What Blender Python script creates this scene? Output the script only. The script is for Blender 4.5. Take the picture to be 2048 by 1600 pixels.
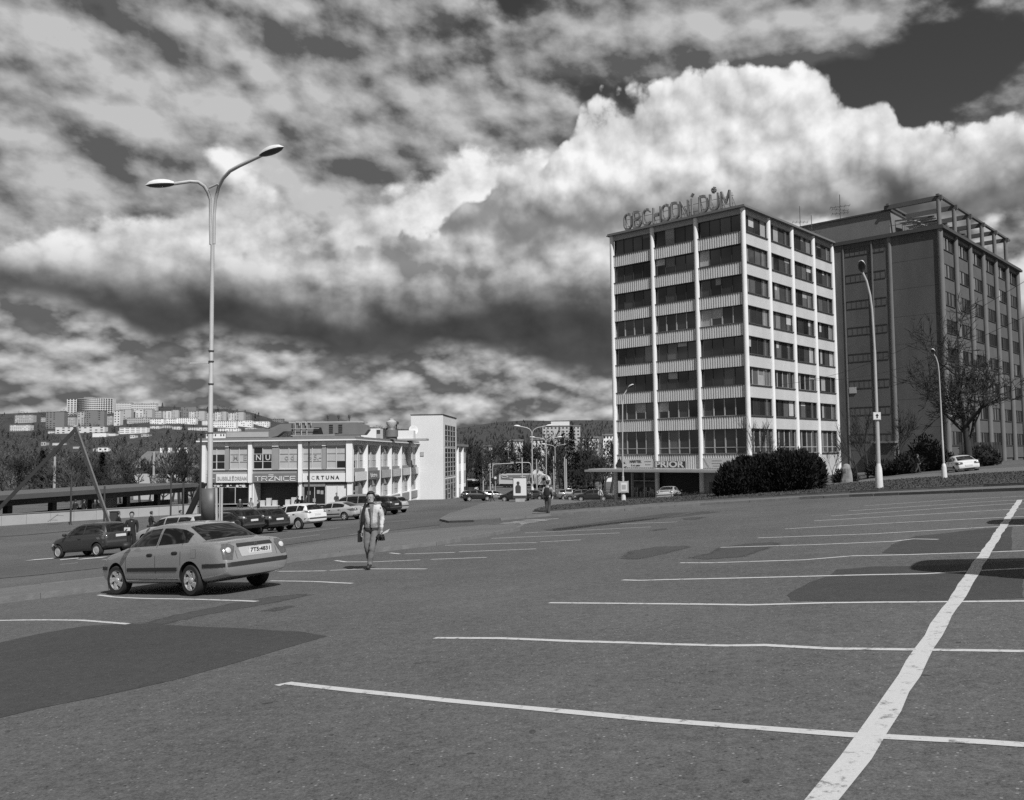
import bpy, bmesh, math, random
from mathutils import Vector, Matrix, noise as mnoise
from mathutils.bvhtree import BVHTree
from mathutils.geometry import delaunay_2d_cdt

S = bpy.context.scene
for _o in list(bpy.data.objects):
    bpy.data.objects.remove(_o)
COL = S.collection
R = math.radians

# ------------------------------------------------------------------ camera
FOC, PITCH, ROLL = 1746.48, 0.0625, -0.0108      # focal length in pixels of a 2048 wide frame
CAMZ = 1.645
_w0 = Vector((0, math.cos(PITCH), math.sin(PITCH)))
_u0 = Vector((0, -math.sin(PITCH), math.cos(PITCH)))
_r0 = Vector((1, 0, 0))
CR = math.cos(ROLL) * _r0 + math.sin(ROLL) * _u0
CU = -math.sin(ROLL) * _r0 + math.cos(ROLL) * _u0
CW = _w0
cam_data = bpy.data.cameras.new("camera")
cam_data.sensor_width = 36.0
cam_data.lens = FOC / 2048 * 36.0
cam_data.clip_start = 0.1
cam_data.clip_end = 20000
cam = bpy.data.objects.new("camera", cam_data)
COL.objects.link(cam)
cam.matrix_world = Matrix(((CR.x, CU.x, -CW.x, 0), (CR.y, CU.y, -CW.y, 0), (CR.z, CU.z, -CW.z, CAMZ), (0, 0, 0, 1)))
S.camera = cam

def ray(x, y):
    v = CR * ((x - 1024) / FOC) + CU * ((800 - y) / FOC) + CW
    return v / v.y
def at(x, y, d):
    """world point seen at photo pixel x, y at distance d ahead"""
    v = ray(x, y) * d
    return Vector((v.x, v.y, v.z + CAMZ))

# ------------------------------------------------------------------ light
SUN_AZ, SUN_EL = 151.0, 49.0          # clockwise from straight ahead, height above the horizon
sd = Vector((math.sin(R(SUN_AZ)) * math.cos(R(SUN_EL)), math.cos(R(SUN_AZ)) * math.cos(R(SUN_EL)), math.sin(R(SUN_EL))))
sun_data = bpy.data.lights.new("sun", 'SUN')
sun_data.energy = 4.9
sun_data.angle = R(0.55)
sun_data.color = (1.0, 1.0, 1.0)      # a monochrome photograph
sun = bpy.data.objects.new("sun", sun_data)
COL.objects.link(sun)
sun.rotation_euler = sd.to_track_quat('Z', 'Y').to_euler()
sun.location = (30, -40, 60)

S.view_settings.view_transform = 'Standard'
S.view_settings.look = 'None'
S.view_settings.exposure = 0.0
S.view_settings.gamma = 1.0
S.view_settings.use_curve_mapping = False
S.cycles.use_denoising = False         # a little grain, as in the photograph
S.cycles.max_bounces = 5
S.cycles.diffuse_bounces = 2
S.cycles.glossy_bounces = 3
S.cycles.transparent_max_bounces = 6

# ------------------------------------------------------------------ sky
class X:
    """tiny expression layer over shader math nodes"""
    def __init__(s, tree, sock): s.t, s.s = tree, sock
    def _op(s, op, *a, clamp=False):
        n = s.t.nodes.new('ShaderNodeMath'); n.operation = op; n.use_clamp = clamp
        for i, v in enumerate((s,) + a):
            if isinstance(v, X): s.t.links.new(v.s, n.inputs[i])
            else: n.inputs[i].default_value = v
        return X(s.t, n.outputs[0])
    def __add__(s, o): return s._op('ADD', o)
    def __radd__(s, o): return s._op('ADD', o)
    def __sub__(s, o): return s._op('SUBTRACT', o)
    def __rsub__(s, o): return (s * -1.0) + o
    def __mul__(s, o): return s._op('MULTIPLY', o)
    def __rmul__(s, o): return s._op('MULTIPLY', o)
    def __truediv__(s, o): return s._op('DIVIDE', o)
    def __rtruediv__(s, o):
        n = s.t.nodes.new('ShaderNodeMath'); n.operation = 'DIVIDE'; n.inputs[0].default_value = o
        s.t.links.new(s.s, n.inputs[1]); return X(s.t, n.outputs[0])
    def mx(s, o): return s._op('MAXIMUM', o)
    def mn(s, o): return s._op('MINIMUM', o)
    def smx(s, o, d=.15): return s._op('SMOOTH_MAX', o, d)
    def clamp(s): return s._op('ADD', 0.0, clamp=True)
    def sstep(s, a, b, lo=0.0, hi=1.0):
        n = s.t.nodes.new('ShaderNodeMapRange'); n.interpolation_type = 'SMOOTHSTEP'; n.clamp = True
        s.t.links.new(s.s, n.inputs['Value'])
        for k, v in (('From Min', a), ('From Max', b), ('To Min', lo), ('To Max', hi)): n.inputs[k].default_value = v
        return X(s.t, n.outputs['Result'])
    def mix(s, o, f): return s + (o - s) * f

def angles(px, py):
    v = ray(px, py); l = v.length
    return math.atan2(v.x, v.y) * 1.746, math.asin(v.z / l) * 1.746   # thousands of photo pixels

def vec3(t, a, b, c=0.0):
    n = t.nodes.new('ShaderNodeCombineXYZ')
    for i, v in enumerate((a, b, c)):
        if isinstance(v, X): t.links.new(v.s, n.inputs[i])
        else: n.inputs[i].default_value = v
    return n.outputs[0]

def fbm(t, vec, scale, detail=7, rough=.55):
    n = t.nodes.new('ShaderNodeTexNoise'); n.noise_dimensions = '2D'; n.normalize = True
    t.links.new(vec, n.inputs['Vector'])
    n.inputs['Scale'].default_value = scale; n.inputs['Detail'].default_value = detail
    n.inputs['Roughness'].default_value = rough
    return X(t, n.outputs[0])

def puff(t, vec, scale, detail=2.6, rough=.42):
    """rounded billows: distance to the nearest cell centre over several octaves"""
    n = t.nodes.new('ShaderNodeTexVoronoi'); n.voronoi_dimensions = '2D'; n.feature = 'F1'; n.normalize = True
    t.links.new(vec, n.inputs['Vector'])
    n.inputs['Scale'].default_value = scale; n.inputs['Detail'].default_value = detail; n.inputs['Roughness'].default_value = rough; n.inputs['Lacunarity'].default_value = 2.3
    return 1.0 - X(t, n.outputs['Distance'])

AMIN, AMAX = angles(-250, 900)[0], angles(2300, 900)[0]
def profile(t, A, pts):
    """height over the horizon as a curve of the compass direction"""
    n = t.nodes.new('ShaderNodeFloatCurve')
    c = n.mapping.curves[0]
    P = sorted((angles(px, py) for px, py in pts))
    P = [((a - AMIN) / (AMAX - AMIN), e) for a, e in P]
    P = [(0.0, P[0][1])] + [p for p in P if 0.002 < p[0] < .998] + [(1.0, P[-1][1])]
    while len(c.points) < len(P): c.points.new(.5, .5)
    for q, p in zip(c.points, P):
        q.location = p; q.handle_type = 'AUTO_CLAMPED'
    n.mapping.update()
    t.links.new(((A - AMIN) / (AMAX - AMIN)).clamp().s, n.inputs['Value'])
    return X(t, n.outputs[0])

def blob(t, A, E, px, py, rx, ry):
    a0, e0 = angles(px, py)
    dx = (A - a0) * (1000.0 / rx); dy = (E - e0) * (1000.0 / ry)
    return (1.0 - (dx * dx + dy * dy)).mx(0.0)

world = bpy.data.worlds.new("World"); S.world = world
world.use_nodes = True
wt = world.node_tree; wt.nodes.clear()
tc = wt.nodes.new('ShaderNodeTexCoord')
sep = wt.nodes.new('ShaderNodeSeparateXYZ'); wt.links.new(tc.outputs['Generated'], sep.inputs[0])
dx_, dy_, dz_ = (X(wt, sep.outputs[i]) for i in range(3))
AZ = dx_._op('ARCTAN2', dy_) * 1.746
EL = dz_.mn(1.0).mx(-1.0)._op('ARCSINE') * 1.746

sky = wt.nodes.new('ShaderNodeTexSky'); sky.sky_type = 'NISHITA'; sky.sun_disc = False
sky.sun_elevation = R(SUN_EL); sky.sun_rotation = R(SUN_AZ); sky.altitude = 250; sky.air_density = 1.0; sky.dust_density = 0.6
srgb = wt.nodes.new('ShaderNodeSeparateColor'); wt.links.new(sky.outputs[0], srgb.inputs[0])
clear = X(wt, srgb.outputs['Red']) * 0.42          # a red filter darkens the blue sky
WS = 0.1                                           # world strength; cloud radiance is divided by it

def two(vecfn, du, de, *a):
    """a noise field and its slope towards the sun"""
    def one(v):
        n = fbm(wt, v, *a[:3])
        if len(a) > 3:
            k, sc, off = a[3:]
            n = n * (1 - k) + (puff(wt, v, sc) + off) * k
        return n
    n0 = one(vecfn(AZ, EL))
    return n0, n0 - one(vecfn(AZ + du, EL + de))

lum = clear
E0 = EL.mx(-.02)
# broken grey layer overhead, in perspective
def v_high(A, E):
    return vec3(wt, A * .95 + E * .25 + 3.0, E * 1.5 + 2.0)
n, r = two(v_high, .018, .026, 3.6, 8, .51, .25, 6.5, -.18)
cover = (blob(wt, AZ, EL, 330, 250, 700, 340) * .36 + blob(wt, AZ, EL, 960, 330, 260, 170) * .22 + blob(wt, AZ, EL, 1350, 85, 480, 75) * .22
         + blob(wt, AZ, EL, 1950, 190, 110, 90) * .26 - blob(wt, AZ, EL, 1830, 175, 210, 150) * .25 - blob(wt, AZ, EL, 1110, 205, 200, 90) * .17)
f = (n - .5) * 1.7 + cover * 1.1 + .045
lum = lum.mix((r * 2.3 + .205 + f * .36).mx(.11).mn(.56) / WS, f.sstep(-.11, .09) * .96)
# rows of small cumulus down to the skyline
def v_low(A, E):
    return vec3(wt, A * 1.05 + 1.7, (E.mx(-.02) + .05)._op('POWER', .85) * 1.75 + 5.0)
n, r = two(v_low, .010, .018, 5.5, 7, .5, .5, 9.0, -.20)
f = n - .5
lum = lum.mix((r * 1.9 + .30 + f * .9).mx(.12).mn(.80) / WS, f.sstep(-.22, -.06) * EL.sstep(.24, .34, 1.0, 0.0))
# bright bank with its long shaded base
def v_bank(A, E): return vec3(wt, A, E * 1.25 + 4.0)
n, r = two(v_bank, .017, .024, 4.2, 8, .52, .36, 7.0, -.18)
top = profile(wt, AZ, [(-200, 540), (80, 500), (133, 452), (238, 428), (286, 424), (359, 390), (407, 376), (503, 380), (599, 402), (671, 418), (760, 402), (850, 390), (950, 355), (1050, 330), (1150, 360), (1230, 400), (1500, 440), (2250, 470)])
base = profile(wt, AZ, [(-200, 535), (80, 538), (250, 552), (359, 560), (420, 548), (490, 555), (575, 590), (695, 612), (840, 612), (960, 590), (1040, 575), (1220, 600), (1500, 610), (2250, 610)])
bot = profile(wt, AZ, [(-200, 575), (80, 588), (170, 610), (238, 632), (262, 655), (330, 684), (431, 672), (532, 675), (575, 697), (792, 710), (900, 706), (1027, 712), (1110, 738), (1225, 742), (1500, 745), (2250, 745)])
f = (top - EL) * 22.0 + (n - .5) * 8.5
dep = (EL - base) * 10.0 + (n - .5) * .9
bright = dep.sstep(-.50, .80)
lit = (r * 2.2 + .66 + (n - .5) * .80 + (top - EL) * -.9).mx(.26).mn(.90)
dark = (n - .5) * .075 + .066 + r * .12
lum = lum.mix(dark.mx(.045).mix(lit, bright) / WS, f.sstep(-.5, .4) * ((EL - bot) * 26.0 + (n - .5) * 3.4).sstep(-.8, .8))
# the great cumulus over the office tower
def v_cum(A, E): return vec3(wt, A + 8.0, E)
n, r = two(v_cum, .014, .020, 6.5, 8, .50, .45, 9.5, -.18)
top = profile(wt, AZ, [(-200, 560), (850, 470), (1000, 345), (1072, 322), (1120, 306), (1144, 277), (1164, 243), (1207, 212), (1250, 190), (1300, 192), (1350, 180), (1414, 164), (1462, 158), (1510, 164), (1549, 160), (1602, 148), (1645, 150), (1684, 166), (1740, 182), (1780, 222), (1805, 268), (1850, 274), (1915, 256), (1963, 262), (2250, 300)])
f = (top - EL) * 26.0 + (n - .5) * 7.0
up = ((EL - angles(1350, 438)[1]) * 7.5 + (n - .5) * 1.0 + .12)
lit = (r * 2.0 + .70 + (n - .5) * .45).mx(.38).mn(.95)
dark = (n - .5) * .16 + .12 + r * .25
lum = lum.mix(dark.mx(.07).mix(lit, up.sstep(-.1, 1.0)) / WS, f.sstep(-.25, .20) * ((EL - angles(1350, 462)[1]) * 20.0 + (n - .5) * 5.0).sstep(-.9, .9))
comb = wt.nodes.new('ShaderNodeCombineColor')
for i in range(3): wt.links.new(lum.s, comb.inputs[i])
bg = wt.nodes.new('ShaderNodeBackground'); bg.inputs['Strength'].default_value = WS
wt.links.new(comb.outputs[0], bg.inputs[0])
wo = wt.nodes.new('ShaderNodeOutputWorld'); wt.links.new(bg.outputs[0], wo.inputs[0])
world.cycles.sampling_method = 'NONE'

# ------------------------------------------------------------------ helpers
def T(x, y):
    """height of the ground"""
    xp = max(min(x, 70.0), -22.0) if y < 200 else max(min(x, 70.0), -22)
    xf = -5.0 + 0.1 * max(-30.0, min(30.0, x))
    s = min(1.0, max(0.0, (y - 60.0) / 30.0)); s = s * s * (3 - 2 * s)
    h = min(1.0, max(0.0, (x - 22.0) / 16.0)); h = h * h * (3 - 2 * h)
    s *= 1.0 - h * (1.0 - min(1.0, max(0.0, (y - 130.0) / 120.0)))
    yy = max(-60.0, y)
    if yy > 170: yy = 170 + 40 * (1 - math.exp(-(yy - 170) / 40.0))
    return 0.065 * (xp + (xf - xp) * s) - 0.036 * yy
def tpoint(x, y, dz=0.0): return Vector((x, y, T(x, y) + dz))
def tnormal(x, y, e=.6):
    return Vector((T(x - e, y) - T(x + e, y), T(x, y - e) - T(x, y + e), 2 * e)).normalized()
def gpx(px, py):
    """where the view ray of a photo pixel meets the ground"""
    v = ray(px, py); lo, hi = 1.0, 900.0
    def g(d): return CAMZ + v.z * d - T(v.x * d, d)
    if g(hi) > 0: return Vector((v.x * hi, hi, T(v.x * hi, hi)))
    d = 1.0
    while g(d) > 0: d *= 1.03
    lo, hi = d / 1.03, d
    for _ in range(30):
        m = (lo + hi) / 2
        if g(m) > 0: lo = m
        else: hi = m
    return Vector((v.x * hi, hi, T(v.x * hi, hi)))

class MB:
    """collects faces, then becomes one mesh object"""
    def __init__(s): s.v, s.f, s.m, s.sm = [], [], [], False
    def add(s, vs, fs, mi=0):
        b = len(s.v); s.v.extend(tuple(p) for p in vs)
        for f in fs: s.f.append(tuple(i + b for i in f)); s.m.append(mi)
        return s
    def box(s, x0, x1, y0, y1, z0, z1, mi=0, M=None):
        vs = [Vector(p) for p in ((x0, y0, z0), (x1, y0, z0), (x1, y1, z0), (x0, y1, z0), (x0, y0, z1), (x1, y0, z1), (x1, y1, z1), (x0, y1, z1))]
        if M is not None: vs = [M @ p for p in vs]
        return s.add(vs, [(0, 3, 2, 1), (4, 5, 6, 7), (0, 1, 5, 4), (1, 2, 6, 5), (2, 3, 7, 6), (3, 0, 4, 7)], mi)
    def bar(s, a, b, w, h=None, up=(0, 0, 1), mi=0):
        a, b = Vector(a), Vector(b); h = w if h is None else h
        d = (b - a).normalized(); u = Vector(up)
        if abs(d.dot(u)) > .98: u = Vector((1, 0, 0)) if abs(d.x) < .9 else Vector((0, 1, 0))
        sx = d.cross(u).normalized(); sy = sx.cross(d).normalized()
        vs = [p + sx * (i * w / 2) + sy * (j * h / 2) for p in (a, b) for i, j in ((-1, -1), (1, -1), (1, 1), (-1, 1))]
        return s.add(vs, [(0, 1, 2, 3), (7, 6, 5, 4), (0, 4, 5, 1), (1, 5, 6, 2), (2, 6, 7, 3), (3, 7, 4, 0)], mi)
    def tube(s, pts, radii, n=8, mi=0, cap=True):
        pts = [Vector(p) for p in pts]
        if not hasattr(radii, '__len__'): radii = [radii] * len(pts)
        b = len(s.v); ref = None
        for i, p in enumerate(pts):
            d = (pts[min(i + 1, len(pts) - 1)] - pts[max(i - 1, 0)]).normalized()
            if ref is None:
                ref = d.cross(Vector((0, 0, 1)) if abs(d.z) < .9 else Vector((1, 0, 0))).normalized()
            else:
                ref = (ref - d * ref.dot(d)).normalized()
            o = d.cross(ref)
            for k in range(n):
                a = 2 * math.pi * k / n
                s.v.append(tuple(p + (ref * math.cos(a) + o * math.sin(a)) * radii[i]))
        for i in range(len(pts) - 1):
            for k in range(n):
                k2 = (k + 1) % n
                s.f.append((b + i * n + k, b + i * n + k2, b + (i + 1) * n + k2, b + (i + 1) * n + k)); s.m.append(mi)
        if cap:
            s.f.append(tuple(b + k for k in reversed(range(n)))); s.m.append(mi)
            e = b + (len(pts) - 1) * n
            s.f.append(tuple(e + k for k in range(n))); s.m.append(mi)
        return s
    def lathe(s, prof, n=16, mi=0, M=None, cap=True):
        """profile of (radius, z) turned about the z axis"""
        b = len(s.v)
        for r_, z in prof:
            for k in range(n):
                a = 2 * math.pi * k / n
                p = Vector((r_ * math.cos(a), r_ * math.sin(a), z))
                s.v.append(tuple(M @ p if M is not None else p))
        for i in range(len(prof) - 1):
            for k in range(n):
                k2 = (k + 1) % n
                s.f.append((b + i * n + k, b + i * n + k2, b + (i + 1) * n + k2, b + (i + 1) * n + k)); s.m.append(mi)
        if cap:
            s.f.append(tuple(b + k for k in reversed(range(n)))); s.m.append(mi)
            e = b + (len(prof) - 1) * n
            s.f.append(tuple(e + k for k in range(n))); s.m.append(mi)
        return s
    def prism(s, poly, o, ex, ey, ez, depth, mi=0):
        """polygon in the plane of ex, ey at o, thickened along ez"""
        o, ex, ey, ez = Vector(o), Vector(ex), Vector(ey), Vector(ez)
        n = len(poly)
        vs = [o + ex * p[0] + ey * p[1] for p in poly] + [o + ex * p[0] + ey * p[1] + ez * depth for p in poly]
        return s.add(vs, [tuple(range(n)), tuple(reversed(range(n, 2 * n)))] + [(i, n + i, n + (i + 1) % n, (i + 1) % n) for i in range(n)], mi)
    def mesh(s, name, mats=None, smooth=None):
        me = bpy.data.meshes.new(name)
        me.from_pydata(s.v, [], s.f)
        if mats is not None:
            for m in (mats if isinstance(mats, (list, tuple)) else [mats]): me.materials.append(m)
        if any(s.m): me.polygons.foreach_set('material_index', s.m)
        bm = bmesh.new(); bm.from_mesh(me); bmesh.ops.recalc_face_normals(bm, faces=bm.faces); bm.to_mesh(me); bm.free()
        if smooth:
            me.polygons.foreach_set('use_smooth', [True] * len(me.polygons))
            me.set_sharp_from_angle(angle=R(smooth))
        me.update()
        return me
    def build(s, name, mats=None, parent=None, smooth=None):
        return place(name, s.mesh(name, mats, smooth), parent)

def place(name, me, parent=None, M=None, mat=None):
    o = bpy.data.objects.new(name, me); COL.objects.link(o)
    if parent is not None: o.parent = parent
    if M is not None: o.matrix_basis = M
    if mat is not None:
        o.material_slots[0].link = 'OBJECT'; o.material_slots[0].material = mat
    return o
def thing(name, label, cat, loc=(0, 0, 0), M=None, group=None):
    o = bpy.data.objects.new(name, None); COL.objects.link(o)
    o.empty_display_size = .3
    if M is not None: o.matrix_world = M
    else: o.location = loc
    o['label'] = label; o['category'] = cat
    if group: o['group'] = group
    return o
def tag(o, label=None, cat=None, group=None, kind=None):
    for k, v in (('label', label), ('category', cat), ('group', group), ('kind', kind)):
        if v: o[k] = v
    return o
def copy_tree(o, parent=None):
    c = o.copy(); COL.objects.link(c); c.parent = parent
    for ch in list(o.children): copy_tree(ch, c)
    return c
def frame(o, ex, ey, ez=(0, 0, 1)):
    ex, ey, ez = Vector(ex), Vector(ey), Vector(ez)
    return Matrix(((ex.x, ey.x, ez.x, o[0]), (ex.y, ey.y, ez.y, o[1]), (ex.z, ey.z, ez.z, o[2]), (0, 0, 0, 1)))
def ground_frame(x, y, az, tilt=True, dz=0.0):
    """local +Y along compass direction az (clockwise from ahead), standing on the ground"""
    up = tnormal(x, y) if tilt else Vector((0, 0, 1))
    fy = Vector((math.sin(R(az)), math.cos(R(az)), 0)); fy = (fy - up * fy.dot(up)).normalized()
    fx = fy.cross(up)
    p = tpoint(x, y) + up * dz
    return frame(p, fx, fy, up)

# ---- materials, all neutral greys
MATS = {}
def mat(name, v, rough=.7, var=.12, scale=3.0, metal=0.0, spec=.5, bump=0.0, bscale=60.0, coat=0.0, stretch=None, emit=0.0):
    if name in MATS: return MATS[name]
    m = bpy.data.materials.new(name); m.use_nodes = True
    t = m.node_tree; p = t.nodes['Principled BSDF']
    p.inputs['Roughness'].default_value = rough; p.inputs['Metallic'].default_value = metal
    p.inputs['Specular IOR Level'].default_value = spec
    p.inputs['Coat Weight'].default_value = coat; p.inputs['Coat Roughness'].default_value = .05
    if var > 0:
        g = t.nodes.new('ShaderNodeNewGeometry')
        vec = g.outputs['Position']
        if stretch:
            mp = t.nodes.new('ShaderNodeMapping'); mp.inputs['Scale'].default_value = stretch
            t.links.new(vec, mp.inputs['Vector']); vec = mp.outputs[0]
        n = t.nodes.new('ShaderNodeTexNoise'); n.inputs['Scale'].default_value = scale; n.inputs['Detail'].default_value = 5; n.inputs['Roughness'].default_value = .6
        t.links.new(vec, n.inputs['Vector'])
        k = X(t, n.outputs[0])
        c = ((k - .5) * (2.6 * var * v) + v).mx(.004)
        cc = t.nodes.new('ShaderNodeCombineColor')
        for i in range(3): t.links.new(c.s, cc.inputs[i])
        t.links.new(cc.outputs[0], p.inputs['Base Color'])
    else:
        p.inputs['Base Color'].default_value = (v, v, v, 1)
    if bump > 0:
        g = t.nodes.new('ShaderNodeNewGeometry')
        n = t.nodes.new('ShaderNodeTexNoise'); n.inputs['Scale'].default_value = bscale; n.inputs['Detail'].default_value = 3
        t.links.new(g.outputs['Position'], n.inputs['Vector'])
        b = t.nodes.new('ShaderNodeBump'); b.inputs['Strength'].default_value = bump; b.inputs['Distance'].default_value = .02
        t.links.new(n.outputs[0], b.inputs['Height']); t.links.new(b.outputs[0], p.inputs['Normal'])
    MATS[name] = m
    return m

def asphalt(name, v, speck=.5, blot=.25, rough=.85):
    m = bpy.data.materials.new(name); m.use_nodes = True
    t = m.node_tree; p = t.nodes['Principled BSDF']
    g = t.nodes.new('ShaderNodeNewGeometry'); pos = g.outputs['Position']
    def nz(scale, det, ro=.6):
        n = t.nodes.new('ShaderNodeTexNoise'); n.inputs['Scale'].default_value = scale; n.inputs['Detail'].default_value = det; n.inputs['Roughness'].default_value = ro
        t.links.new(pos, n.inputs['Vector']); return X(t, n.outputs[0])
    fine = nz(48, 3, .8); grain = nz(11, 3, .7); mid = nz(1.3, 6, .7); big = nz(.13, 4, .6)
    vo = t.nodes.new('ShaderNodeTexVoronoi'); vo.inputs['Scale'].default_value = 30; t.links.new(pos, vo.inputs['Vector'])
    stones = X(t, vo.outputs['Distance'])
    sp = t.nodes.new('ShaderNodeSeparateColor'); t.links.new(vo.outputs['Color'], sp.inputs[0])
    rc = X(t, sp.outputs['Red'])
    bright = rc.sstep(.80, 1.0) * stones.sstep(.36, .12); pit = rc.sstep(.22, .0) * stones.sstep(.42, .15)
    c = (fine - .5) * (3.0 * speck) + (grain - .5) * (1.6 * speck) + (mid - .5) * (1.3 * blot) + (big - .5) * (2.2 * blot) + 1.0 + bright * (2.6 * speck) - pit * (.8 * speck)
    c = (c * v).mx(.012)
    cc = t.nodes.new('ShaderNodeCombineColor')
    for i in range(3): t.links.new(c.s, cc.inputs[i])
    t.links.new(cc.outputs[0], p.inputs['Base Color'])
    p.inputs['Roughness'].default_value = rough; p.inputs['Specular IOR Level'].default_value = .35
    b = t.nodes.new('ShaderNodeBump'); b.inputs['Strength'].default_value = .5; b.inputs['Distance'].default_value = .012
    t.links.new((fine + bright * .5).s, b.inputs['Height']); t.links.new(b.outputs[0], p.inputs['Normal'])
    return m

def paint(name, v):
    """worn road paint"""
    m = bpy.data.materials.new(name); m.use_nodes = True
    t = m.node_tree; p = t.nodes['Principled BSDF']
    g = t.nodes.new('ShaderNodeNewGeometry')
    n = t.nodes.new('ShaderNodeTexNoise'); n.inputs['Scale'].default_value = 9; n.inputs['Detail'].default_value = 7; n.inputs['Roughness'].default_value = .75
    t.links.new(g.outputs['Position'], n.inputs['Vector'])
    k = X(t, n.outputs[0]).sstep(.33, .47)
    n2 = t.nodes.new('ShaderNodeTexNoise'); n2.inputs['Scale'].default_value = 50; n2.inputs['Detail'].default_value = 2
    t.links.new(g.outputs['Position'], n2.inputs['Vector'])
    c = X(t, n2.outputs[0]) * .25 * v + k * (.72 * v) + .08
    cc = t.nodes.new('ShaderNodeCombineColor')
    for i in range(3): t.links.new(c.s, cc.inputs[i])
    t.links.new(cc.outputs[0], p.inputs['Base Color']); p.inputs['Roughness'].default_value = .7
    return m

M_WHITE = mat('white_render', .72, .85, .08, .7, bump=.1, bscale=30)
M_COLUMN = mat('white_column_paint', .74, .7, .10, .8)
M_GLASS = [mat('window_glass_%d' % i, v, .06, .25, 1.1, spec=.8) for i, v in enumerate((.012, .02, .035, .06, .11, .2, .34))]
M_FRAME_D = mat('dark_window_frame', .05, .5, .1)
M_FRAME_L = mat('pale_window_frame', .38, .6, .15)
M_BLACK = mat('black_plastic', .012, .45, 0)
M_TYRE = mat('tyre_rubber', .016, .8, .2, 20)
M_STEEL = mat('galvanised_steel', .42, .5, .15, 4, metal=.0, spec=.6)
M_DARKSTEEL = mat('dark_painted_steel', .05, .5, .2, 4)
M_CONC = mat('concrete', .33, .9, .25, 1.6, bump=.25, bscale=22)
M_CONC_D = mat('dark_concrete', .16, .9, .3, 1.2, bump=.2)
M_CHROME = mat('bright_metal', .55, .25, .1, 6, metal=1.0)
M_PLATE = mat('number_plate_white', .62, .4, 0)
M_TEXT_D = mat('dark_lettering', .03, .6, 0)
M_TEXT_L = mat('pale_lettering', .62, .6, 0)
M_SKIN = mat('skin', .24, .55, .1, 12)
M_HAIR = mat('dark_hair', .02, .6, .3, 40)

def text_mesh(s, size, depth, m, bold=0.0, align='CENTER', width=None, spacing=1.0):
    cu = bpy.data.curves.new('lettering', 'FONT'); cu.body = s; cu.size = size; cu.extrude = depth; cu.offset = bold
    cu.align_x = align; cu.align_y = 'CENTER'; cu.resolution_u = 3; cu.space_character = spacing
    o = bpy.data.objects.new('lettering', cu); COL.objects.link(o)
    bpy.context.view_layer.update()
    me = bpy.data.meshes.new_from_object(o.evaluated_get(bpy.context.evaluated_depsgraph_get()))
    bpy.data.objects.remove(o); bpy.data.curves.remove(cu)
    if width and len(me.vertices):
        xs = [v.co.x for v in me.vertices]; k = width / (max(xs) - min(xs)); c = (max(xs) + min(xs)) / 2
        for v in me.vertices: v.co.x = (v.co.x - c) * k
    me.materials.clear(); me.materials.append(m)
    return me

def resample(poly, step, closed=True):
    out = []; n = len(poly)
    for i in range(n if closed else n - 1):
        a, b = Vector(poly[i][:2]), Vector(poly[(i + 1) % n][:2])
        k = max(1, int((b - a).length / step))
        out += [a.lerp(b, j / k) for j in range(k)]
    if not closed: out.append(Vector(poly[-1][:2]))
    return out
def fill2d(poly, step, jitter=.0):
    """triangulate a polygon with inner points so it can follow a surface"""
    P = resample(poly, step)
    n = len(P); xs = [p.x for p in P]; ys = [p.y for p in P]
    inner = []
    nx = int((max(xs) - min(xs)) / step); ny = int((max(ys) - min(ys)) / step)
    for i in range(1, nx + 1):
        for j in range(1, ny + 1):
            q = Vector((min(xs) + i * step, min(ys) + j * step))
            c = False
            for a in range(n):
                A, B = P[a], P[a - 1]
                if (A.y > q.y) != (B.y > q.y) and q.x < (B.x - A.x) * (q.y - A.y) / (B.y - A.y) + A.x: c = not c
            if c: inner.append(q)
    r = delaunay_2d_cdt(P + inner, [], [list(range(n))], 1, 1e-5)
    return r[0], r[2]
def sheet(name, poly, dz, m, step=2.0, parent=None, skirt=0.0):
    """a surface lying on the ground, dz above it"""
    vs, fs = fill2d(poly, step)
    mb = MB(); mb.add([tpoint(p.x, p.y, dz) for p in vs], fs)
    if skirt:
        P = resample(poly, step); n = len(P)
        mb.add([tpoint(p.x, p.y, dz) for p in P] + [tpoint(p.x, p.y, dz - skirt) for p in P], [(i, n + i, n + (i + 1) % n, (i + 1) % n) for i in range(n)])
    return mb.build(name, m, parent)
def pxpoly(pts): return [gpx(*p).xy for p in pts]

# ------------------------------------------------------------------ ground, markings, kerbs
A_MAIN = asphalt('parking_asphalt', .095, .74, .40)
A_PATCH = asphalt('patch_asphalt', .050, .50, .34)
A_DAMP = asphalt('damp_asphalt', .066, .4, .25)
A_PAVE = asphalt('pavement_asphalt', .128, .35, .30)
A_ROAD = asphalt('road_asphalt', .085, .5, .4)
M_PAINT = paint('worn_white_road_paint', .50)
M_KERB = mat('kerb_stone', .145, .9, .35, 4, bump=.4, bscale=30)
M_EARTH = mat('dry_grass_earth', .055, .95, .5, .05)
M_TURF = mat('spring_turf', .045, .95, .5, 1.4, bump=.8, bscale=25)

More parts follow.
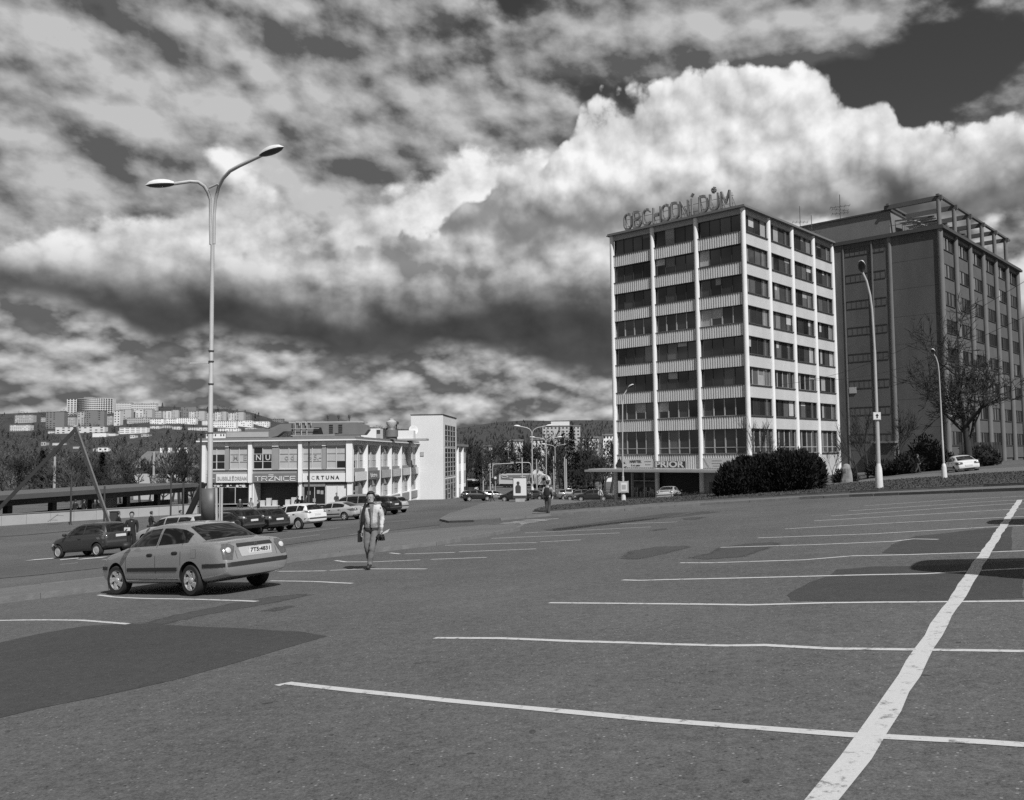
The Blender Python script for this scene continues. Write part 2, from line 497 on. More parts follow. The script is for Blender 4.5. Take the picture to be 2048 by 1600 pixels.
def hy(px): return 909.3 - .0108 * (px - 1024)
mb = MB()
radii = [.4]
while radii[-1] < 420: radii.append(radii[-1] * 1.035 + .05)
radii += [500, 700, 1000, 1600, 2600, 4500, 9000]
angs = [R(a) for a in list(range(-180, -48, 6)) + [x * 1.0 for x in range(-48, 48)] + list(range(48, 180, 6))]
vs = [Vector((0, 0, T(0, 0)))]
for r_ in radii:
    for a in angs: vs.append(tpoint(math.sin(a) * r_, math.cos(a) * r_))
na = len(angs)
fs = [(0, 1 + (k + 1) % na, 1 + k) for k in range(na)]; ms = [0] * na
for i in range(len(radii) - 1):
    for k in range(na):
        k2 = (k + 1) % na
        fs.append((1 + i * na + k, 1 + i * na + k2, 1 + (i + 1) * na + k2, 1 + (i + 1) * na + k)); ms.append(0 if radii[i] < 290 else 1)
mb.v = [tuple(v) for v in vs]; mb.f = fs; mb.m = ms
ground = mb.build('ground', [A_MAIN, M_EARTH]); tag(ground, 'broad sloping grey asphalt of the parking lot and roads', kind='structure')

def stripe(name, pts, w, dz=.004, m=None, parent=None, world=False):
    """a painted line along photo pixels, w metres wide, laid on the ground"""
    P = [Vector((p[0], p[1])) if world else gpx(*p).xy for p in pts]
    if not world and pts[-1][0] > 2000 and w < .13: P.append(P[-1] + (P[-1] - P[-2]).normalized() * 4.0)
    Q = resample([tuple(p) for p in P], .45, closed=False)
    rnd = random.Random(int(P[0].x * 100)); mb = MB(); L_, R_ = [], []
    for i, p in enumerate(Q):
        d = (Q[min(i + 1, len(Q) - 1)] - Q[max(i - 1, 0)]).normalized(); n = Vector((-d.y, d.x))
        j = rnd.uniform(-.012, .012)
        k = w * rnd.uniform(.46, .54)
        L_.append(tpoint(*(p + n * (k + j)), dz)); R_.append(tpoint(*(p - n * (k - j)), dz))
    n = len(Q)
    mb.add(L_ + R_, [(i, i + 1, n + i + 1, n + i) for i in range(n - 1)])
    return mb.build(name, m or M_PAINT, parent)

LINES = [
 [(555, 1372), (575, 1367), (900, 1402), (1300, 1440), (1700, 1470), (1970, 1486), (2250, 1505)],
 [(870, 1276), (1000, 1277), (1150, 1283), (1450, 1292), (1530, 1291), (1660, 1298), (1970, 1302), (2200, 1306)],
 [(1098, 1206), (1300, 1208), (1500, 1210), (1650, 1206), (1970, 1203), (2200, 1201)],
 [(1246, 1160), (1280, 1161), (1530, 1155), (1740, 1150), (1850, 1148), (1968, 1141), (2150, 1132)],
 [(1360, 1126), (1420, 1126), (1607, 1120), (1705, 1112), (1805, 1110), (1968, 1105), (2150, 1098)],
 [(1441, 1095), (1510, 1093), (1616, 1090), (1788, 1083), (1826, 1078), (1876, 1079)],
 [(1516, 1076), (1745, 1068), (1968, 1055), (2150, 1046)],
 [(1570, 1058), (1805, 1045), (1968, 1037), (2150, 1028)],
 [(1628, 1042), (1968, 1022), (2150, 1012)],
 [(1663, 1032), (1968, 1011), (2150, 1000)],
 [(1697, 1022), (1968, 1004), (2150, 994)],
 [(1727, 1012), (1916, 999), (2100, 990)],
 [(-40, 1242), (80, 1240), (160, 1241), (258, 1248)],
 [(197, 1190), (225, 1194), (280, 1197), (400, 1199), (515, 1203)],
 [(540, 1162), (620, 1163), (705, 1167)],
 [(556, 1143), (651, 1142)], [(660, 1141), (735, 1138), (854, 1138)],
 [(671, 1121), (691, 1124), (745, 1124), (841, 1120)], [(862, 1119), (974, 1115)],
 [(780, 1106), (800, 1108)], [(810, 1108), (910, 1105)], [(918, 1104), (1072, 1098)],
 [(890, 1091), (1074, 1085)], [(1080, 1084), (1162, 1080)],
 [(983, 1077), (1120, 1071), (1240, 1066)],
 [(1050, 1066), (1180, 1060), (1302, 1054)],
 [(1240, 1048), (1353, 1044)],
]
for ln in LINES:
    stripe('parking_line', ln, .10, parent=ground)
stripe('parking_line', [(1500, 1800), (1640, 1612), (1711, 1518), (1851, 1299), (1880, 1250), (1968, 1112), (2040, 1000)], .155, .009, parent=ground)

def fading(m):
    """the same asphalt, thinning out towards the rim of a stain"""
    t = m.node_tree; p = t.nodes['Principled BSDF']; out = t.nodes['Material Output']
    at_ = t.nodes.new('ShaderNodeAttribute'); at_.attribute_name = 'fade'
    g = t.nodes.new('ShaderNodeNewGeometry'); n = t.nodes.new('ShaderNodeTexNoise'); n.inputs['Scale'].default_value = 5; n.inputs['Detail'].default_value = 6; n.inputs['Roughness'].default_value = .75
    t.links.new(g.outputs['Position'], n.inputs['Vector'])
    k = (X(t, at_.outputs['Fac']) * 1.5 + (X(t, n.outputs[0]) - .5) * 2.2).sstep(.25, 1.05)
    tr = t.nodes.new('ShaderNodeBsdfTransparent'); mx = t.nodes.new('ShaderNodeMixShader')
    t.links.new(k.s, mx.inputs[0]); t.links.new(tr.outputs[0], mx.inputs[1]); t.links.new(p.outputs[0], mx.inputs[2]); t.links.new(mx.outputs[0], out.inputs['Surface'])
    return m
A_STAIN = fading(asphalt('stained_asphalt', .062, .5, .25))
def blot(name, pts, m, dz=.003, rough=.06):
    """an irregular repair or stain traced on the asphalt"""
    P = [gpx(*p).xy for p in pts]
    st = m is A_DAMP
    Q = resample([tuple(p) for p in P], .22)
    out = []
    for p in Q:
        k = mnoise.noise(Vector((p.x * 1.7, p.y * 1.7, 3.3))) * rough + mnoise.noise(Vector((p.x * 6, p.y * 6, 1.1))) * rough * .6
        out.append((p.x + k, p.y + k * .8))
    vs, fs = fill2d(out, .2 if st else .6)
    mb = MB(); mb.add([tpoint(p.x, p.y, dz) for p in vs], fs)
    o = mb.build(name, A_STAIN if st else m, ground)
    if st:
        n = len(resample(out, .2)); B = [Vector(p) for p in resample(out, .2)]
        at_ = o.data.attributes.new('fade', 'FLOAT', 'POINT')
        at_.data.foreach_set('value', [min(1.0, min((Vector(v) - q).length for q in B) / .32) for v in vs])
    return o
Z5 = lambda L_: [(1100 + x * .4297, 980 + y * .4297) for x, y in L_]
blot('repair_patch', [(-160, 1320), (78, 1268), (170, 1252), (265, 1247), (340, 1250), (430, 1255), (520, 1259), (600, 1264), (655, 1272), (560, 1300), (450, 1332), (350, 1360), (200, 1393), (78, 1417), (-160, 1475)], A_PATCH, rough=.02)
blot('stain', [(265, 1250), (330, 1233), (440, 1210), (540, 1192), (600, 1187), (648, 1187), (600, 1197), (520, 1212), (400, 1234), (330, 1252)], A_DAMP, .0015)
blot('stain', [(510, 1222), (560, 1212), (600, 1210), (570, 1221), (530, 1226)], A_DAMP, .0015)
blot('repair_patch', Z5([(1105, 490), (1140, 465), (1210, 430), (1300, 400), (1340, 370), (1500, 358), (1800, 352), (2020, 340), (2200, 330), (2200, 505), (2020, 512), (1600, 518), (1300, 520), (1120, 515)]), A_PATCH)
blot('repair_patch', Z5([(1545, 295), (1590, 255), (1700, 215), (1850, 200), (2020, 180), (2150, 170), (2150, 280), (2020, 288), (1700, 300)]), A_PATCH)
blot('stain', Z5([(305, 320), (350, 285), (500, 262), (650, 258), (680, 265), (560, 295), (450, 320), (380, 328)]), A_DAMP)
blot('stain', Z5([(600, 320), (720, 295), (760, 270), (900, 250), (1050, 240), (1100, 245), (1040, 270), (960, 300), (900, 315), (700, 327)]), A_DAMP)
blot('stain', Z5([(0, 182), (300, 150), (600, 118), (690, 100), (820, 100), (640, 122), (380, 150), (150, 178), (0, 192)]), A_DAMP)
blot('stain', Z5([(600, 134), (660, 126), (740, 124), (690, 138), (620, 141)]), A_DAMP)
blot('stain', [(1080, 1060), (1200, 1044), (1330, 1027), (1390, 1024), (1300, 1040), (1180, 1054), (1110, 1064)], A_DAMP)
for pts in ([(785, 1312), (805, 1306), (825, 1307), (812, 1314), (792, 1316)], [(780, 1330), (800, 1326), (850, 1322), (905, 1318), (915, 1324), (870, 1332), (800, 1334)],
            [(410, 1400), (450, 1385), (490, 1378), (470, 1390), (430, 1402)], [(288, 1462), (300, 1457), (314, 1460), (302, 1465)], [(292, 1500), (300, 1496), (312, 1498), (302, 1502)],
            [(1270, 1480), (1300, 1468), (1350, 1470), (1360, 1482), (1310, 1492)], [(1425, 1402), (1450, 1394), (1488, 1396), (1470, 1406), (1440, 1408)],
            [(1200, 1045), (1220, 1042), (1235, 1046), (1215, 1050)], [(1290, 1060), (1330, 1056), (1345, 1058), (1310, 1063)], [(1650, 1250), (1690, 1247), (1680, 1253)]):
    blot('stain', pts, A_DAMP, .0022, .05)

rnd = random.Random(17)
for _ in range(30):                                # small oil drips and tar flecks
    px, py = rnd.uniform(0, 2040), 1130 + 460 * rnd.random() ** 1.5
    if py < 1130 + max(0, (900 - px) * .09): continue
    g = gpx(px, py); L_ = rnd.uniform(.012, .04) * (1 + g.y * .05); w = L_ * rnd.uniform(.25, .9); a = rnd.uniform(-3, 3)
    mb = MB(); n = 11
    P = [(g.x + math.cos(a) * L_ * math.cos(6.283 * i / n) * rnd.uniform(.7, 1.2) - math.sin(a) * w * math.sin(6.283 * i / n), g.y + math.sin(a) * L_ * math.cos(6.283 * i / n) + math.cos(a) * w * math.sin(6.283 * i / n) * rnd.uniform(.6, 1.3)) for i in range(n)]
    mb.add([tpoint(*p, .0018) for p in P], [tuple(range(n))]); mb.build('stain', A_PATCH, ground)

# road past the market hall, slightly newer asphalt
tag(sheet('road', pxpoly([(-250, 1180), (80, 1150), (300, 1125), (560, 1092), (740, 1066), (880, 1050), (885, 1042), (930, 1020), (985, 1007), (955, 1000), (900, 1008), (820, 1025), (720, 1052), (620, 1066), (500, 1080), (300, 1100), (80, 1128), (-250, 1150)]), .012, A_ROAD, 2.5), 'darker asphalt road in front of the cars at the market hall', kind='structure')

M_KST = MB().box(-.075, .075, -.498, .498, -.25, 0).mesh('kerb_stone', M_KERB)
def kerb(pts, parent, dz=.13, world=False, width=1.0):
    P = [Vector(p) if world else gpx(*p).xy for p in pts]
    Q = resample([tuple(p) for p in P], 1.0, closed=False)
    rnd = random.Random(5 + len(Q))
    for a, b in zip(Q[:-1], Q[1:]):
        m = (a + b) / 2; d = (b - a)
        az = math.degrees(math.atan2(d.x, d.y)) + rnd.uniform(-1.2, 1.2)
        M = ground_frame(m.x, m.y, az, True, dz + rnd.uniform(-.014, .008)) @ Matrix.Diagonal((width, d.length, 1, 1))
        o = place('kerb_stone', M_KST, parent); o.matrix_world = M
ISL_F = [(-120, 1201), (80, 1178), (215, 1162), (330, 1145), (450, 1125), (560, 1106), (650, 1089), (740, 1077), (820, 1068), (900, 1061), (980, 1055), (1030, 1052.5), (1046, 1055)]
ISL_N = [(1046, 1055), (1036, 1062), (985, 1071), (930, 1081), (870, 1091), (800, 1099), (740, 1106), (680, 1112), (600, 1122), (560, 1128), (450, 1146), (330, 1163), (215, 1180), (80, 1197), (-120, 1222)]
isl = tag(sheet('traffic_island', pxpoly(ISL_F + ISL_N[1:]), .105, A_PAVE, 1.5), 'raised pale traffic island between the parking bays and the road', kind='structure')
kerb(ISL_N, isl, .125); kerb(ISL_F, isl, .125)
PL_N = [(905, 1028), (890, 1036), (882, 1042), (900, 1045.5), (950, 1044), (1000, 1041), (1100, 1032), (1200, 1025), (1300, 1018), (1400, 1011), (1500, 1005), (1600, 999), (1700, 994), (1800, 990), (1968, 984), (2250, 974)]
plaza = tag(sheet('pavement', pxpoly(PL_N + [(2250, 968), (1968, 977), (1757, 987), (1600, 995), (1500, 999), (1400, 1003), (1330, 1000), (1280, 998), (1227, 994), (1100, 996), (1010, 999), (960, 1009)]), .10, A_PAVE, 2.2, skirt=.2), 'pale pavement around the grass verge in front of the department store', kind='structure')
kerb(PL_N, plaza, .12)
GR = [(1068, 1026.5), (1100, 1028.5), (1200, 1021), (1300, 1013.5), (1400, 1006.5), (1500, 1000.5), (1600, 995.5), (1700, 990.5), (1757, 988), (1968, 978), (2250, 967)]
GRB = [(2250, 940), (1968, 952), (1880, 958.5), (1760, 967), (1680, 973), (1600, 981), (1500, 989), (1400, 996), (1330, 1000.5), (1250, 1005.5), (1180, 1008.5), (1110, 1016), (1080, 1021.5)]
verge = tag(sheet('grass_verge', pxpoly(GR + GRB), .2, M_TURF, 1.6, skirt=.3), 'dark grass verge with the big dark bush and lamp posts', kind='structure')
kerb(GR, verge, .17, width=.8)
tag(sheet('footpath', pxpoly([(1560, 985), (1670, 973.5), (1760, 967.5), (1880, 959), (1968, 952.5), (2250, 940.5), (2250, 926), (1968, 942), (1880, 950), (1760, 960), (1660, 968)]), .17, A_PAVE, 2.0, skirt=.3), 'pale footpath behind the grass verge', kind='structure')
# grass blades on the verge: nobody could count them
rnd = random.Random(3); mb = MB()
gp0 = pxpoly(GR + GRB)
vs, fs = fill2d([tuple(p) for p in gp0], 3.0)
for f in fs:
    a, b, c = (vs[i] for i in f)
    ar = abs((b - a).cross(c - a)) / 2
    for _ in range(int(ar * 42)):
        u, v = rnd.random(), rnd.random()
        if u + v > 1: u, v = 1 - u, 1 - v
        p = a + (b - a) * u + (c - a) * v
        h = rnd.uniform(.03, .085); an = rnd.uniform(0, 6.28); w = rnd.uniform(.02, .05)
        q = tpoint(p.x, p.y, .19); dx, dy = math.cos(an) * w, math.sin(an) * w
        mb.add([q + Vector((-dx, -dy, 0)), q + Vector((dx, dy, 0)), q + Vector((rnd.uniform(-.05, .05), rnd.uniform(-.05, .05), h))], [(0, 1, 2)])
tag(mb.build('grass', mat('grass_blade', .06, .9, .5, 2)), 'short rough grass on the verge beside the pavement', 'grass', kind='stuff')

# zebra crossings
for k in range(7):
    stripe('zebra_stripe', [(916 + 22 * k, 1059.5 - 3.1 * k), (990 + 21 * k, 1057.5 - 3.2 * k)], .3, .016, parent=ground)
for pts in ([(60, 1121), (112, 1117)], [(120, 1120.5), (157, 1117)], [(160, 1119), (210, 1115)]): stripe('zebra_stripe', pts, .8, .02, parent=ground)
stripe('road_line', [(120, 1130), (156, 1126.5)], .14, .02, parent=ground); stripe('road_line', [(204, 1121), (232, 1117)], .14, .02, parent=ground)
stripe('road_line', [(560, 1080), (640, 1070)], .12, .02, parent=ground)
for pts in ([(600, 1066), (680, 1056)], [(760, 1046), (830, 1040)], [(700, 1070), (760, 1064)]): stripe('road_line', pts, .12, .02, parent=ground)

# ------------------------------------------------------------------ hills
SKYL = [(-2200, 850), (-900, 842), (-300, 836), (0, 828), (78, 826), (130, 823), (220, 818), (300, 812), (370, 814), (400, 817), (450, 817), (500, 823), (514, 828), (530, 839), (560, 840), (590, 845), (620, 853), (650, 856), (700, 852), (760, 856), (820, 861), (912, 858), (950, 851), (1000, 844), (1050, 841), (1100, 843), (1150, 842), (1225, 841), (1400, 843), (1700, 850), (2300, 855), (2950, 865), (4200, 870)]
def skyline(px):
    for (a, ya), (b, yb) in zip(SKYL[:-1], SKYL[1:]):
        if px <= b:
            t = (px - a) / (b - a); return ya + (yb - ya) * t
    return SKYL[-1][1]
D0, D1, HP = 330.0, 1900.0, .85
def hill_y(px, d):
    t = max(0.0, (d - D0) / (D1 - D0)) ** HP
    y0 = hy(px) + 70.0
    return y0 + (skyline(px) - y0) * t
def hill_d(px, py):
    y0 = hy(px) + 70.0
    t = max(0.0, min(1.0, (py - y0) / (skyline(px) - y0)))
    return D0 + (D1 - D0) * t ** (1 / HP)
mb = MB(); xs = list(range(-2200, 4201, 50)); ds = [D0 + (D1 - D0) * (i / 36) for i in range(37)] + [2100, 2600, 3600]
for d in ds:
    for x in xs:
        if d <= D1:
            p = at(x, hill_y(x, d), d); p.z += mnoise.noise(Vector((p.x * .006, p.y * .006, 0))) * 5 * (d - D0) / D1
        else:
            p = at(x, skyline(x), D1); q = at(x, skyline(x), d); p = Vector((q.x, q.y, p.z - (d - D1) * .02))
        mb.v.append(tuple(p))
nx = len(xs)
for i in range(len(ds) - 1):
    for k in range(nx - 1):
        a = i * nx + k; mb.f.append((a, a + 1, a + nx + 1, a + nx)); mb.m.append(0)
tag(mb.build('hills', mat('wooded_hillside', .035, .95, .5, .02), smooth=60), 'dark wooded hills along the skyline', kind='structure')

# ------------------------------------------------------------------ department store tower
YAW = 0.8195
DV = Vector((math.cos(YAW), math.sin(YAW), 0)); DU = Vector((-math.sin(YAW), math.cos(YAW), 0))
CX, CY, ZB = 26.50, 97.95, -4.15
BAY, FH = 6.15, 3.5116
SILL1 = 26.875 - ZB
TW = thing('office_tower', 'white eight storey department store tower with fluted panels, large letters on its roof', 'building', M=frame((CX, CY, ZB), DV, DU))
F_L = lambda y, out, z: frame((-out, y, z), (0, 1, 0), (-1, 0, 0))
F_R = lambda x, out, z: frame((x, -out, z), (1, 0, 0), (0, -1, 0))
M_PANEL_L = mat('fluted_panel_grey', .64, .75, .14, .6, stretch=(1, 1, .25))
M_PANEL_R = mat('fluted_panel_pale', .53, .75, .16, .5, stretch=(1, 1, .3))
M_CORE = mat('dark_interior', .02, .8, .2, .5)
M_FASCIA = mat('roof_fascia', .36, .7, .12, .7)
M_ROOFT = mat('roof_felt', .12, .9, .25, .8)
ROOFZ = SILL1 + 2.55
MB().box(.45, 24.5, .45, 18.3, 0, ROOFZ).build('core', M_CORE, TW)
# columns
col = MB(); col.lathe([(.29, 0), (.29, SILL1 - 7 * FH), (.285, SILL1 - 3 * FH), (.285, ROOFZ - .02)], 14)
me_col = col.mesh('column', M_COLUMN, 40)
for i in range(4): place('column', me_col, TW, Matrix.Translation((0.02, i * BAY, 0)))
for i in range(1, 5): place('column', me_col, TW, Matrix.Translation((i * BAY - (.2 if i == 4 else 0), 0.02, 0)))
# roof slab with a thin projecting edge
rf = MB(); rf.box(-.52, 24.6, -.52, 18.95, ROOFZ, ROOFZ + .10).box(-.42, 24.6, -.42, 18.85, ROOFZ + .10, ROOFZ + .30)
roofA = rf.build('roof', mat('roof_edge', .15, .7, .15), TW)
MB().box(-.1, 24.6, .0, .4, SILL1 + 1.96, ROOFZ).build('cornice_beam', M_FASCIA, TW)
MB().box(-.0, .4, -.1, 18.7, SILL1 + 1.96, ROOFZ).build('cornice_beam', M_FASCIA, TW)

def fluted(length, h, n, depth):
    mb = MB(); p = []; w = length / n
    for i in range(n):
        s0 = i * w
        p += [(s0 + .17 * w, 0), (s0 + .24 * w, depth), (s0 + .76 * w, depth), (s0 + .83 * w, 0)]
    p = [(0, 0)] + p + [(length, 0)]
    k = len(p)
    mb.add([(s, o, 0) for s, o in p] + [(s, o, h) for s, o in p], [(i, i + 1, k + i + 1, k + i) for i in range(k - 1)])
    mb.box(0, length, -.06, -.01, 0, h)
    return mb
SPH = 1.47
LW = BAY - .5
me_spL = fluted(LW, SPH, 18, .13).mesh('spandrel_panel', M_PANEL_L)
me_spR = fluted(LW, SPH, 44, .03).mesh('spandrel_panel', M_PANEL_R)
me_led = MB().box(-.03, LW + .03, -.1, .16, 0, .075).mesh('sill', mat('dark_sill', .07, .6, .2))
me_hed = MB().box(-.03, LW + .03, -.3, .05, -.06, -.005).mesh('head_rail', mat('dark_sill', .07))
def win_frame(w, h, n, bar, transom=None):
    mb = MB(); t = .06
    mb.box(0, w, -.05, .05, 0, t).box(0, w, -.05, .05, h - t, h).box(0, t, -.05, .05, t, h - t).box(w - t, w, -.05, .05, t, h - t)
    for i in range(1, n): mb.box(w * i / n - bar / 2, w * i / n + bar / 2, -.05, .055, t, h - t)
    if transom: mb.box(t, w - t, -.045, .045, transom - .04, transom + .04)
    return mb
WH = FH - SPH
LH = SILL1 - 6 * FH - SPH - (1.49 - ZB)
me_wd = win_frame(LW, WH, 4, .07).mesh('window', M_FRAME_D)
me_wl = win_frame(LW, WH, 4, .13).mesh('window', M_FRAME_L)
me_wt = win_frame(LW, LH, 4, .14, .72).mesh('window', M_FRAME_L)
me_pane = MB().box(0, LW / 4 - .05, -.03, -.015, 0, WH - .1).mesh('pane', M_GLASS[1])
me_pt1 = MB().box(0, LW / 4 - .05, -.03, -.015, 0, .62).mesh('pane', M_GLASS[1])
me_pt2 = MB().box(0, LW / 4 - .05, -.03, -.015, 0, LH - .82).mesh('pane', M_GLASS[1])
me_blind = MB().box(.02, LW / 4 - .08, -.012, -.006, -(WH - .12), 0).mesh('blind', mat('blind_a', .30, .7, .2, 2))
M_BLINDS = [mat('blind_a', .30), mat('blind_b', .16, .7, .2, 2), mat('blind_c', .42, .7, .2, 2)]
bl_p = .12
rnd = random.Random(11)
def panes(win, kind, weights):
    for i in range(4):
        g = rnd.choices(range(7), weights)[0]
        if kind == 't':
            place('pane', me_pt1, win, Matrix.Translation((i * LW / 4 + .025, 0, .05)), M_GLASS[g])
            place('pane', me_pt2, win, Matrix.Translation((i * LW / 4 + .025, 0, .76)), M_GLASS[max(0, g - (rnd.random() < .3))])
        else:
            place('pane', me_pane, win, Matrix.Translation((i * LW / 4 + .025, 0, .05)), M_GLASS[g])
            if rnd.random() < bl_p:
                q = rnd.choice((.25, .4, .6, .95)); o_ = place('blind', me_blind, win, Matrix.Translation((i * LW / 4 + .025, 0, WH - .05)) @ Matrix.Diagonal((rnd.choice((1, 1, .55)), 1, q, 1)), M_BLINDS[rnd.randint(0, 2)])
for side, nb, F, spm in (('L', 3, F_L, me_spL), ('R', 4, F_R, me_spR)):
    bl_p = .10 if side == 'L' else .26
    for b in range(nb):
        s0 = b * BAY + .25
        for k in range(8):
            zs = SILL1 - k * FH if k < 7 else 1.49 - ZB
            wme = me_wt if k == 7 else (me_wl if (k in (3, 6) and side == 'L') or (k == 5 and side == 'R' and b < 3) else me_wd)
            win = place('window', wme, TW, F(s0, -.28, zs + .01))
            if side == 'L': w = (6, 5, 4, 3, 1, .3, .1)
            else: w = [(1, 2, 3, 3, 3, 2, 2), (2, 3, 3, 3, 1, 1, .3), (3, 4, 3, 2, 1, .3, .1)][0 if k < 4 and b < 2 else 1 if k < 5 else 2]
            if k == 7: w = (1, 3, 5, 3, 1, 0, 0)
            panes(win, 't' if k == 7 else 'n', w)
            place('sill', me_led, TW, F(s0, -.05, zs - .075))
            if k < 7:
                place('spandrel_panel', spm, TW, F(s0, -.06, zs - .077 - SPH + .077))
                place('head_rail', me_hed, TW, F(s0, -.06, zs - SPH))
me_lowL = fluted(LW, 1.66, 18, .13).mesh('base_panel', M_PANEL_L)
for b in range(3): place('base_panel', me_lowL, TW, F_L(b * BAY + .25, -.06, 1.49 - ZB - .08 - 1.66))
MB().box(.3, 24.3, .06, .4, 0, 1.40 - ZB).build('base_wall', mat('base_render', .42, .85, .2, .6), TW)
# canopy over the shops
cn = MB(); cn.box(-2.9, .3, -1.0, 21.2, 3.55, 3.80).box(-2.6, .3, -.6, 20.8, 3.80, 3.92)
cn.build('canopy', mat('canopy_concrete', .34, .8, .2, 1.0), TW)
# shop in the far bay
sh = MB(); sh.box(-.1, .5, 12.45, 18.5, 0, .34).box(-.1, .4, 12.3, 12.5, .3, 3.5).box(-.1, .4, 18.35, 18.5, .3, 3.5).box(-.1, .4, 15.9, 16.1, .3, 3.5)
sh.build('shop_front', M_FRAME_L, TW)
place('shop_poster', MB().box(0, 2.25, 0, .06, 0, 3.1).mesh('shop_poster', mat('black_poster', .014, .4, .4, 2)), TW, F_L(16.1, -.02, .38))
place('poster_lettering', text_mesh('KOŽENÝ NÁBYTEK', .26, .01, mat('grey_lettering', .12), width=1.8), TW, F_L(17.2, .05, 3.15) @ Matrix(((-1, 0, 0, 0), (0, 0, 1, 0), (0, 1, 0, 0), (0, 0, 0, 1))))
mb = MB(); rr = random.Random(4)
for i in range(9): mb.lathe([(.01, 0), (rr.uniform(.15, .4), .2), (rr.uniform(.1, .35), .5), (.02, .7)], 8, M=Matrix.Translation((rr.uniform(.4, 1.9), .07, rr.uniform(.1, .9))) @ Matrix.Diagonal((1, .08, 1, 1)))
place('poster_picture', mb.mesh('poster_picture', mat('poster_grey', .10, .6, .5, 5)), TW, F_L(16.1, .0, .38))
swf = win_frame(3.35, 3.1, 2, .14, 2.05).mesh('shop_window', M_FRAME_L)
sw = place('shop_window', swf, TW, F_L(12.52, -.05, .36))
for i in range(2):
    place('pane', MB().box(0, 1.55, -.03, -.015, 0, 1.95).mesh('pane', M_GLASS[2]), sw, Matrix.Translation((i * 1.68 + .07, 0, .06)))
    place('pane', MB().box(0, 1.55, -.03, -.015, 0, .95).mesh('pane', M_GLASS[1]), sw, Matrix.Translation((i * 1.68 + .07, 0, 2.1)))
rr = random.Random(8); mb = MB()
for i in range(26):
    x = rr.uniform(.1, 3.2); h = rr.uniform(.3, 1.3); mb.box(x, x + rr.uniform(.1, .35), -.012, -.006, .07, .07 + h)
place('window_display', mb.mesh('window_display', mat('window_display', .30, .6, .7, 4)), sw)
# recessed entrance in the middle bay
en = MB(); en.box(1.6, 1.75, 6.3, 12.3, 0, 3.5)
en.build('entrance_wall', mat('entrance_dark', .05, .5, .2), TW)
ef = MB(); ef.box(1.5, 1.6, 6.4, 12.2, 2.15, 2.5)
for y in (6.4, 7.3, 8.3, 9.4, 10.5, 11.6, 12.1): ef.box(1.5, 1.59, y, y + .12, 0, 2.15)
for y in (6.4, 8.6, 12.0): ef.box(1.5, 1.59, y, y + .1, 2.5, 3.4)
ef.build('entrance_frame', mat('entrance_frame', .16, .5, .2), TW)
for y in (7.45, 9.55, 10.6): MB().box(1.54, 1.56, y, y + .9, .05, 2.1).build('entrance_door', M_GLASS[0], TW)
MB().box(.3, 1.7, 12.32, 12.42, 0, 3.5).box(.3, 1.7, 6.1, 6.25, 0, 3.5).build('entrance_side_wall', mat('entrance_side', .12, .7, .2), TW)
MB().box(.1, .5, .3, 6.1, 0, 3.5).build('shop_wall', mat('shop_wall', .26, .8, .25, .8), TW)
for y in (2.0, 3.8): MB().box(.05, .1, y, y + 1.4, .9, 2.4).build('poster', mat('poster_grey', .1), TW)

# banners and the sign over the canopy
TXT = lambda y, out, z: F_L(y, out, z) @ Matrix(((-1, 0, 0, 0), (0, 0, 1, 0), (0, 1, 0, 0), (0, 0, 0, 1)))
def board(name, label, y0, y1, z0, z1, out, m, texts, cat='sign', rim=None):
    o = thing(name, label, cat, M=TW.matrix_basis @ frame((-out, (y0 + y1) / 2, z0), (0, 1, 0), (-1, 0, 0)))
    w, h = y1 - y0, z1 - z0
    MB().box(-w / 2, w / 2, -.06, 0, 0, h).build('board', m, o)
    if rim is not None:
        r_ = MB(); t = .07; r_.box(-w / 2, w / 2, 0, .03, 0, t).box(-w / 2, w / 2, 0, .03, h - t, h).box(-w / 2, -w / 2 + t, 0, .03, t, h - t).box(w / 2 - t, w / 2, 0, .03, t, h - t)
        r_.build('rim', rim, o)
    for s, size, cx, cz, wd, tm, bold in texts:
        place('lettering', text_mesh(s, size, .012, tm, bold, width=wd), o, Matrix(((-1, 0, 0, -cx), (0, 0, 1, .012), (0, 1, 0, cz), (0, 0, 0, 1))))
    return o
board('shop_sign', 'dark PRIOR sign with bold pale letters on the canopy edge', 7.75, 12.25, 3.95, 4.86, .75, mat('sign_dark', .05, .5, .1), [('PRIOR', 1.0, 0, .46, 4.0, M_TEXT_L, .03)], rim=M_FRAME_L)
board('banner', 'white NÁBYTEK furniture banner above the corner shop', 12.75, 17.2, 4.05, 5.1, .12, mat('banner_white', .6, .7, .08), [('NÁBYTEK', .42, -.35, .72, 1.75, M_TEXT_D, .012), ('5. a 6. patro', .3, -.35, .26, 1.3, M_TEXT_D, .006), ('━━━━', .2, 1.45, .72, .95, M_TEXT_D, 0), ('━━━', .2, 1.45, .34, .8, M_TEXT_D, 0)])
hs = thing('banner', 'black picture board with a white arrow beside the furniture banner', 'sign', M=TW.matrix_basis @ frame((-.2, 17.55, 4.0), (0, 1, 0), (-1, 0, 0)))
MB().prism([(-.9, .1), (-.55, .75), (-.2, .55), (.1, 1.15), (.4, 1.0), (.55, .6), (.9, .2), (.3, .05)], (0, -.03, 0), (1, 0, 0), (0, 0, 1), (0, 1, 0), .06).build('board', M_TEXT_D, hs)
MB().prism([(-1.3, .3), (-.45, .5), (-.45, .12)], (0, .04, 0), (1, 0, 0), (0, 0, 1), (0, 1, 0), .03).build('arrow', M_TEXT_L, hs)
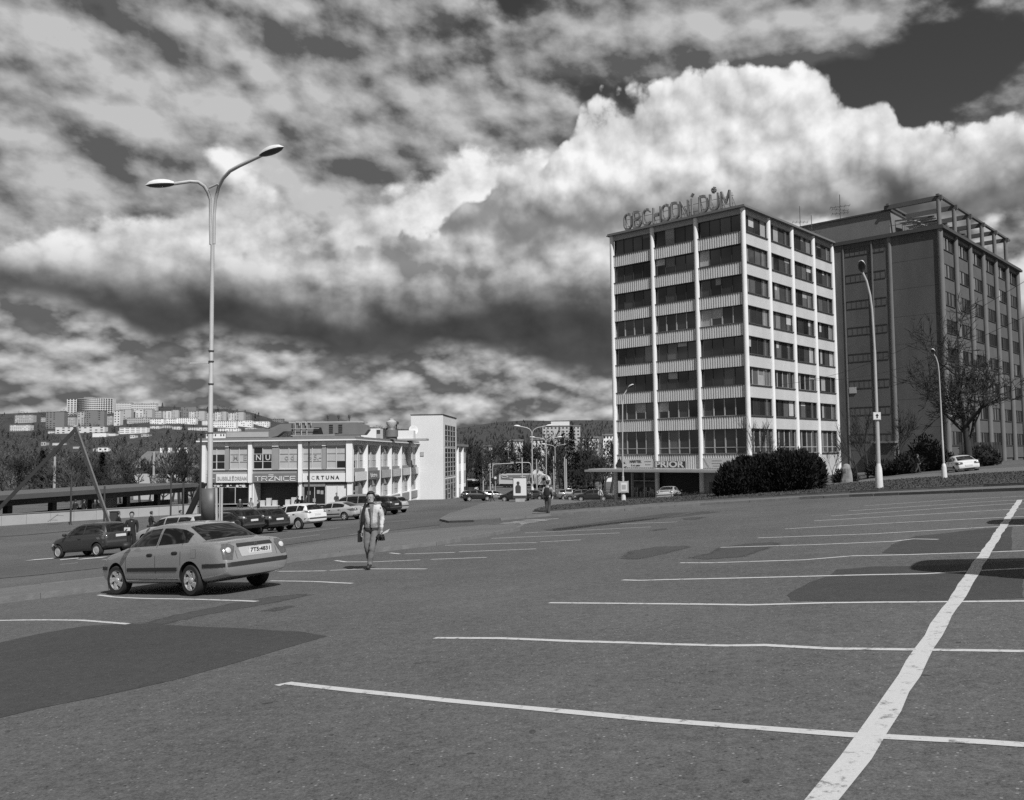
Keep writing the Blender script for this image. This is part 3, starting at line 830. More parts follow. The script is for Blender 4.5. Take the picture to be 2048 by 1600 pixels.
lb = board('banner', 'long pale banner with faint grey print over the store entrance', .3, 5.95, 4.0, 5.15, .12, mat('banner_grey', .5, .7, .12, 2), [('━━━━━', .22, -.9, .85, 1.3, mat('faint_print', .3), 0), ('━━━━', .22, -.9, .55, 1.3, mat('faint_print', .3), 0), ('━━━', .22, -.9, .25, 1.0, mat('faint_print', .3), 0), ('▣', .8, .6, .55, .5, mat('faint_print', .3), 0), ('━━━', .22, 1.7, .7, 1.0, mat('faint_print', .3), 0)])
MB().prism([(2.7, 1.1), (2.55, 1.1), (1.9, .1), (2.1, .1)], (0, .0, 0), (1, 0, 0), (0, 0, 1), (0, 1, 0), .012).build('motif', mat('faint_print', .3), lb)

# the letters on the roof
def smooth_path(pts, k=5, closed=False):
    return pts
def arc(cx, cy, rx, ry, a0, a1, n=10): return [(cx + rx * math.cos(R(a0 + (a1 - a0) * i / n)), cy + ry * math.sin(R(a0 + (a1 - a0) * i / n))) for i in range(n + 1)]
w_ = .30
GL = {
 'O': [arc(0, .70, w_, .30, 0, 180, 8) + arc(0, .30, w_, .30, 180, 360, 8) + [(w_, .7)]],
 'B': [[(-w_, 0), (-w_, 1)], [(-w_, 1), (.02, 1)] + arc(.02, .76, .24, .24, 90, -90, 8) + [(-w_, .52)], [(.02, .52)] + arc(.02, .26, .28, .26, 90, -90, 8) + [(-w_, 0)]],
 'C': [arc(0, .70, w_, .30, 20, 180, 8) + arc(0, .30, w_, .30, 180, 340, 8)],
 'H': [[(-w_, 0), (-w_, 1)], [(w_, 0), (w_, 1)], [(-w_, .5), (w_, .5)]],
 'D': [[(-w_, 0), (-w_, 1)], [(-w_, 1), (-.04, 1)] + arc(-.04, .66, .34, .34, 90, 0, 6) + arc(-.04, .34, .34, .34, 0, -90, 6) + [(-w_, 0)]],
 'N': [[(-w_, 0), (-w_, 1), (w_, 0), (w_, 1)]],
 'Í': [[(0, 0), (0, 1)], [(-.02, 1.12), (.14, 1.32)]],
 'Ů': [[(-w_, 1), (-w_, .3)] + arc(0, .30, w_, .30, 180, 360, 8) + [(w_, 1)], arc(0, 1.22, .13, .12, 0, 360, 10)],
 'M': [[(-.36, 0), (-.30, 1), (0, .25), (.30, 1), (.36, 0)]],
}
RS = thing('roof_sign', 'metal letters OBCHODNÍ DŮM standing on a rail along the roof edge', 'sign', M=TW.matrix_basis @ Matrix.Translation((.35, 0, ROOFZ + .30)))
M_LET = mat('letter_metal', .20, .5, .2, 3)
def py_of(px):
    P = [(1224, 18.45), (1303, 12.3), (1390, 6.15), (1484, 0)]
    for (a, ya), (b, yb) in zip(P[:-1], P[1:]):
        if px <= b: return ya + (yb - ya) * (px - a) / (b - a)
for ch, px in zip('OBCHODNÍDŮM', (1254, 1272, 1291, 1311, 1329, 1348, 1366, 1381, 1404, 1426, 1449)):
    mb = MB(); H_ = 1.95
    for path in GL[ch]:
        P = [(0, -p[0] * 1.75, .28 + p[1] * H_) for p in path]
        for a, b in zip(P[:-1], P[1:]): mb.bar(a, b, .34, .17, up=(0, 1, .3))
    place('letter', mb.mesh('letter', M_LET), RS, Matrix.Translation((0, py_of(px), 0)))
mb = MB()
for z in (.7, 1.6): mb.bar((.25, 1.4, z), (.25, 16.9, z), .04)
mb.bar((.1, .9, .04), (.1, 17.3, .04), .10, .08)
for i in range(12):
    y = 1.6 + i * 1.36; mb.bar((.25, y, 0), (.25, y, 2.0), .035); mb.bar((.25, y, 1.5), (1.5, y, 0), .03)
mb.build('frame', M_DARKSTEEL, RS)

def antenna(loc, h, arms, label, seed=1):
    o = thing('roof_antenna', label, 'antenna', loc)
    mb = MB(); mb.bar((0, 0, 0), (0, 0, h), .07)
    mb.build('mast', M_DARKSTEEL, o)
    rr = random.Random(seed)
    for i in range(arms):
        z = h * (.25 + .4 * i / max(1, arms)); a = rr.uniform(-.5, .5); L = rr.uniform(.7, 1.3)
        m2 = MB(); d = Vector((math.cos(a), math.sin(a), rr.uniform(-.1, .25)))
        p = Vector((0, 0, z)); m2.bar(p - d * L, p + d * L, .045)
        for k in range(5): q = p + d * L * (k / 2 - 1); m2.bar(q + Vector((0, .3, -.12)), q + Vector((0, -.3, .12)), .03)
        m2.build('arm', M_DARKSTEEL, o)
    return o
# ------------------------------------------------------------------ the darker tower beside it
KX, KY = CX + DV.x * 24.67 - DU.x * 13.55, CY + DV.y * 24.67 - DU.y * 13.55
ZB2 = -1.6
TB = thing('office_tower', 'dark rendered office tower with round columns and an open roof terrace frame', 'building', M=frame((KX, KY, ZB2), DV, DU))
Z = lambda z: z - ZB2
M_DR = mat('dark_render', .092, .9, .42, .35, bump=.15, bscale=8, stretch=(1, 1, .3))
M_COLB = mat('grey_round_column', .15, .75, .14, .8)
M_PENT = mat('grey_penthouse_render', .16, .9, .2, .35)
MB().box(-.08, 37.1, .35, 32, 0, Z(29.0)).build('wall', M_DR, TB)
MB().box(-.16, -.05, 12.05, 13.5, 0, Z(29.0)).build('wall_strip', M_DR, TB)
for k in range(8): MB().box(-.085, -.075, .4, 6.0, Z(25.6 - k * FH), Z(25.6 - k * FH) + .05).build('wall_joint', mat('joint_dark', .06, .9, .3), TB)
mb = MB(); mb.lathe([(.36, 0), (.34, Z(29.0))], 16); me_cb = mb.mesh('column', M_COLB, 40)
for x, y in ((.02, .02), (.12, 6.15), (6.15, .05), (12.3, .05), (18.4, .05), (24.6, .05), (30.75, .05), (36.9, .05)): place('column', me_cb, TB, Matrix.Translation((x, y, 0)))
MB().box(-.40, 37.6, -.55, 34, Z(29.0), Z(29.32)).box(-.3, 37.5, -.42, 34, Z(29.32), Z(29.5)).build('roof_slab', mat('dark_eave', .06, .8, .2), TB)
F_L2, F_R2 = F_L, F_R
WB = 5.15
me_slot = MB()
me_slot.box(0, WB, -.12, .03, 0, .07).box(0, WB, -.12, .03, 1.03, 1.10)
for i in range(9): me_slot.box(WB * i / 8 - .03, WB * i / 8 + .03, -.1, .0, .07, 1.03)
me_slot = me_slot.mesh('window', M_FRAME_D)
me_slp = MB().box(0, WB / 8 - .06, -.09, -.07, 0, .96).mesh('pane', M_GLASS[0])
rnd = random.Random(21)
for k in range(8):
    z = 27.9 - k * FH - .55
    win = place('window', me_slot, TB, F_L(6.72, .10, Z(z)))
    for i in range(8):
        g = rnd.choices(range(7), (6, 4, 2, 1, .6, .5, .5))[0]
        place('pane', me_slp, win, Matrix.Translation((i * WB / 8 + .03, 0, .07)), M_GLASS[g])
me_bw = win_frame(4.9, 1.75, 4, .09).mesh('window', M_FRAME_D)
me_bp = MB().box(0, 1.16, -.03, -.015, 0, 1.65).mesh('pane', M_GLASS[3])
me_bs = MB().box(-.2, 5.1, -.1, .02, 0, FH - 1.75).mesh('spandrel_panel', mat('grey_spandrel', .085, .85, .2, .5))
me_bl = MB().box(-.05, 4.95, 0, .12, -.06, 0).mesh('sill', M_FRAME_D)
for b in range(6):
    for k in range(8):
        zs = 26.8 - k * FH
        win = place('window', me_bw, TB, F_R(b * BAY + .62, -.26, Z(zs)))
        for i in range(4):
            g = rnd.choices(range(7), (3, 3, 3, 2, 1, .4, .1) if k < 3 else (4, 4, 3, 1, .5, .2, 0))[0]
            place('pane', me_bp, win, Matrix.Translation((i * 4.9 / 4 + .03, 0, .05)), M_GLASS[g])
        place('spandrel_panel', me_bs, TB, F_R(b * BAY + .62, -.22, Z(zs - FH + 1.75)))
        place('sill', me_bl, TB, F_R(b * BAY + .62, -.22, Z(zs)))
MB().box(-.02, 37, .08, .3, Z(28.6), Z(29.0)).build('cornice_beam', M_PENT, TB)
mb = MB(); mb.bar((-.18, 12.1, 0), (-.18, 12.1, Z(28.9)), .13); mb.build('drain_pipe', M_COLB, TB)
mb = MB(); mb.bar((-.2, 8.35, 0), (-.2, 8.35, Z(28.9)), .15); mb.build('drain_pipe', M_COLB, TB)
# penthouse and open roof frame
MB().box(.25, 9, 6.05, 32, Z(29.5), Z(32.55)).build('penthouse', M_PENT, TB)
MB().box(.05, 9.3, 5.9, 32.5, Z(32.55), Z(32.75)).build('penthouse_roof', mat('dark_eave', .06), TB)
for x in (0, 6.15, 12.3, 18.4, 24.6, 30.7):
    for y in (0.05, 6.1):
        if x == 0 and y > 1: continue
        mb = MB(); mb.lathe([(.27, 0), (.27, Z(32.7) - Z(29.5))], 12)
        place('terrace_post', mb.mesh('terrace_post', M_COLB, 40), TB, Matrix.Translation((x + .1, y, Z(29.5))))
    mb = MB(); mb.bar((x + .1, -.4, Z(32.95)), (x + .1, 6.6, Z(32.95)), .42, .55); mb.build('terrace_beam', mat('terrace_concrete', .085, .8, .2), TB)
for y in (.05, 6.1):
    mb = MB(); mb.bar((-.3, y, Z(33.26)), (33, y, Z(33.26)), .36, .26); mb.build('terrace_beam', mat('terrace_concrete', .16), TB)
for i in range(5):
    for j in range(2):
        M2 = Matrix.Translation((2.2 + i * 2.6, 1.6 + j * 2.1, Z(31.2))) @ Matrix.Rotation(R(-6), 4, 'Y')
        place('frosted_panel', MB().box(0, 2.4, 0, 1.95, 0, .05).mesh('frosted_panel', mat('frosted_glass', .55, .35, .1)), TB, M2)
for i in range(6):
    mb = MB(); mb.bar((2.1 + i * 2.6, 1.2, Z(31.25)), (2.1 + i * 2.6, 6.0, Z(31.55)), .14, .2); mb.build('panel_rafter', mat('terrace_concrete', .16), TB)
for i in range(5): mb = MB(); mb.bar((-.3, .8 + i * 1.1, Z(29.5)), (-.3, .8 + i * 1.1, Z(30.4)), .04); mb.build('railing_post', M_DARKSTEEL, TB)
MB().box(-.34, -.3, .3, 6, Z(30.38), Z(30.43)).build('railing', M_DARKSTEEL, TB)
# low wing between the towers
MB().box(-.9, .2, 6.2, 8.6, Z(-.4), Z(2.6)).build('entrance_block', mat('dark_block', .07, .8, .2), TB)
MB().box(-1.3, .2, 5.9, 8.9, Z(2.6), Z(2.85)).build('entrance_roof', M_PENT, TB)
MB().box(-.2, .0, 11.0, 11.9, Z(9.2), Z(10.0)).build('air_vent', M_FRAME_L, TB)
antenna(TB.matrix_basis @ Vector((.6, 12.6, Z(32.75))), 3.4, 3, 'tall spidery aerial on the penthouse roof of the dark tower', 3)
antenna(TW.matrix_basis @ Vector((21.0, 1.2, ROOFZ + .3)), 3.2, 3, 'aerial mast on the white tower roof in front of the penthouse', 5)
antenna(TB.matrix_basis @ Vector((.7, 18.3, Z(32.75))), 3.0, 1, 'thin single aerial at the far end of the penthouse roof', 6)

o = thing('overhead_wire', 'two thin overhead wires slanting up to the right across the dark tower', 'wire')
for k, (a, b_) in enumerate((((1560, 770), (2120, 520)), ((1600, 760), (2120, 600)))):
    P, Q = at(a[0], a[1], 75), at(b_[0], b_[1], 38); mb = MB()
    mb.tube([P.lerp(Q, i / 12) - Vector((0, 0, 1.2 * math.sin(math.pi * i / 12))) for i in range(13)], .012, 4); mb.build('wire', M_BLACK, o)

# ------------------------------------------------------------------ market hall
HA = R(4.4)
HS = Vector((math.sin(HA), math.cos(HA), 0)); HF = Vector((math.cos(HA), -math.sin(HA), 0))   # along the side, along the front to the right
HX, HY, HZ = -19.4, 106.0, -4.35
# local x runs along the front (the corner at 0, the far end negative), local y runs back along the side
MH = thing('market_hall', 'long white two storey market hall with signs, windows and a flat roof', 'building', M=frame((HX, HY, HZ), HF, HS))
h = lambda z: z - HZ
M_HW = mat('hall_white_render', .76, .85, .1, .5)
M_HG = mat('hall_grey_wall', .27, .85, .15, .6)
M_SIGNG = mat('sign_grey', .16, .6, .08)
M_SIGNW = mat('sign_white', .68, .6, .05)
M_BLIND = mat('window_blind', .40, .8, .18, .9)
M_HFR = mat('hall_window_frame', .5, .6, .1)
FW = 18.9                                    # front length
MB().box(-FW + .1, -.5, 2.7, 60, 0, h(3.6)).box(-FW + .1, -.5, .55, 2.7, h(-1.4), h(3.6)).build('core', M_CORE, MH)
mb = MB(); mb.box(-FW - .4, .55, -.55, 42.0, h(3.62), h(3.80)).box(-FW - .25, .4, -.4, 42.0, h(3.80), h(4.05))
mb.build('roof', mat('hall_roof_edge', .20, .7, .15), MH)
MB().box(-FW - .42, .58, -.58, -.55, h(3.6), h(3.74)).build('gutter', M_HW, MH)
MB().box(.55, .59, -.55, 42.0, h(3.6), h(3.74)).build('gutter', M_HW, MH)
MB().box(-FW, 0, .05, .5, h(2.98), h(3.6)).build('lintel', M_HW, MH)
MB().box(-FW, 0, .12, .5, h(-.33), h(.12)).build('wall_band', M_HG, MH)
FT = lambda x, out, z: frame((x, -out, z), (1, 0, 0), (0, -1, 0))
FTX = lambda x, out, z: Matrix(((1, 0, 0, x), (0, 0, -1, -out), (0, 1, 0, z), (0, 0, 0, 1)))
for x0, x1 in ((-FW, -FW + .65), (-12.9, -12.42), (-6.65, -6.2), (-.72, .05)):
    MB().box(x0, x1, -.28, .5, h(-1.42), h(3.6)).build('column', M_HW, MH)
    MB().box(x0 + .08, x1 - .1, -.06, .5, 0, h(-1.42)).build('column', M_HW, MH)
for x0, x1 in ((-15.85, -15.4), (-9.95, -9.15), (-3.75, -3.28)):
    MB().box(x0, x1, -.02, .5, h(.12), h(3.0)).build('pier', M_HG, MH)
    MB().box(x0, x1, -.16, .04, h(2.95), h(3.58)).build('pier_cap', M_HW, MH)
def hall_window(x0, x1, style, letters=''):
    w, hh = x1 - x0, 2.72
    mb = MB(); t = .06
    mb.box(0, w, -.05, .05, 0, t).box(0, w, -.05, .05, hh - t, hh).box(0, t, -.05, .05, 0, hh).box(w - t, w, -.05, .05, 0, hh).box(w / 2 - .05, w / 2 + .05, -.05, .06, 0, hh)
    for z in (.92, 1.84): mb.box(t, w - t, -.045, .05, z - .03, z + .03)
    mb.box(-.05, w + .05, .0, .14, -.10, 0)
    win = place('window', mb.mesh('window', M_HFR), MH, FT(x0, -.12, h(.22)))
    me = MB().box(0, w / 2 - .1, -.03, -.015, 0, .84).mesh('pane', M_BLIND)
    for i in range(2):
        for j in range(3):
            place('pane', me, win, Matrix.Translation((i * w / 2 + .06, 0, j * .92 + .05)), M_GLASS[0] if style[j][i] == 'd' else M_BLIND)
    for ch, cx, m in letters:
        place('lettering', text_mesh(ch, .95, .012, m, .012), win, Matrix(((1, 0, 0, cx * w), (0, 0, -1, .03), (0, 1, 0, 1.38), (0, 0, 0, 1))))
    return win
MF = mat('faint_letter', .29, .7, 0); ML = mat('window_letter', .5, .7, 0)
hall_window(-18.05, -15.9, ('dd', 'dd', 'bb'))
hall_window(-15.3, -12.95, ('bb', 'bb', 'bb'), (('M', .3, MF), ('E', .8, MF)))
hall_window(-12.35, -10.0, ('dd', 'dd', 'db'), (('N', .27, ML), ('U', .77, ML)))
hall_window(-9.1, -6.7, ('bb', 'bb', 'bb'), (('o', .38, MF), ('d', .68, MF)))
hall_window(-6.15, -3.8, ('bb', 'bb', 'bb'), (('6', .35, MF), ('5,-', .76, MF)))
hall_window(-3.2, -.8, ('bd', 'bb', 'bb'))
# fascia signs
def fascia(label, x0, x1, m, texts, y0=.02):
    o = thing('shop_sign', label, 'sign', M=MH.matrix_basis @ frame(((x0 + x1) / 2, -y0, h(-1.40)), (1, 0, 0), (0, 1, 0)))
    w = x1 - x0
    MB().box(-w / 2, w / 2, 0, .12, 0, 1.06).build('board', m, o)
    for s, size, cx, cz, wd, tm, bold in texts: place('lettering', text_mesh(s, size, .02, tm, bold, width=wd), o, Matrix(((1, 0, 0, cx), (0, 0, -1, -.02), (0, 1, 0, cz), (0, 0, 0, 1))))
    return o
M_OUT = mat('outline_letter', .38, .6, 0)
bsg = fascia('grey and white BUBBLE DREAM sign behind the tall lamp post', -18.1, -12.95, M_SIGNW, [('BUBBLE', .62, -.4, .5, 1.75, M_OUT, .02), ('DREAM', .62, 1.65, .5, 1.5, M_OUT, .02), ('!', .8, .68, .5, .14, M_TEXT_D, .02)])
MB().box(-2.57, -1.45, -.02, 0, .0, 1.06).build('grey_panel', M_SIGNG, bsg); MB().box(-2.5, -1.6, -.035, -.02, .5, .55).build('line', M_TEXT_L, bsg)
sg = fascia('grey TRŽNICE sign over the wide dark entrance', -12.4, -6.7, M_SIGNG, [])
# the wide lettering drawn stroke by stroke
def strokes(parent, glyphs, x, w, hgt, gap, t, m, z0, y=-.03):
    for g in glyphs:
        mb = MB()
        for path in g:
            P = [(p[0] * w, 0, p[1] * hgt) for p in path]
            for a, b in zip(P[:-1], P[1:]):
                d = (Vector(b) - Vector(a)).normalized() * t / 2
                mb.bar(Vector(a) - d, Vector(b) + d, .05, t, up=(0, 0, 1) if abs(d.z) < t * .4 else (1, 0, 0))
        place('letter', mb.mesh('letter', m), parent, Matrix.Translation((x, y, z0)))
        x += w + gap
    return x
RZ = {'T': [[(0, 1), (1, 1)], [(.5, 1), (.5, 0)]], 'R': [[(0, 0), (0, 1), (.85, 1), (1, .88), (1, .55), (.85, .45), (0, .45)], [(.6, .45), (1, 0)]],
      'Ž': [[(0, 1), (1, 1), (0, 0), (1, 0)], [(.1, 1.38), (.95, 1.38)]], 'N': [[(0, 0), (0, 1), (1, 0), (1, 1)]], 'I': [[(.0, 0), (.0, 1)]],
      'C': [[(1, 1), (.12, 1), (0, .88), (0, .12), (.12, 0), (1, 0)]], 'E': [[(1, 1), (0, 1), (0, 0), (1, 0)], [(0, .5), (.9, .5)]]}
x = -2.5
for ch in 'TRŽNICE':
    w = .06 if ch == 'I' else .62
    strokes(sg, [RZ[ch]], x, w, .50, 0, .095, M_TEXT_L, .2); x += w + .2
fascia('white FORTUNA sign with spaced dark capitals', -6.15, -.75, M_SIGNW, [('F', .62, -2.0, .5, None, M_TEXT_D, .015), ('C', .62, -1.4, .5, None, mat('pale_letter', .3), .0), ('R', .62, -.82, .5, None, M_TEXT_D, .015), ('T', .62, -.22, .5, None, M_TEXT_D, .015), ('U', .62, .38, .5, None, M_TEXT_D, .015), ('N', .62, 1.0, .5, None, M_TEXT_D, .015), ('A', .62, 1.6, .5, None, M_TEXT_D, .015)])
# ground floor shop fronts
MB().box(-FW + .6, -12.9, .25, .35, h(-1.95), h(-1.42)).build('shop_fascia', mat('shop_dark', .06, .6, .2), MH)
rr = random.Random(2)
for i in range(13):
    r_ = rr.uniform(.08, .26)
    place('paper_disc', MB().lathe([(r_, 0), (r_, .02)], 14).mesh('paper_disc', mat('paper_white', .6) if rr.random() < .7 else M_TEXT_D), MH, FTX(-18 + i * .4, -.22, h(-1.72) + rr.uniform(-.1, .15)))
def shopwin(x0, x1, z0, z1, n, m, fr):
    w, hh = x1 - x0, z1 - z0; mb = MB(); t = .07
    mb.box(0, w, -.04, .04, 0, t).box(0, w, -.04, .04, hh - t, hh)
    for i in range(n + 1): mb.box(w * i / n - t / 2, w * i / n + t / 2, -.04, .045, 0, hh)
    win = place('shop_window', mb.mesh('shop_window', fr), MH, FT(x0, -.3, z0))
    me = MB().box(0, w / n - .08, -.02, -.005, 0, hh - .1).mesh('pane', m)
    for i in range(n): place('pane', me, win, Matrix.Translation((w * i / n + .04, 0, .05)))
    return win
shopwin(-18.0, -13.0, .3, h(-1.95), 3, M_GLASS[0], M_HFR)
mb = MB(); mb.box(-12.4, -6.7, 2.4, 2.6, 0, h(-1.42)); mb.build('entrance_back', mat('entrance_dark', .05), MH)
MB().prism([(0, 0), (0, h(-1.42)), (2.3, h(-1.42)), (2.3, 0)], (-12.42, .1, 0), (0, 1, 0), (0, 0, 1), (1, 0, 0), .14).build('entrance_side_wall', M_HW, MH)
MB().box(-6.75, -6.62, .1, 2.4, 0, h(-1.42)).build('entrance_side_wall', M_HW, MH)
MB().box(-12.3, -6.7, .1, 2.4, h(-1.5), h(-1.42)).build('entrance_ceiling', M_CORE, MH)
shopwin(-6.1, -3.4, .2, h(-1.95), 2, M_GLASS[0], M_HFR)
MB().box(-6.1, -3.4, .2, .32, h(-1.95), h(-1.5)).build('shop_fascia', mat('shop_grey', .2, .6, .3, 3), MH)
for i, (x, z) in enumerate(((-5.6, 1.4), (-4.45, 1.5), (-4.0, 1.45), (-4.95, .5))): place('notice', MB().box(0, .35, 0, .02, 0, .45).mesh('notice', mat('paper_grey', .3)), MH, FT(x, -.24, z))
shopwin(-3.3, -.6, .1, h(-1.75), 2, mat('white_shop_film', .66, .5, .05), M_HFR)
MB().box(-3.3, -.6, .2, .3, h(-1.75), h(-1.45)).build('shop_fascia', mat('shop_dark', .06), MH)
# side facade: fins, two rows of windows, a row of boards
SB = [.3, 6.2, 13.4, 20.6, 27.8, 35, 42]
FS = lambda y, out, z: frame((out, y, z), (0, 1, 0), (1, 0, 0))
MB().box(-.3, 0, 0, 42, h(3.05), h(3.6)).build('lintel', M_HW, MH)
MB().box(-.35, .02, 0, 42, h(-1.40), h(.12)).build('wall_band', M_HG, MH)
MB().box(-.35, .0, 0, 42, h(-8), h(-4.0)).build('plinth', M_HW, MH)
me_fin = MB().box(-.4, .36, -.13, .13, h(-8), h(3.6)).mesh('fin', M_HW)
for y in SB[1:]: place('fin', me_fin, MH, Matrix.Translation((0, y, 0)))
def side_win(y0, y1, z0, z1, mi, name='window'):
    w, hh = y1 - y0, z1 - z0; mb = MB(); t = .09
    mb.box(0, w, -.03, .05, 0, t).box(0, w, -.03, .05, hh - t, hh)
    for i in range(4): mb.box(w * i / 3 - t / 2, w * i / 3 + t / 2, -.03, .06, 0, hh)
    mb.box(w / 2 - .28, w / 2 + .28, -.03, .16, 0, hh)
    for z in (.35, .68): mb.box(0, w, -.02, .03, hh * z - .03, hh * z + .03)
    win = place(name, mb.mesh(name, M_HFR), MH, frame((-.25, y0, z0), (0, 1, 0), (1, 0, 0)))
    me = MB().box(0, w / 3 - .12, -.02, -.005, 0, hh / 3 - .08).mesh('pane', M_BLIND)
    for i in range(3):
        for j in range(3): place('pane', me, win, Matrix.Translation((w * i / 3 + .06, 0, hh * j / 3 + .04)), rnd.choice((M_BLIND, M_BLIND, M_GLASS[4], M_GLASS[2])))
for a, b in zip(SB[:-1], SB[1:]):
    side_win(a + .3, b - .3, h(.15), h(3.0), 0)
    side_win(a + .3, b - .3, h(-4.1), h(-1.45), 0)
    MB().box(-.1, .12, a + .14, b - .14, h(-5.2), h(-4.12)).build('wall_panel', M_HG, MH)
side_win(36.4, 41.2, h(-6.3), h(-5.4), 0, 'basement_window')
for i, (a, b) in enumerate(zip(SB[:-1], SB[1:])):
    m = (M_SIGNW, M_SIGNG, mat('board_print', .42, .6, .35, .7), mat('board_print2', .50, .6, .25, .9), mat('board_print3', .55, .6, .2, .9), mat('board_print4', .6, .6, .2, .8))[i]
    o = thing('shop_sign', ('blank white board next to the corner column of the market hall side', 'dark grey bistro board on the market hall side', 'printed board with a slanted photo, third along the hall side', 'pale printed board, fourth along the hall side', 'pale printed board, fifth along the hall side', 'white board nearest the stair tower on the hall side')[i], 'sign', M=MH.matrix_basis @ frame((.30, (a + b) / 2, h(-1.36)), (0, 1, 0), (1, 0, 0)))
    w = b - a - .3
    MB().box(-w / 2, w / 2, -.06, .0, 0, 1.1).build('board', m, o)
    if i == 1: place('lettering', text_mesh('bistro', .8, .012, M_TEXT_L, .01, width=3.6), o, Matrix(((1, 0, 0, 0), (0, 0, 1, .02), (0, 1, 0, .5), (0, 0, 0, 1))))
    if i > 1: MB().box(-w / 2, -w / 2 + .9, 0, .02, .03, 1.07).build('dark_strip', M_SIGNG, o)
MB().box(.1, .5, .8, 2.6, .1, h(-2.0)).build('banner', mat('shop_grey', .2), MH)

# white stair tower on the side of the hall
STX, STY, STL = 0.0, 42.0, 16.0
MB().box(-1, 4.5, 42.02, 58, h(-9), h(8.5)).build('stair_tower', mat('stair_tower_white', .66, .85, .06, .3), MH)
MB().box(-1.1, 4.6, 41.95, 58.1, h(8.5), h(8.62)).build('stair_tower_roof', M_TEXT_D, MH)
for z0, z1, rows in ((3.2, 6.9, 4), (-2.0, 2.9, 6), (-5.9, -2.4, 4)):
    n = 4; w = 12.8; hh = z1 - z0
    mb = MB(); t = .12
    for i in range(n + 1): mb.box(w * i / n - t / 2, w * i / n + t / 2, -.02, .06, 0, hh)
    for j in range(rows + 1): mb.box(0, w, -.02, .055, hh * j / rows - t / 2, hh * j / rows + t / 2)
    win = place('stair_window', mb.mesh('stair_window', mat('stair_frame', .42, .6, .1)), MH, frame((4.5, 43.6, h(z0)), (0, 1, 0), (1, 0, 0)))
    me = MB().box(0, w / n - t, -.01, .01, 0, hh / rows - t).mesh('pane', M_GLASS[1])
    for i in range(n):
        for j in range(rows): place('pane', me, win, Matrix.Translation((w * i / n + t / 2, 0, hh * j / rows + t / 2)), rnd.choice((M_GLASS[0], M_GLASS[1], M_GLASS[2], M_GLASS[3])))
MB().box(.6, 1.2, 41.9, 42.02, h(1.6), h(2.3)).build('wall_lamp_box', M_FRAME_L, MH)
MB().box(4.45, 4.6, 44, 45.8, h(-6.1), h(-4.2)).box(4.45, 4.62, 50, 52, h(-6), h(-3.6)).build('doorway', M_GLASS[2], MH)
# wing beyond the tower
MB().box(-4, 3.3, 58.1, 80, h(-10), h(3.4)).build('far_wing', M_HW, MH)
MB().box(-4, 3.9, 58.1, 80.5, h(3.4), h(3.85)).build('far_wing_roof', mat('hall_roof_edge', .2), MH)
for i in range(3):
    for z0, z1 in ((.1, 2.9), (-4.0, -1.5), (-6.6, -4.9)):
        MB().box(3.3, 3.36, 59 + i * 7.2, 65 + i * 7.2, h(z0), h(z1)).build('window', M_BLIND if z0 > -5 else M_GLASS[1], MH)
    for k in range(1): MB().box(3.3, 3.8, 58.6 + i * 7.2, 58.9 + i * 7.2, h(-9), h(3.4)).build('fin', M_HW, MH)
# things on the roof
RZ0 = 4.05
def rt(name, label, cat, px, py, d):
    p = at(px, py, d); return thing(name, label, cat, (p.x, p.y, RZ0))
M_DUCT = mat('duct_metal', .15, .5, .2, .8); M_DUCTL = mat('duct_light', .34, .6, .15, 1)
o = rt('roof_duct', 'long low grey roof duct stepping up along the market hall roof', 'duct', 520, 870, 112)
mb = MB(); mb.box(-4.4, 1.2, 0, 1.6, .1, .95).box(-2.0, 1.2, .2, 1.4, .95, 1.25).prism([(1.2, .1), (1.2, 1.25), (2.6, 1.85), (4.0, 1.85), (4.0, .9), (3.0, .9), (2.2, .3)], (0, 0, 0), (1, 0, 0), (0, 0, 1), (0, 1, 0), 1.6)
mb.build('duct', M_DUCT, o); MB().box(-4.3, 1.1, -.05, 0, .2, .85).build('flange', M_DUCTL, o)
o = rt('air_handling_unit', 'large grey rooftop air handling unit with pipes and louvres', 'machine', 655, 870, 112)
MB().box(-4.4, 3.9, 0, 2.2, .35, 1.95).prism([(3.9, .35), (3.9, 1.95), (5.0, 1.6), (5.2, 1.0), (4.7, .35)], (0, 0, 0), (1, 0, 0), (0, 0, 1), (0, 1, 0), 2.2).build('casing', M_DUCT, o)
MB().box(-4.6, 4.2, -.2, 2.4, 0, .14).build('base', M_DUCTL, o)
for i, (x0, x1, z0, z1) in enumerate(((-1.9, -.8, .5, 1.35), (.9, 1.2, .5, .6))): MB().prism([(x0, z0), (x0 + .15, z1), (x1, z1), (x1 + .25, z0)], (0, -.03, 0), (1, 0, 0), (0, 0, 1), (0, 1, 0), .03).build('opening', M_BLACK, o)
for j in range(2):
    for k in range(5): MB().box(.2 + j * 1.2, .7 + j * 1.2, -.06, 0, .6 + k * .24, .72 + k * .24).build('louvre', M_BLACK, o)
for x in (-4.1, -3.3, -2.6):
    mb = MB(); mb.tube([(x, -.2, .3), (x, -.2, 1.9), (x + .1, -.2, 2.1), (x + .5, -.2, 2.1), (x + .55, -.2, 1.6)], .07, 6); mb.build('pipe', M_DUCTL, o)
mb = MB(); mb.bar((-4.6, -.35, .35), (1.0, -.35, .35), .08); mb.bar((-4.6, -.35, 1.2), (-1, -.35, 1.2), .06); mb.build('railing', M_DUCTL, o)
o = rt('roof_cabin', 'low wide plant room with a pale flat lid behind the air unit', 'machine', 650, 868, 122)
MB().box(-4.5, 5.0, 0, 3, 0, 2.3).build('casing', mat('plant_grey', .17, .7, .2), o); MB().box(-5, 5.4, -.3, 3.3, 2.3, 2.5).build('lid', M_DUCTL, o)
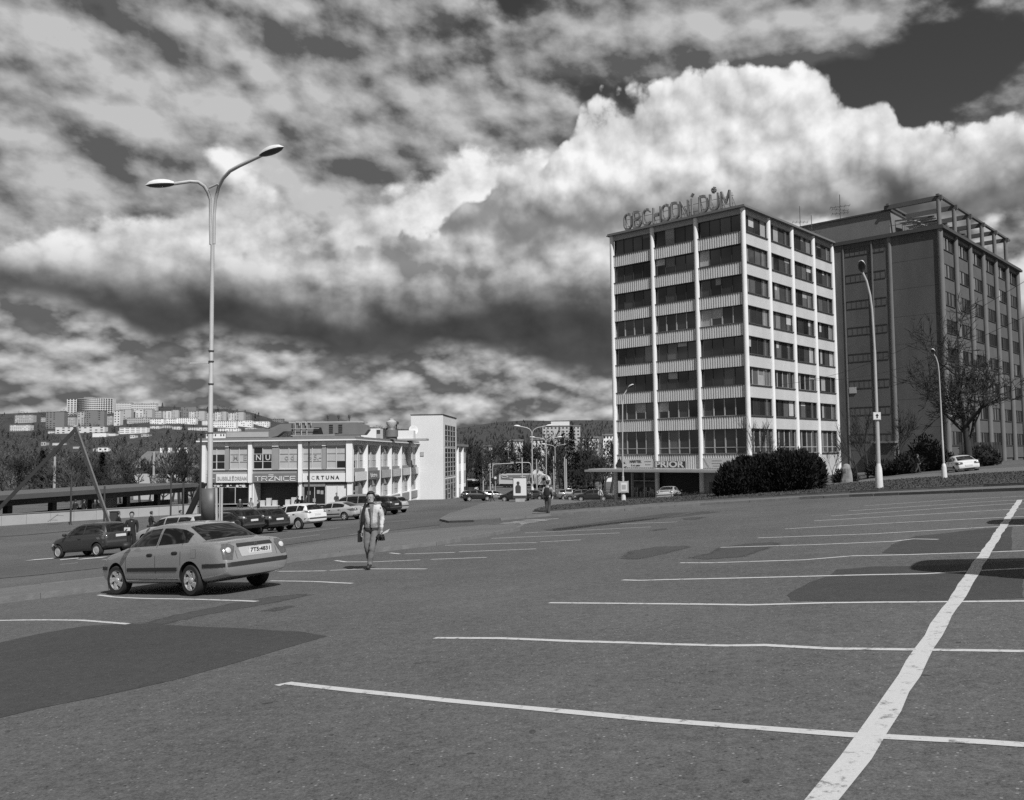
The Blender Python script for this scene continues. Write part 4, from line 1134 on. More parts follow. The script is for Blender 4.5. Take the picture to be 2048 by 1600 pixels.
for x in (.2, 1.7, 3.2): mb = MB(); mb.lathe([(.07, 2.5), (.07, 3.0), (.17, 3.02), (.17, 3.35), (.05, 3.5)], 8, M=Matrix.Translation((x, 1, 0))); mb.build('vent_pipe', M_DARKSTEEL, o)
o = rt('roof_cabin', 'white box with a grey door on the market hall roof', 'machine', 742, 870, 122)
MB().box(-1.5, 1.3, 0, 2.5, 0, 1.45).build('casing', M_SIGNW, o); MB().box(.75, 1.31, -.03, .0, .1, 1.3).build('door', M_DUCTL, o); MB().box(.8, 1.28, -.05, -.03, .7, 1.25).build('vent', M_DARKSTEEL, o)
o = rt('roof_cabin', 'wide white box beside the satellite dish on the hall roof', 'machine', 808, 870, 138)
MB().box(-1.4, 1.5, 0, 3, .3, 1.6).build('casing', M_SIGNW, o); MB().box(-4.5, 3.6, -.5, 3.5, 0, .3).build('base', M_CONC, o); MB().box(-3.6, -1.4, .1, 2.6, .3, 1.7).build('plant', M_DARKSTEEL, o)
o = rt('roof_ventilator', 'grey ventilator with a shiny mushroom cowl on the hall roof', 'ventilator', 783, 870, 126)
MB().lathe([(.75, 0), (.75, .3), (.95, .35), (.95, 1.3), (.6, 1.35), (.45, 1.6)], 16).build('drum', M_DUCT, o, 40)
MB().lathe([(.42, 1.6), (.75, 2.2), (.75, 2.5), (.35, 2.75), (.35, 2.95), (.1, 3.0)], 16).build('cowl', M_STEEL, o, 40)
o = rt('satellite_dish', 'white satellite dish next to the stair tower', 'dish', 826, 868, 144)
mb = MB(); mb.bar((0, 0, 0), (0, 0, 1.6), .1); mb.build('mast', M_DARKSTEEL, o)
MB().lathe([(.05, 0), (.35, .05), (.6, .16), (.78, .3), (.74, .3), (.5, .15), (.05, .06)], 18, M=Matrix.Translation((0, -.15, 1.75)) @ Matrix.Rotation(R(75), 4, 'X') @ Matrix.Rotation(R(25), 4, 'Y')).build('dish', M_SIGNW, o, 50)
o = rt('roof_pipe', 'small stovepipe with a cap beside the cowl ventilator', 'chimney', 793, 870, 134)
MB().lathe([(.12, 0), (.12, 2.4), (.35, 2.45), (.35, 2.8), (.1, 2.9)], 10).build('pipe', M_DARKSTEEL, o)

# ------------------------------------------------------------------ lamp posts
M_LAMP = mat('lamp_grey_paint', .40, .45, .1, 5); M_LAMPW = mat('lamp_white_base', .6, .6, .15, 4); M_LENS = mat('lamp_lens', .05, .2, .1)
def head_mesh(L=.85, w=.34):
    """street lamp head: domed cover above, dark lens below; the neck at the origin, pointing along +x"""
    top, low = MB(), MB(); n = 12; rows = 6
    def half(mb, sgn, hh, mi=0):
        b = len(mb.v)
        for i in range(rows + 1):
            t = i / rows
            for k in range(n + 1):
                a = math.pi * k / n
                s = math.sin(math.pi * min(1, t * .93 + .07)) ** .55
                mb.v.append((L * t, w / 2 * s * math.cos(a), sgn * hh * s * math.sin(a)))
        for i in range(rows):
            for k in range(n):
                p = b + i * (n + 1) + k; mb.f.append((p, p + 1, p + n + 2, p + n + 1)); mb.m.append(mi)
    half(top, 1, .17); half(low, -1, .09)
    return top.mesh('lamp_cover', M_LAMPW, 50), low.mesh('lamp_lens', M_LENS, 50)
HT, HLW = head_mesh()
def lamp_head(root, M):
    o = place('lamp_head', HT, root, M); place('lens', HLW, o); return o
def bez(p0, p1, p2, p3, n=10):
    out = []
    for i in range(n + 1):
        t = i / n; out.append(Vector(p0) * (1 - t) ** 3 + Vector(p1) * 3 * t * (1 - t) ** 2 + Vector(p2) * 3 * t * t * (1 - t) + Vector(p3) * t ** 3)
    return out
def aim(p, d):
    d = Vector(d).normalized(); up = Vector((0, 0, 1)); y = up.cross(d).normalized(); z = d.cross(y)
    return frame(p, d, y, z)

# the tall double lamp at the left
b = gpx(418, 1126); lx, ly = b.x, b.y
D = ly
def zat(px, py): return at(px, py, D).z - b.z
LP = thing('street_lamp', 'tall double armed lamp post rising behind the silver saloon', 'lamp post', b)
ztop = zat(425, 490)
tx = at(425, 490, D).x - b.x
mb = MB(); mb.tube([(0, 0, 0), (tx * .3, 0, ztop * .45), (tx * .3, 0, ztop * .45 + .02), (tx, 0, ztop)], [.085, .08, .07, .06], 12); mb.build('post', M_LAMP, LP, 40)
for py in (702, 723, 768, 866): mb = MB(); z = zat(421, py); mb.lathe([(.088, z - .02), (.088, z + .02)], 12); mb.build('band', M_DARKSTEEL, LP)
mb = MB(); z = zat(420, 726); mb.bar((-.08, 0, z), (-.66, 0, z), .07, .04); mb.build('bracket', M_LAMP, LP)
def loc(px, py, dd=0.0): q = at(px, py, D + dd); return q - b
for pts, head, hd, tip in (([(421.5, 489), (421, 440), (421, 400), (416, 385), (408, 372), (396, 364), (380, 363), (345, 368)], (345, 369), (304, 370), -.6),
                      ([(428, 488), (428.5, 430), (431, 400), (437, 375), (446, 357), (460, 342), (478, 332), (524, 310)], (524, 311), (572, 292), -.9)):
    m = len(pts)
    P = [loc(p[0], p[1], tip * max(0, (i - 2)) / (m - 3)) for i, p in enumerate(pts)]
    mb = MB(); mb.tube(P, [.05] * 3 + [.055] * (m - 3), 8); mb.build('arm', M_LAMP, LP, 50)
    d = loc(hd[0], hd[1], tip * 1.3) - P[-1]
    lamp_head(LP, aim(P[-1] - d.normalized() * .05, d))
mb = MB(); mb.tube([loc(418, 376, -.2), loc(436, 368, -.3)], .03, 6); mb.tube([loc(423.5, 491), loc(423.5, 450)], .045, 8); mb.build('tie_bar', M_LAMP, LP)
# curved advertising shield strapped round the post
AD = thing('advertising_shield', 'curved dark advertising shield wrapped round the tall lamp post', 'sign', b)
z0, z1 = zat(420, 1046), zat(420, 976)
mb = MB()
for i in range(9):
    a = R(200 + i * 15); mb.v += [(.02 + .27 * math.cos(a), .27 * math.sin(a), z0), (.02 + .27 * math.cos(a), .27 * math.sin(a), z1)]
mb.f = [(2 * i, 2 * i + 2, 2 * i + 3, 2 * i + 1) for i in range(8)]; mb.m = [0] * 8
o = mb.build('shield', mat('shield_sheet', .085, .5, .35, 3), AD, 60); sl = o.modifiers.new('thickness', 'SOLIDIFY'); sl.thickness = .012
mb = MB(); mb.bar((.27, -.12, z0), (.24, -.1, z1), .07, .05); mb.build('edge_rail', M_STEEL, AD)
mb = MB(); mb.bar((.36, .06, z0), (.36, .06, z1), .035, .05); mb.bar((.31, .02, z0), (.31, .02, z1), .07, .02, mi=0); mb.build('edge_rail', M_STEEL, AD)

def single_lamp(px, py, ptop, label, arm_px, base_h=1.15, base_r=.24, r=(.085, .06), group=None, head_scale=1.0):
    g = gpx(px, py); dd = g.y
    o = thing('street_lamp', label, 'lamp post', g, group=group)
    L = lambda x, y: at(x, y, dd) - g
    MB().lathe([(base_r, 0), (base_r, .2), (base_r * .8, base_h * .85), (base_r * .55, base_h), (r[0], base_h + .05)], 12).build('base', M_LAMPW, o, 40)
    arm = [L(*p) for p in arm_px]
    a0 = arm[0]
    mb = MB(); mb.tube([(0, 0, base_h * .9), (a0.x * .5, 0, a0.z * .5), (a0.x * .5, 0, a0.z * .5 + .02), tuple(a0)], [r[0], r[0], r[1] * 1.1, r[1]], 10); mb.build('post', M_LAMP, o, 40)
    mb = MB(); mb.tube(arm, r[1] * .85, 8); mb.build('arm', M_LAMP, o, 50)
    d = (arm[-1] - arm[-2]).normalized(); d.z *= .5; d += Vector((0, -.9, 0)); d.normalize()
    lamp_head(o, aim(arm[-1], d) @ Matrix.Scale(head_scale, 4))
    return o
LR = single_lamp(1759, 984, 535, 'tall lamp post with a small square arrow sign, right of the big bush', [(1749, 700), (1744, 620), (1740, 590), (1733, 562), (1724, 543)], 1.35, .19, (.10, .07), head_scale=1.1)
g = gpx(1759, 984)
L = lambda x, y: at(x, y, g.y - .15) - g
sgn = thing('road_sign', 'small square white sign with a black arrow on the lamp post', 'sign', at(1754, 832, g.y - .15))
MB().box(-.17, .17, -.01, .01, -.17, .17).build('plate', M_PLATE, sgn); r_ = MB(); r_.box(-.19, .19, .0, .02, -.19, .19); r_.build('rim', M_STEEL, sgn)
MB().prism([(-.03, -.1), (.03, -.1), (.03, .02), (.08, .02), (0, .12), (-.08, .02), (-.03, .02)], (0, -.025, 0), (1, 0, 0), (0, 0, 1), (0, 1, 0), .012).build('arrow', M_BLACK, sgn)
for py in (776, 800, 870): mb = MB(); p = L(1752.5 + (py - 776) * .03, py); mb.lathe([(.13, p.z - .06), (.13, p.z + .06)], 10, M=Matrix.Translation((p.x, .15, 0))); mb.build('clamp', M_DARKSTEEL, LR)
single_lamp(1889, 962, 705, 'slender lamp post beside the parked white saloon', [(1881, 800), (1878, 745), (1876, 728), (1872, 715), (1867, 708)], 1.0, .17, (.06, .045), head_scale=.8)
LB = single_lamp(1247, 1007, 772, 'slender lamp post with a framed notice in front of the corner shop', [(1245, 900), (1245, 830), (1245, 805), (1247, 790), (1256, 777)], 1.35, .16, (.075, .05), head_scale=.75)
g = gpx(1247, 1007)
nb = thing('notice_frame', 'double grey framed notice hung on the lamp post by the shop', 'sign', at(1248, 985, g.y - .22))
MB().box(-.26, .26, -.02, .02, 0, .72).build('frame', M_FRAME_L, nb); MB().box(-.18, .18, -.03, -.02, .1, .62).build('paper', M_PLATE, nb); MB().box(-.14, .12, -.036, -.03, .2, .5).build('print', mat('paper_grey', .3), nb)
MB().box(-.36, -.27, -.02, .3, -.02, .74).box(.27, .3, .0, .3, -.02, .74).build('side_plate', M_FRAME_L, nb)

def twin_lamp(px, py, d, top_px, heads, label):
    p = at(px, py, d); z = T(p.x, d)
    o = thing('street_lamp', label, 'lamp post', (p.x, d, z))
    L = lambda x, y, k=0: at(x, y, d + k) - Vector((p.x, d, z))
    f = L(*top_px)
    MB().lathe([(.3, 0), (.2, 1.6), (.1, 1.9)], 10).build('base', M_LAMPW, o, 40)
    mb = MB(); mb.tube([(0, 0, 1.5), (f.x, 0, f.z)], [.1, .08], 8); mb.build('post', M_LAMP, o, 40)
    for hx, hyy in heads:
        e = L(hx, hyy)
        P = bez(f, f + Vector((0, 0, abs(e.z - f.z) * .9)), f + (e - f) * .45 + Vector((0, 0, abs(e.z - f.z) * .4)), e, 8)
        mb = MB(); mb.tube(P, .06, 6); mb.build('arm', M_LAMP, o, 50)
        lamp_head(o, aim(e, Vector((e.x - f.x, 0, .15))) @ Matrix.Scale(1.15, 4))
    return o
twin_lamp(1065, 993, 122, (1064, 872), [(1041, 853), (1092, 852)], 'nearest pale double lamp post behind the advertising lightbox')
twin_lamp(1093, 985, 150, (1092, 886), [(1070, 875), (1114, 875)], 'middle pale double lamp post beyond the car park')
twin_lamp(1111, 975, 190, (1110, 898), [(1092, 889), (1128, 889)], 'farthest pale double lamp post, near the lorry cab')
def mast(px, ytop, ybot, d, r, label, m=M_LAMP, group='plain masts by the junction'):
    a = at(px, ytop, d); z = T(a.x, d) - .3
    o = thing('mast', label, 'pole', (a.x, d, z), group=group)
    mb = MB(); mb.tube([(0, 0, 0), (0, 0, a.z - z)], [r, r * .8], 8); mb.build('pole', m, o, 40)
    MB().lathe([(r * 1.7, 0), (r * 1.6, .6), (r, .75)], 8).build('foot', m, o, 40)
    return o
for px, yt, d, r in ((1044, 915, 190, .16), (1073, 918, 200, .15), (1107, 912, 210, .16), (1129, 914, 185, .15), (1132, 918, 186, .15), (980, 920, 190, .14), (966, 928, 180, .13)):
    mast(px, yt, 980, d, r, 'plain pale mast standing beside the road junction')
for px, yt, d in ((308, 903, 150), (110, 913, 140)):
    mast(px, yt, 990, d, .22, 'thick pale concrete mast behind the bus station roof', M_CONC, 'concrete masts behind the bus station')
def traffic_signal(px, py, d, dirn, label, yt=925):
    a = at(px, yt, d); z = T(a.x, d)
    o = thing('traffic_light', label, 'traffic light', (a.x, d, z)); H_ = a.z - z
    P = [(0, 0, 0), (0, 0, H_ * .75)] + [tuple(p) for p in bez((0, 0, H_ * .75), (0, 0, H_), (0, 0, H_), (dirn * 1.2, 0, H_), 6)] + [(dirn * 4.2, 0, H_ + .1)]
    mb = MB(); mb.tube(P, .085, 6); mb.build('post', M_LAMP, o, 50)
    MB().box(dirn * 4.2 - .2, dirn * 4.2 + .2, -.15, .15, H_ - .55, H_ + .5).build('signal_head', M_BLACK, o)
    MB().box(-.22, .22, -.2, .1, 2.6, 3.6).build('signal_head', M_BLACK, o)
traffic_signal(1062, 985, 170, -1, 'traffic light on a curved arm reaching left over the junction')
traffic_signal(985, 985, 165, 1, 'traffic light with an arm reaching right, beyond the stair tower', 928)
o = thing('road_sign', 'round no entry sign on a post beyond the parked estate cars', 'sign', tpoint(*at(991, 985, 175).xy))
mb = MB(); mb.bar((0, 0, 0), (0, 0, 4.2), .09); mb.build('post', M_STEEL, o)
MB().lathe([(.5, 0), (.5, .05)], 16, M=Matrix.Translation((0, -.1, 3.7)) @ Matrix.Rotation(R(90), 4, 'X')).build('plate', M_DARKSTEEL, o)
MB().lathe([(.25, 0), (.25, .02)], 16, M=Matrix.Translation((0, -.17, 3.7)) @ Matrix.Rotation(R(90), 4, 'X')).build('face', M_PLATE, o)
for px, yt, lab in ((141, 955, 'thin dark post in front of the low white wall'), (208, 972, 'thin dark post beside the leaning beam'), (341, 950, 'thin dark post close to the market hall corner'), (366, 965, 'thin dark post next to the black strut')):
    g = gpx(px, 1050); a = at(px, yt, g.y)
    o = thing('thin_post', lab, 'pole', g); mb = MB(); mb.tube([(0, 0, 0), (0, 0, a.z - g.z)], .07, 6); mb.build('pole', M_DARKSTEEL, o)
    MB().lathe([(.14, 0), (.12, .1)], 8).build('foot', M_DARKSTEEL, o)
for px, yt, d, lab in ((402, 868, 60, 'dark modern lamp post just beside the tall double lamp'), (618, 884, 75, 'dark modern lamp post with a flat head in front of the FORTUNA sign')):
    a = at(px, yt, d); z = T(a.x, d)
    o = thing('street_lamp', lab, 'lamp post', (a.x, d, z))
    mb = MB(); mb.tube([(0, 0, 0), (0, 0, a.z - z)], .075, 8); mb.build('post', M_DARKSTEEL, o)
    MB().box(-.1, .52, -.15, .15, a.z - z, a.z - z + .1).build('lamp_head', M_DARKSTEEL, o); MB().lathe([(.14, 0), (.12, .3)], 8).build('base', M_DARKSTEEL, o)

# lightbox advertising stand
p = at(1040, 993, 106); o = thing('advertising_lightbox', 'white advertising lightbox with a portrait poster on a grey foot', 'sign', tpoint(p.x, 106))
MB().box(-.55, .55, -.15, .15, 0, .5).build('foot', M_CONC, o); MB().box(-.85, .85, -.16, .16, .5, 3.0).build('case', M_DARKSTEEL, o)
MB().box(-.78, .78, -.19, -.16, .85, 2.92).build('poster', M_PLATE, o)
mb = MB(); mb.lathe([(.32, -.4), (.34, .3), (.26, .5), (.10, .58), (.15, .66), (.19, .8), (.15, .95), (.04, 1.0)], 10, M=Matrix.Translation((-.22, -.2, 1.55)) @ Matrix.Diagonal((1, .05, 1, 1))); mb.build('portrait', M_DARKSTEEL, o)

# ------------------------------------------------------------------ bus station at the left
M_WALLW = mat('low_wall_render', .34, .9, .18, .6)
def quadwall(name, label, pts, dtop, th=.3):
    pass
CL, CRR = at(-220, 1001, 62), at(396, 966, 101)
rz = (at(78, 985, 76).z + at(395, 967, 101).z) / 2
dirc = Vector((CRR.x - CL.x, CRR.y - CL.y, 0)).normalized(); nrm = Vector((-dirc.y, dirc.x, 0)); Lc = (CRR.xy - CL.xy).length
BS = thing('bus_station_canopy', 'long flat bus station roof on dark posts left of the market hall', 'canopy', M=frame((CL.x, CL.y, -4.6), dirc, nrm))
zr = rz + 4.6
MB().box(0, Lc, -.05, 7.5, zr - .42, zr).build('roof', mat('canopy_roof', .10, .6, .15, .6), BS)
MB().box(0, Lc, .4, 7, zr - .95, zr - .42).build('ceiling_beam', M_BLACK, BS)
for i in range(12): MB().box(2 + i * 5.4, 2.55 + i * 5.4, 1.6, 2.1, -1, zr - .9).build('post', M_BLACK, BS)
MB().box(0, Lc, 3.4, 3.6, .4, 1.5).build('bench_wall', mat('dark_back', .035, .8, .3, .6), BS)
for i, (x0, w, hh) in enumerate(((24.5, 2.6, 2.0), (27.5, 2.2, 1.6), (47.5, 2.4, 2.0), (12, 1.6, 1.9), (52.5, 3.2, 2.2))): MB().box(x0, x0 + w, 3.2, 3.35, .8, .8 + hh).build('display_panel', mat('display_panel', .40, .6, .35, 1.5), BS)
wl0, wl1 = gpx(-160, 1062), at(395, 1024, 84)
dw = Vector((wl1.x - wl0.x, wl1.y - wl0.y, 0)); Lw = dw.length; dw.normalize()
LW_ = thing('low_wall', 'low pale wall in front of the bus station', 'wall', M=frame((wl0.x, wl0.y, 0), dw, Vector((-dw.y, dw.x, 0))))
n = 12
for i in range(n):
    x0, x1 = Lw * i / n, Lw * (i + 1) / n - .02
    pm = wl0.xy + dw.xy * (x0 + x1) / 2; d_ = pm.y
    pxm = 1024 + FOC * pm.x / pm.y
    ztop = at(pxm, 1026 - (pxm - 78) * .056, d_).z
    MB().box(x0, x1, 0, .3, T(*pm) - .6, ztop).build('wall_segment', M_WALLW, LW_)
    MB().box(x0, x1, -.05, .35, ztop, ztop + .06).build('coping', M_CONC_D, LW_)
# big A-shaped beams
def beam(label, a, b_, w, m):
    o = thing('leaning_beam', label, 'beam', a); mb = MB(); mb.bar((0, 0, 0), Vector(b_) - Vector(a), w, w * .8); mb.build('beam', m, o)
    MB().box(-w, w, -w, w, -.4, .12).build('footing', M_CONC_D, o); return o
ap = at(150, 852, 60)
beam('leaning pale grey beam of the A shaped frame', gpx(224, 1062), ap, .22, mat('beam_grey', .30, .6, .15))
q = at(-60, 1075, 58); beam('dark leaning beam at the left edge, meeting the pale beam', tpoint(q.x, 58), ap + Vector((0, .3, -.1)), .28, mat('beam_dark', .02, .6, .1))
a_ = gpx(366, 1052); beam('short black diagonal strut in front of the market hall', a_, at(408, 966, a_.y), .45, M_BLACK)
o = thing('handrail', 'slanting handrail on the low pale wall', 'railing', at(95, 1043, 72)); mb = MB(); mb.bar((0, 0, 0), at(116, 1028, 72) - at(95, 1043, 72), .12, .08); mb.build('rail', M_CONC, o); 
for t in (.2, .8): mb = MB(); q = (at(116, 1028, 72) - at(95, 1043, 72)) * t; mb.bar(q, q + Vector((0, 1.2, -.1)), .05); mb.build('bracket', M_CONC, o)

# ------------------------------------------------------------------ cars
def lut(P, s):
    if s <= P[0][0]: return P[0][1]
    for (a, ya), (b, yb) in zip(P[:-1], P[1:]):
        if s <= b:
            t = (s - a) / (b - a); return ya + (yb - ya) * t
    return P[-1][1]
def paintm(name, v, metal=0.0, rough=.35, coat=.6):
    return mat(name, v, rough, .06, 1.5, metal=metal, coat=coat)
P_SILVER = paintm('silver_paint', .36, .5, .27, 1.0); P_SILVER2 = paintm('pale_silver_paint', .48, .3, .36); P_DARK = paintm('dark_green_paint', .03, 0, .4, .8); P_BLACK = paintm('black_paint', .012, 0, .35, .9)
P_WHITE = paintm('white_paint', .66, 0, .4, .5); P_GREY = paintm('mid_grey_paint', .13, .2, .4, .6); P_ANTH = paintm('anthracite_paint', .045, .2, .4, .7)
M_CARGLASS = mat('car_glass', .010, .03, 0, spec=.7); M_TRIM = mat('car_black_trim', .02, .6, 0); M_LAMPR = mat('tail_lamp', .10, .12, .5, 30); M_LAMPB = mat('lamp_clear', .55, .1, .3, 20); M_SEAM = mat('panel_seam', .05, .8, 0); M_UNDER = mat('car_underside', .008, .9, 0)
M_RIM = mat('alloy_rim', .55, .3, .1, 8, metal=.5); M_RIMD = mat('rim_shadow', .02, .6, 0); M_SEAT = mat('seat_cloth', .16, .9, .2, 6)

SPECS = {
 'saloon': dict(L=4.50, W=1.72, wb=2.61, ro=1.02, r=.305,
    zt=[(0, .86), (.06, .93), (.25, .985), (.75, 1.015), (1.2, .985), (2.2, .955), (3.2, .935), (3.45, .92), (3.9, .845), (4.3, .745), (4.46, .66), (4.5, .60)],
    zr=[(0, 0), (.70, 0), (.78, 1.03), (1.05, 1.19), (1.42, 1.355), (1.75, 1.41), (2.2, 1.425), (2.6, 1.40), (2.85, 1.335), (3.5, .95), (3.6, 0), (4.5, 0)],
    plan=[(0, .80), (.05, .87), (.2, .945), (.6, .985), (1.2, 1), (3.3, 1), (3.9, .965), (4.25, .90), (4.42, .80), (4.5, .70)],
    zb=[(0, .34), (.3, .27), (.7, .22), (3.6, .20), (4.2, .22), (4.5, .28)], rin=[(.3, .05), (.45, .0), (.62, .0), (.70, .05), (1.0, .13)], fin=[(.25, .06), (.5, .0), (.75, .10)],
    win=[(1.16, 2.12), (2.20, 3.28)], rw=('top', .80, 1.40, .60, .52), ws=(2.92, 3.44, .66, .56), tail=[(.47, .90), (.55, .965), (.68, .955), (.74, .88), (.75, .68), (.58, .66)], plate=(.80, .09), door=[1.30, 2.16, 3.22]),
 'hatch': dict(L=3.80, W=1.64, wb=2.45, ro=.62, r=.285,
    zt=[(0, .90), (.1, .93), (.6, .94), (1.5, .93), (2.6, .91), (2.85, .89), (3.3, .81), (3.65, .70), (3.8, .58)],
    zr=[(0, .92), (.10, 1.0), (.22, 1.22), (.34, 1.36), (.6, 1.43), (1.2, 1.455), (1.8, 1.44), (2.15, 1.37), (2.95, .93), (3.0, 0), (3.8, 0)],
    plan=[(0, .84), (.08, .92), (.3, .97), (.8, 1), (2.8, 1), (3.3, .96), (3.6, .88), (3.8, .70)],
    zb=[(0, .34), (.4, .24), (3.1, .21), (3.8, .28)], rin=[(.3, .06), (.45, 0), (.6, .02), (.9, .06), (1.3, .06)], fin=[(.25, .06), (.5, 0), (.75, .1)],
    win=[(.46, 1.42), (1.50, 2.72)], rw=('rear', 1.0, 1.34, .60, .50), ws=(2.25, 2.88, .64, .54), tail=[(.66, .78), (.66, 1.30), (.74, 1.28), (.80, .98), (.80, .72)], plate=(.84, 0), door=[1.46, 2.66]),
 'estate': dict(L=4.58, W=1.77, wb=2.62, ro=1.0, r=.32,
    zt=[(0, .98), (.1, 1.0), (.8, 1.0), (2.2, .985), (3.2, .96), (3.5, .93), (4.0, .85), (4.4, .74), (4.58, .6)],
    zr=[(0, .99), (.1, 1.05), (.3, 1.25), (.46, 1.38), (.8, 1.45), (1.6, 1.48), (2.3, 1.475), (2.7, 1.42), (3.58, .97), (3.65, 0), (4.58, 0)],
    plan=[(0, .84), (.08, .91), (.3, .96), (.9, 1), (3.4, 1), (4.0, .965), (4.35, .88), (4.58, .7)],
    zb=[(0, .36), (.5, .25), (3.8, .22), (4.58, .28)], rin=[(.3, .07), (.45, 0), (.65, .02), (.95, .06), (1.4, .06)], fin=[(.25, .06), (.5, 0), (.75, .1)],
    win=[(.52, 1.30), (1.36, 2.20), (2.28, 3.36)], rw=('rear', 1.04, 1.36, .66, .54), ws=(2.80, 3.52, .70, .58), tail=[(.58, .80), (.60, 1.0), (.80, 1.0), (.85, .82)], plate=(.78, 0), door=[1.32, 2.24, 3.3]),
 'suv': dict(L=4.35, W=1.80, wb=2.60, ro=.86, r=.35,
    zt=[(0, 1.04), (.15, 1.08), (.9, 1.08), (2.2, 1.03), (3.1, 1.0), (3.35, .99), (3.85, .92), (4.2, .80), (4.35, .66)],
    zr=[(0, 1.05), (.1, 1.12), (.28, 1.34), (.42, 1.46), (.8, 1.54), (1.5, 1.58), (2.1, 1.57), (2.5, 1.50), (3.4, 1.02), (3.45, 0), (4.35, 0)],
    plan=[(0, .82), (.08, .90), (.3, .96), (.8, 1), (3.2, 1), (3.8, .965), (4.15, .88), (4.35, .70)],
    zb=[(0, .42), (.5, .3), (3.6, .26), (4.35, .34)], rin=[(.35, .08), (.5, 0), (.75, .02), (1.0, .06), (1.5, .1)], fin=[(.3, .06), (.55, 0), (.85, .1)],
    win=[(.50, 1.0), (1.06, 1.98), (2.06, 3.14)], rw=('rear', 1.14, 1.46, .66, .52), ws=(2.62, 3.34, .70, .58), tail=[(.50, .98), (.62, 1.10), (.86, 1.14), (.88, 1.02), (.66, .94)], plate=(.86, 0), door=[1.02, 2.02, 3.08]),
 'liftback': dict(L=4.55, W=1.76, wb=2.70, ro=.98, r=.31,
    zt=[(0, .90), (.1, .97), (.35, .99), (1.0, .97), (2.2, .945), (3.3, .925), (3.5, .91), (4.0, .83), (4.35, .73), (4.55, .58)],
    zr=[(0, 0), (.30, 0), (.42, 1.02), (.9, 1.20), (1.35, 1.35), (1.8, 1.415), (2.3, 1.43), (2.7, 1.39), (3.55, .94), (3.6, 0), (4.55, 0)],
    plan=[(0, .80), (.06, .88), (.25, .95), (.8, 1), (3.4, 1), (4.0, .965), (4.35, .88), (4.55, .68)],
    zb=[(0, .34), (.4, .25), (3.8, .21), (4.55, .28)], rin=[(.3, .06), (.45, 0), (.62, .0), (.75, .05), (1.0, .1)], fin=[(.25, .06), (.5, 0), (.75, .1)],
    win=[(1.05, 2.10), (2.18, 3.32)], rw=('top', .50, 1.34, .62, .52), ws=(2.82, 3.48, .68, .56), tail=[(.40, .74), (.42, .90), (.78, .92), (.86, .84), (.84, .70)], plate=(.62, 0), door=[1.25, 2.14, 3.26]),
 'van': dict(L=4.75, W=1.88, wb=2.85, ro=.9, r=.33,
    zt=[(0, 1.06), (.1, 1.08), (1.0, 1.08), (3.0, 1.05), (3.6, 1.03), (3.9, .99), (4.4, .85), (4.75, .66)],
    zr=[(0, 1.1), (.06, 1.3), (.16, 1.62), (.34, 1.76), (.9, 1.82), (2.0, 1.84), (2.7, 1.80), (3.1, 1.70), (4.05, 1.06), (4.1, 0), (4.75, 0)],
    plan=[(0, .86), (.08, .93), (.3, .97), (.8, 1), (3.6, 1), (4.2, .95), (4.55, .86), (4.75, .70)],
    zb=[(0, .38), (.5, .28), (4.0, .24), (4.75, .3)], rin=[(.3, .05), (.5, 0), (.9, .02), (1.5, .06)], fin=[(.25, .06), (.5, 0), (.85, .1)],
    win=[(.42, 1.40), (1.48, 2.48), (2.56, 3.74)], rw=('rear', 1.18, 1.66, .70, .60), ws=(3.22, 3.98, .74, .62), tail=[(.74, .80), (.74, 1.22), (.82, 1.22), (.88, .82)], plate=(.9, 0), door=[1.44, 2.52, 3.7]),
 'boxvan': dict(L=5.6, W=2.05, wb=3.4, ro=1.0, r=.35,
    zt=[(0, 1.3), (3.6, 1.3), (4.3, 1.22), (4.8, 1.1), (5.3, .95), (5.6, .7)],
    zr=[(0, 1.4), (.03, 2.5), (.1, 2.86), (.4, 2.95), (3.0, 2.97), (3.7, 2.85), (4.1, 2.4), (4.95, 1.2), (5.0, 0), (5.6, 0)],
    plan=[(0, .94), (.1, .98), (.4, 1), (4.4, 1), (5.0, .94), (5.4, .84), (5.6, .7)],
    zb=[(0, .4), (.5, .34), (5.0, .3), (5.6, .34)], rin=[(.3, .05), (.5, 0), (3, .02)], fin=[(.25, .06), (.5, 0), (.85, .1)],
    win=[(3.7, 4.7)], rw=('rear', 1.6, 2.2, .7, .66), ws=(4.05, 4.9, .8, .7), tail=[(.80, 1.0), (.80, 1.5), (.92, 1.5), (.95, 1.0)], plate=(.8, 0), door=[3.65, 4.75]),
}
def zroof(sp, s):
    zt = lut(sp['zt'], s); P = [p for p in sp['zr'] if p[1] > 0]
    if s < P[0][0] or s > P[-1][0]: return zt + .025
    return max(zt + .025, lut(P, s))
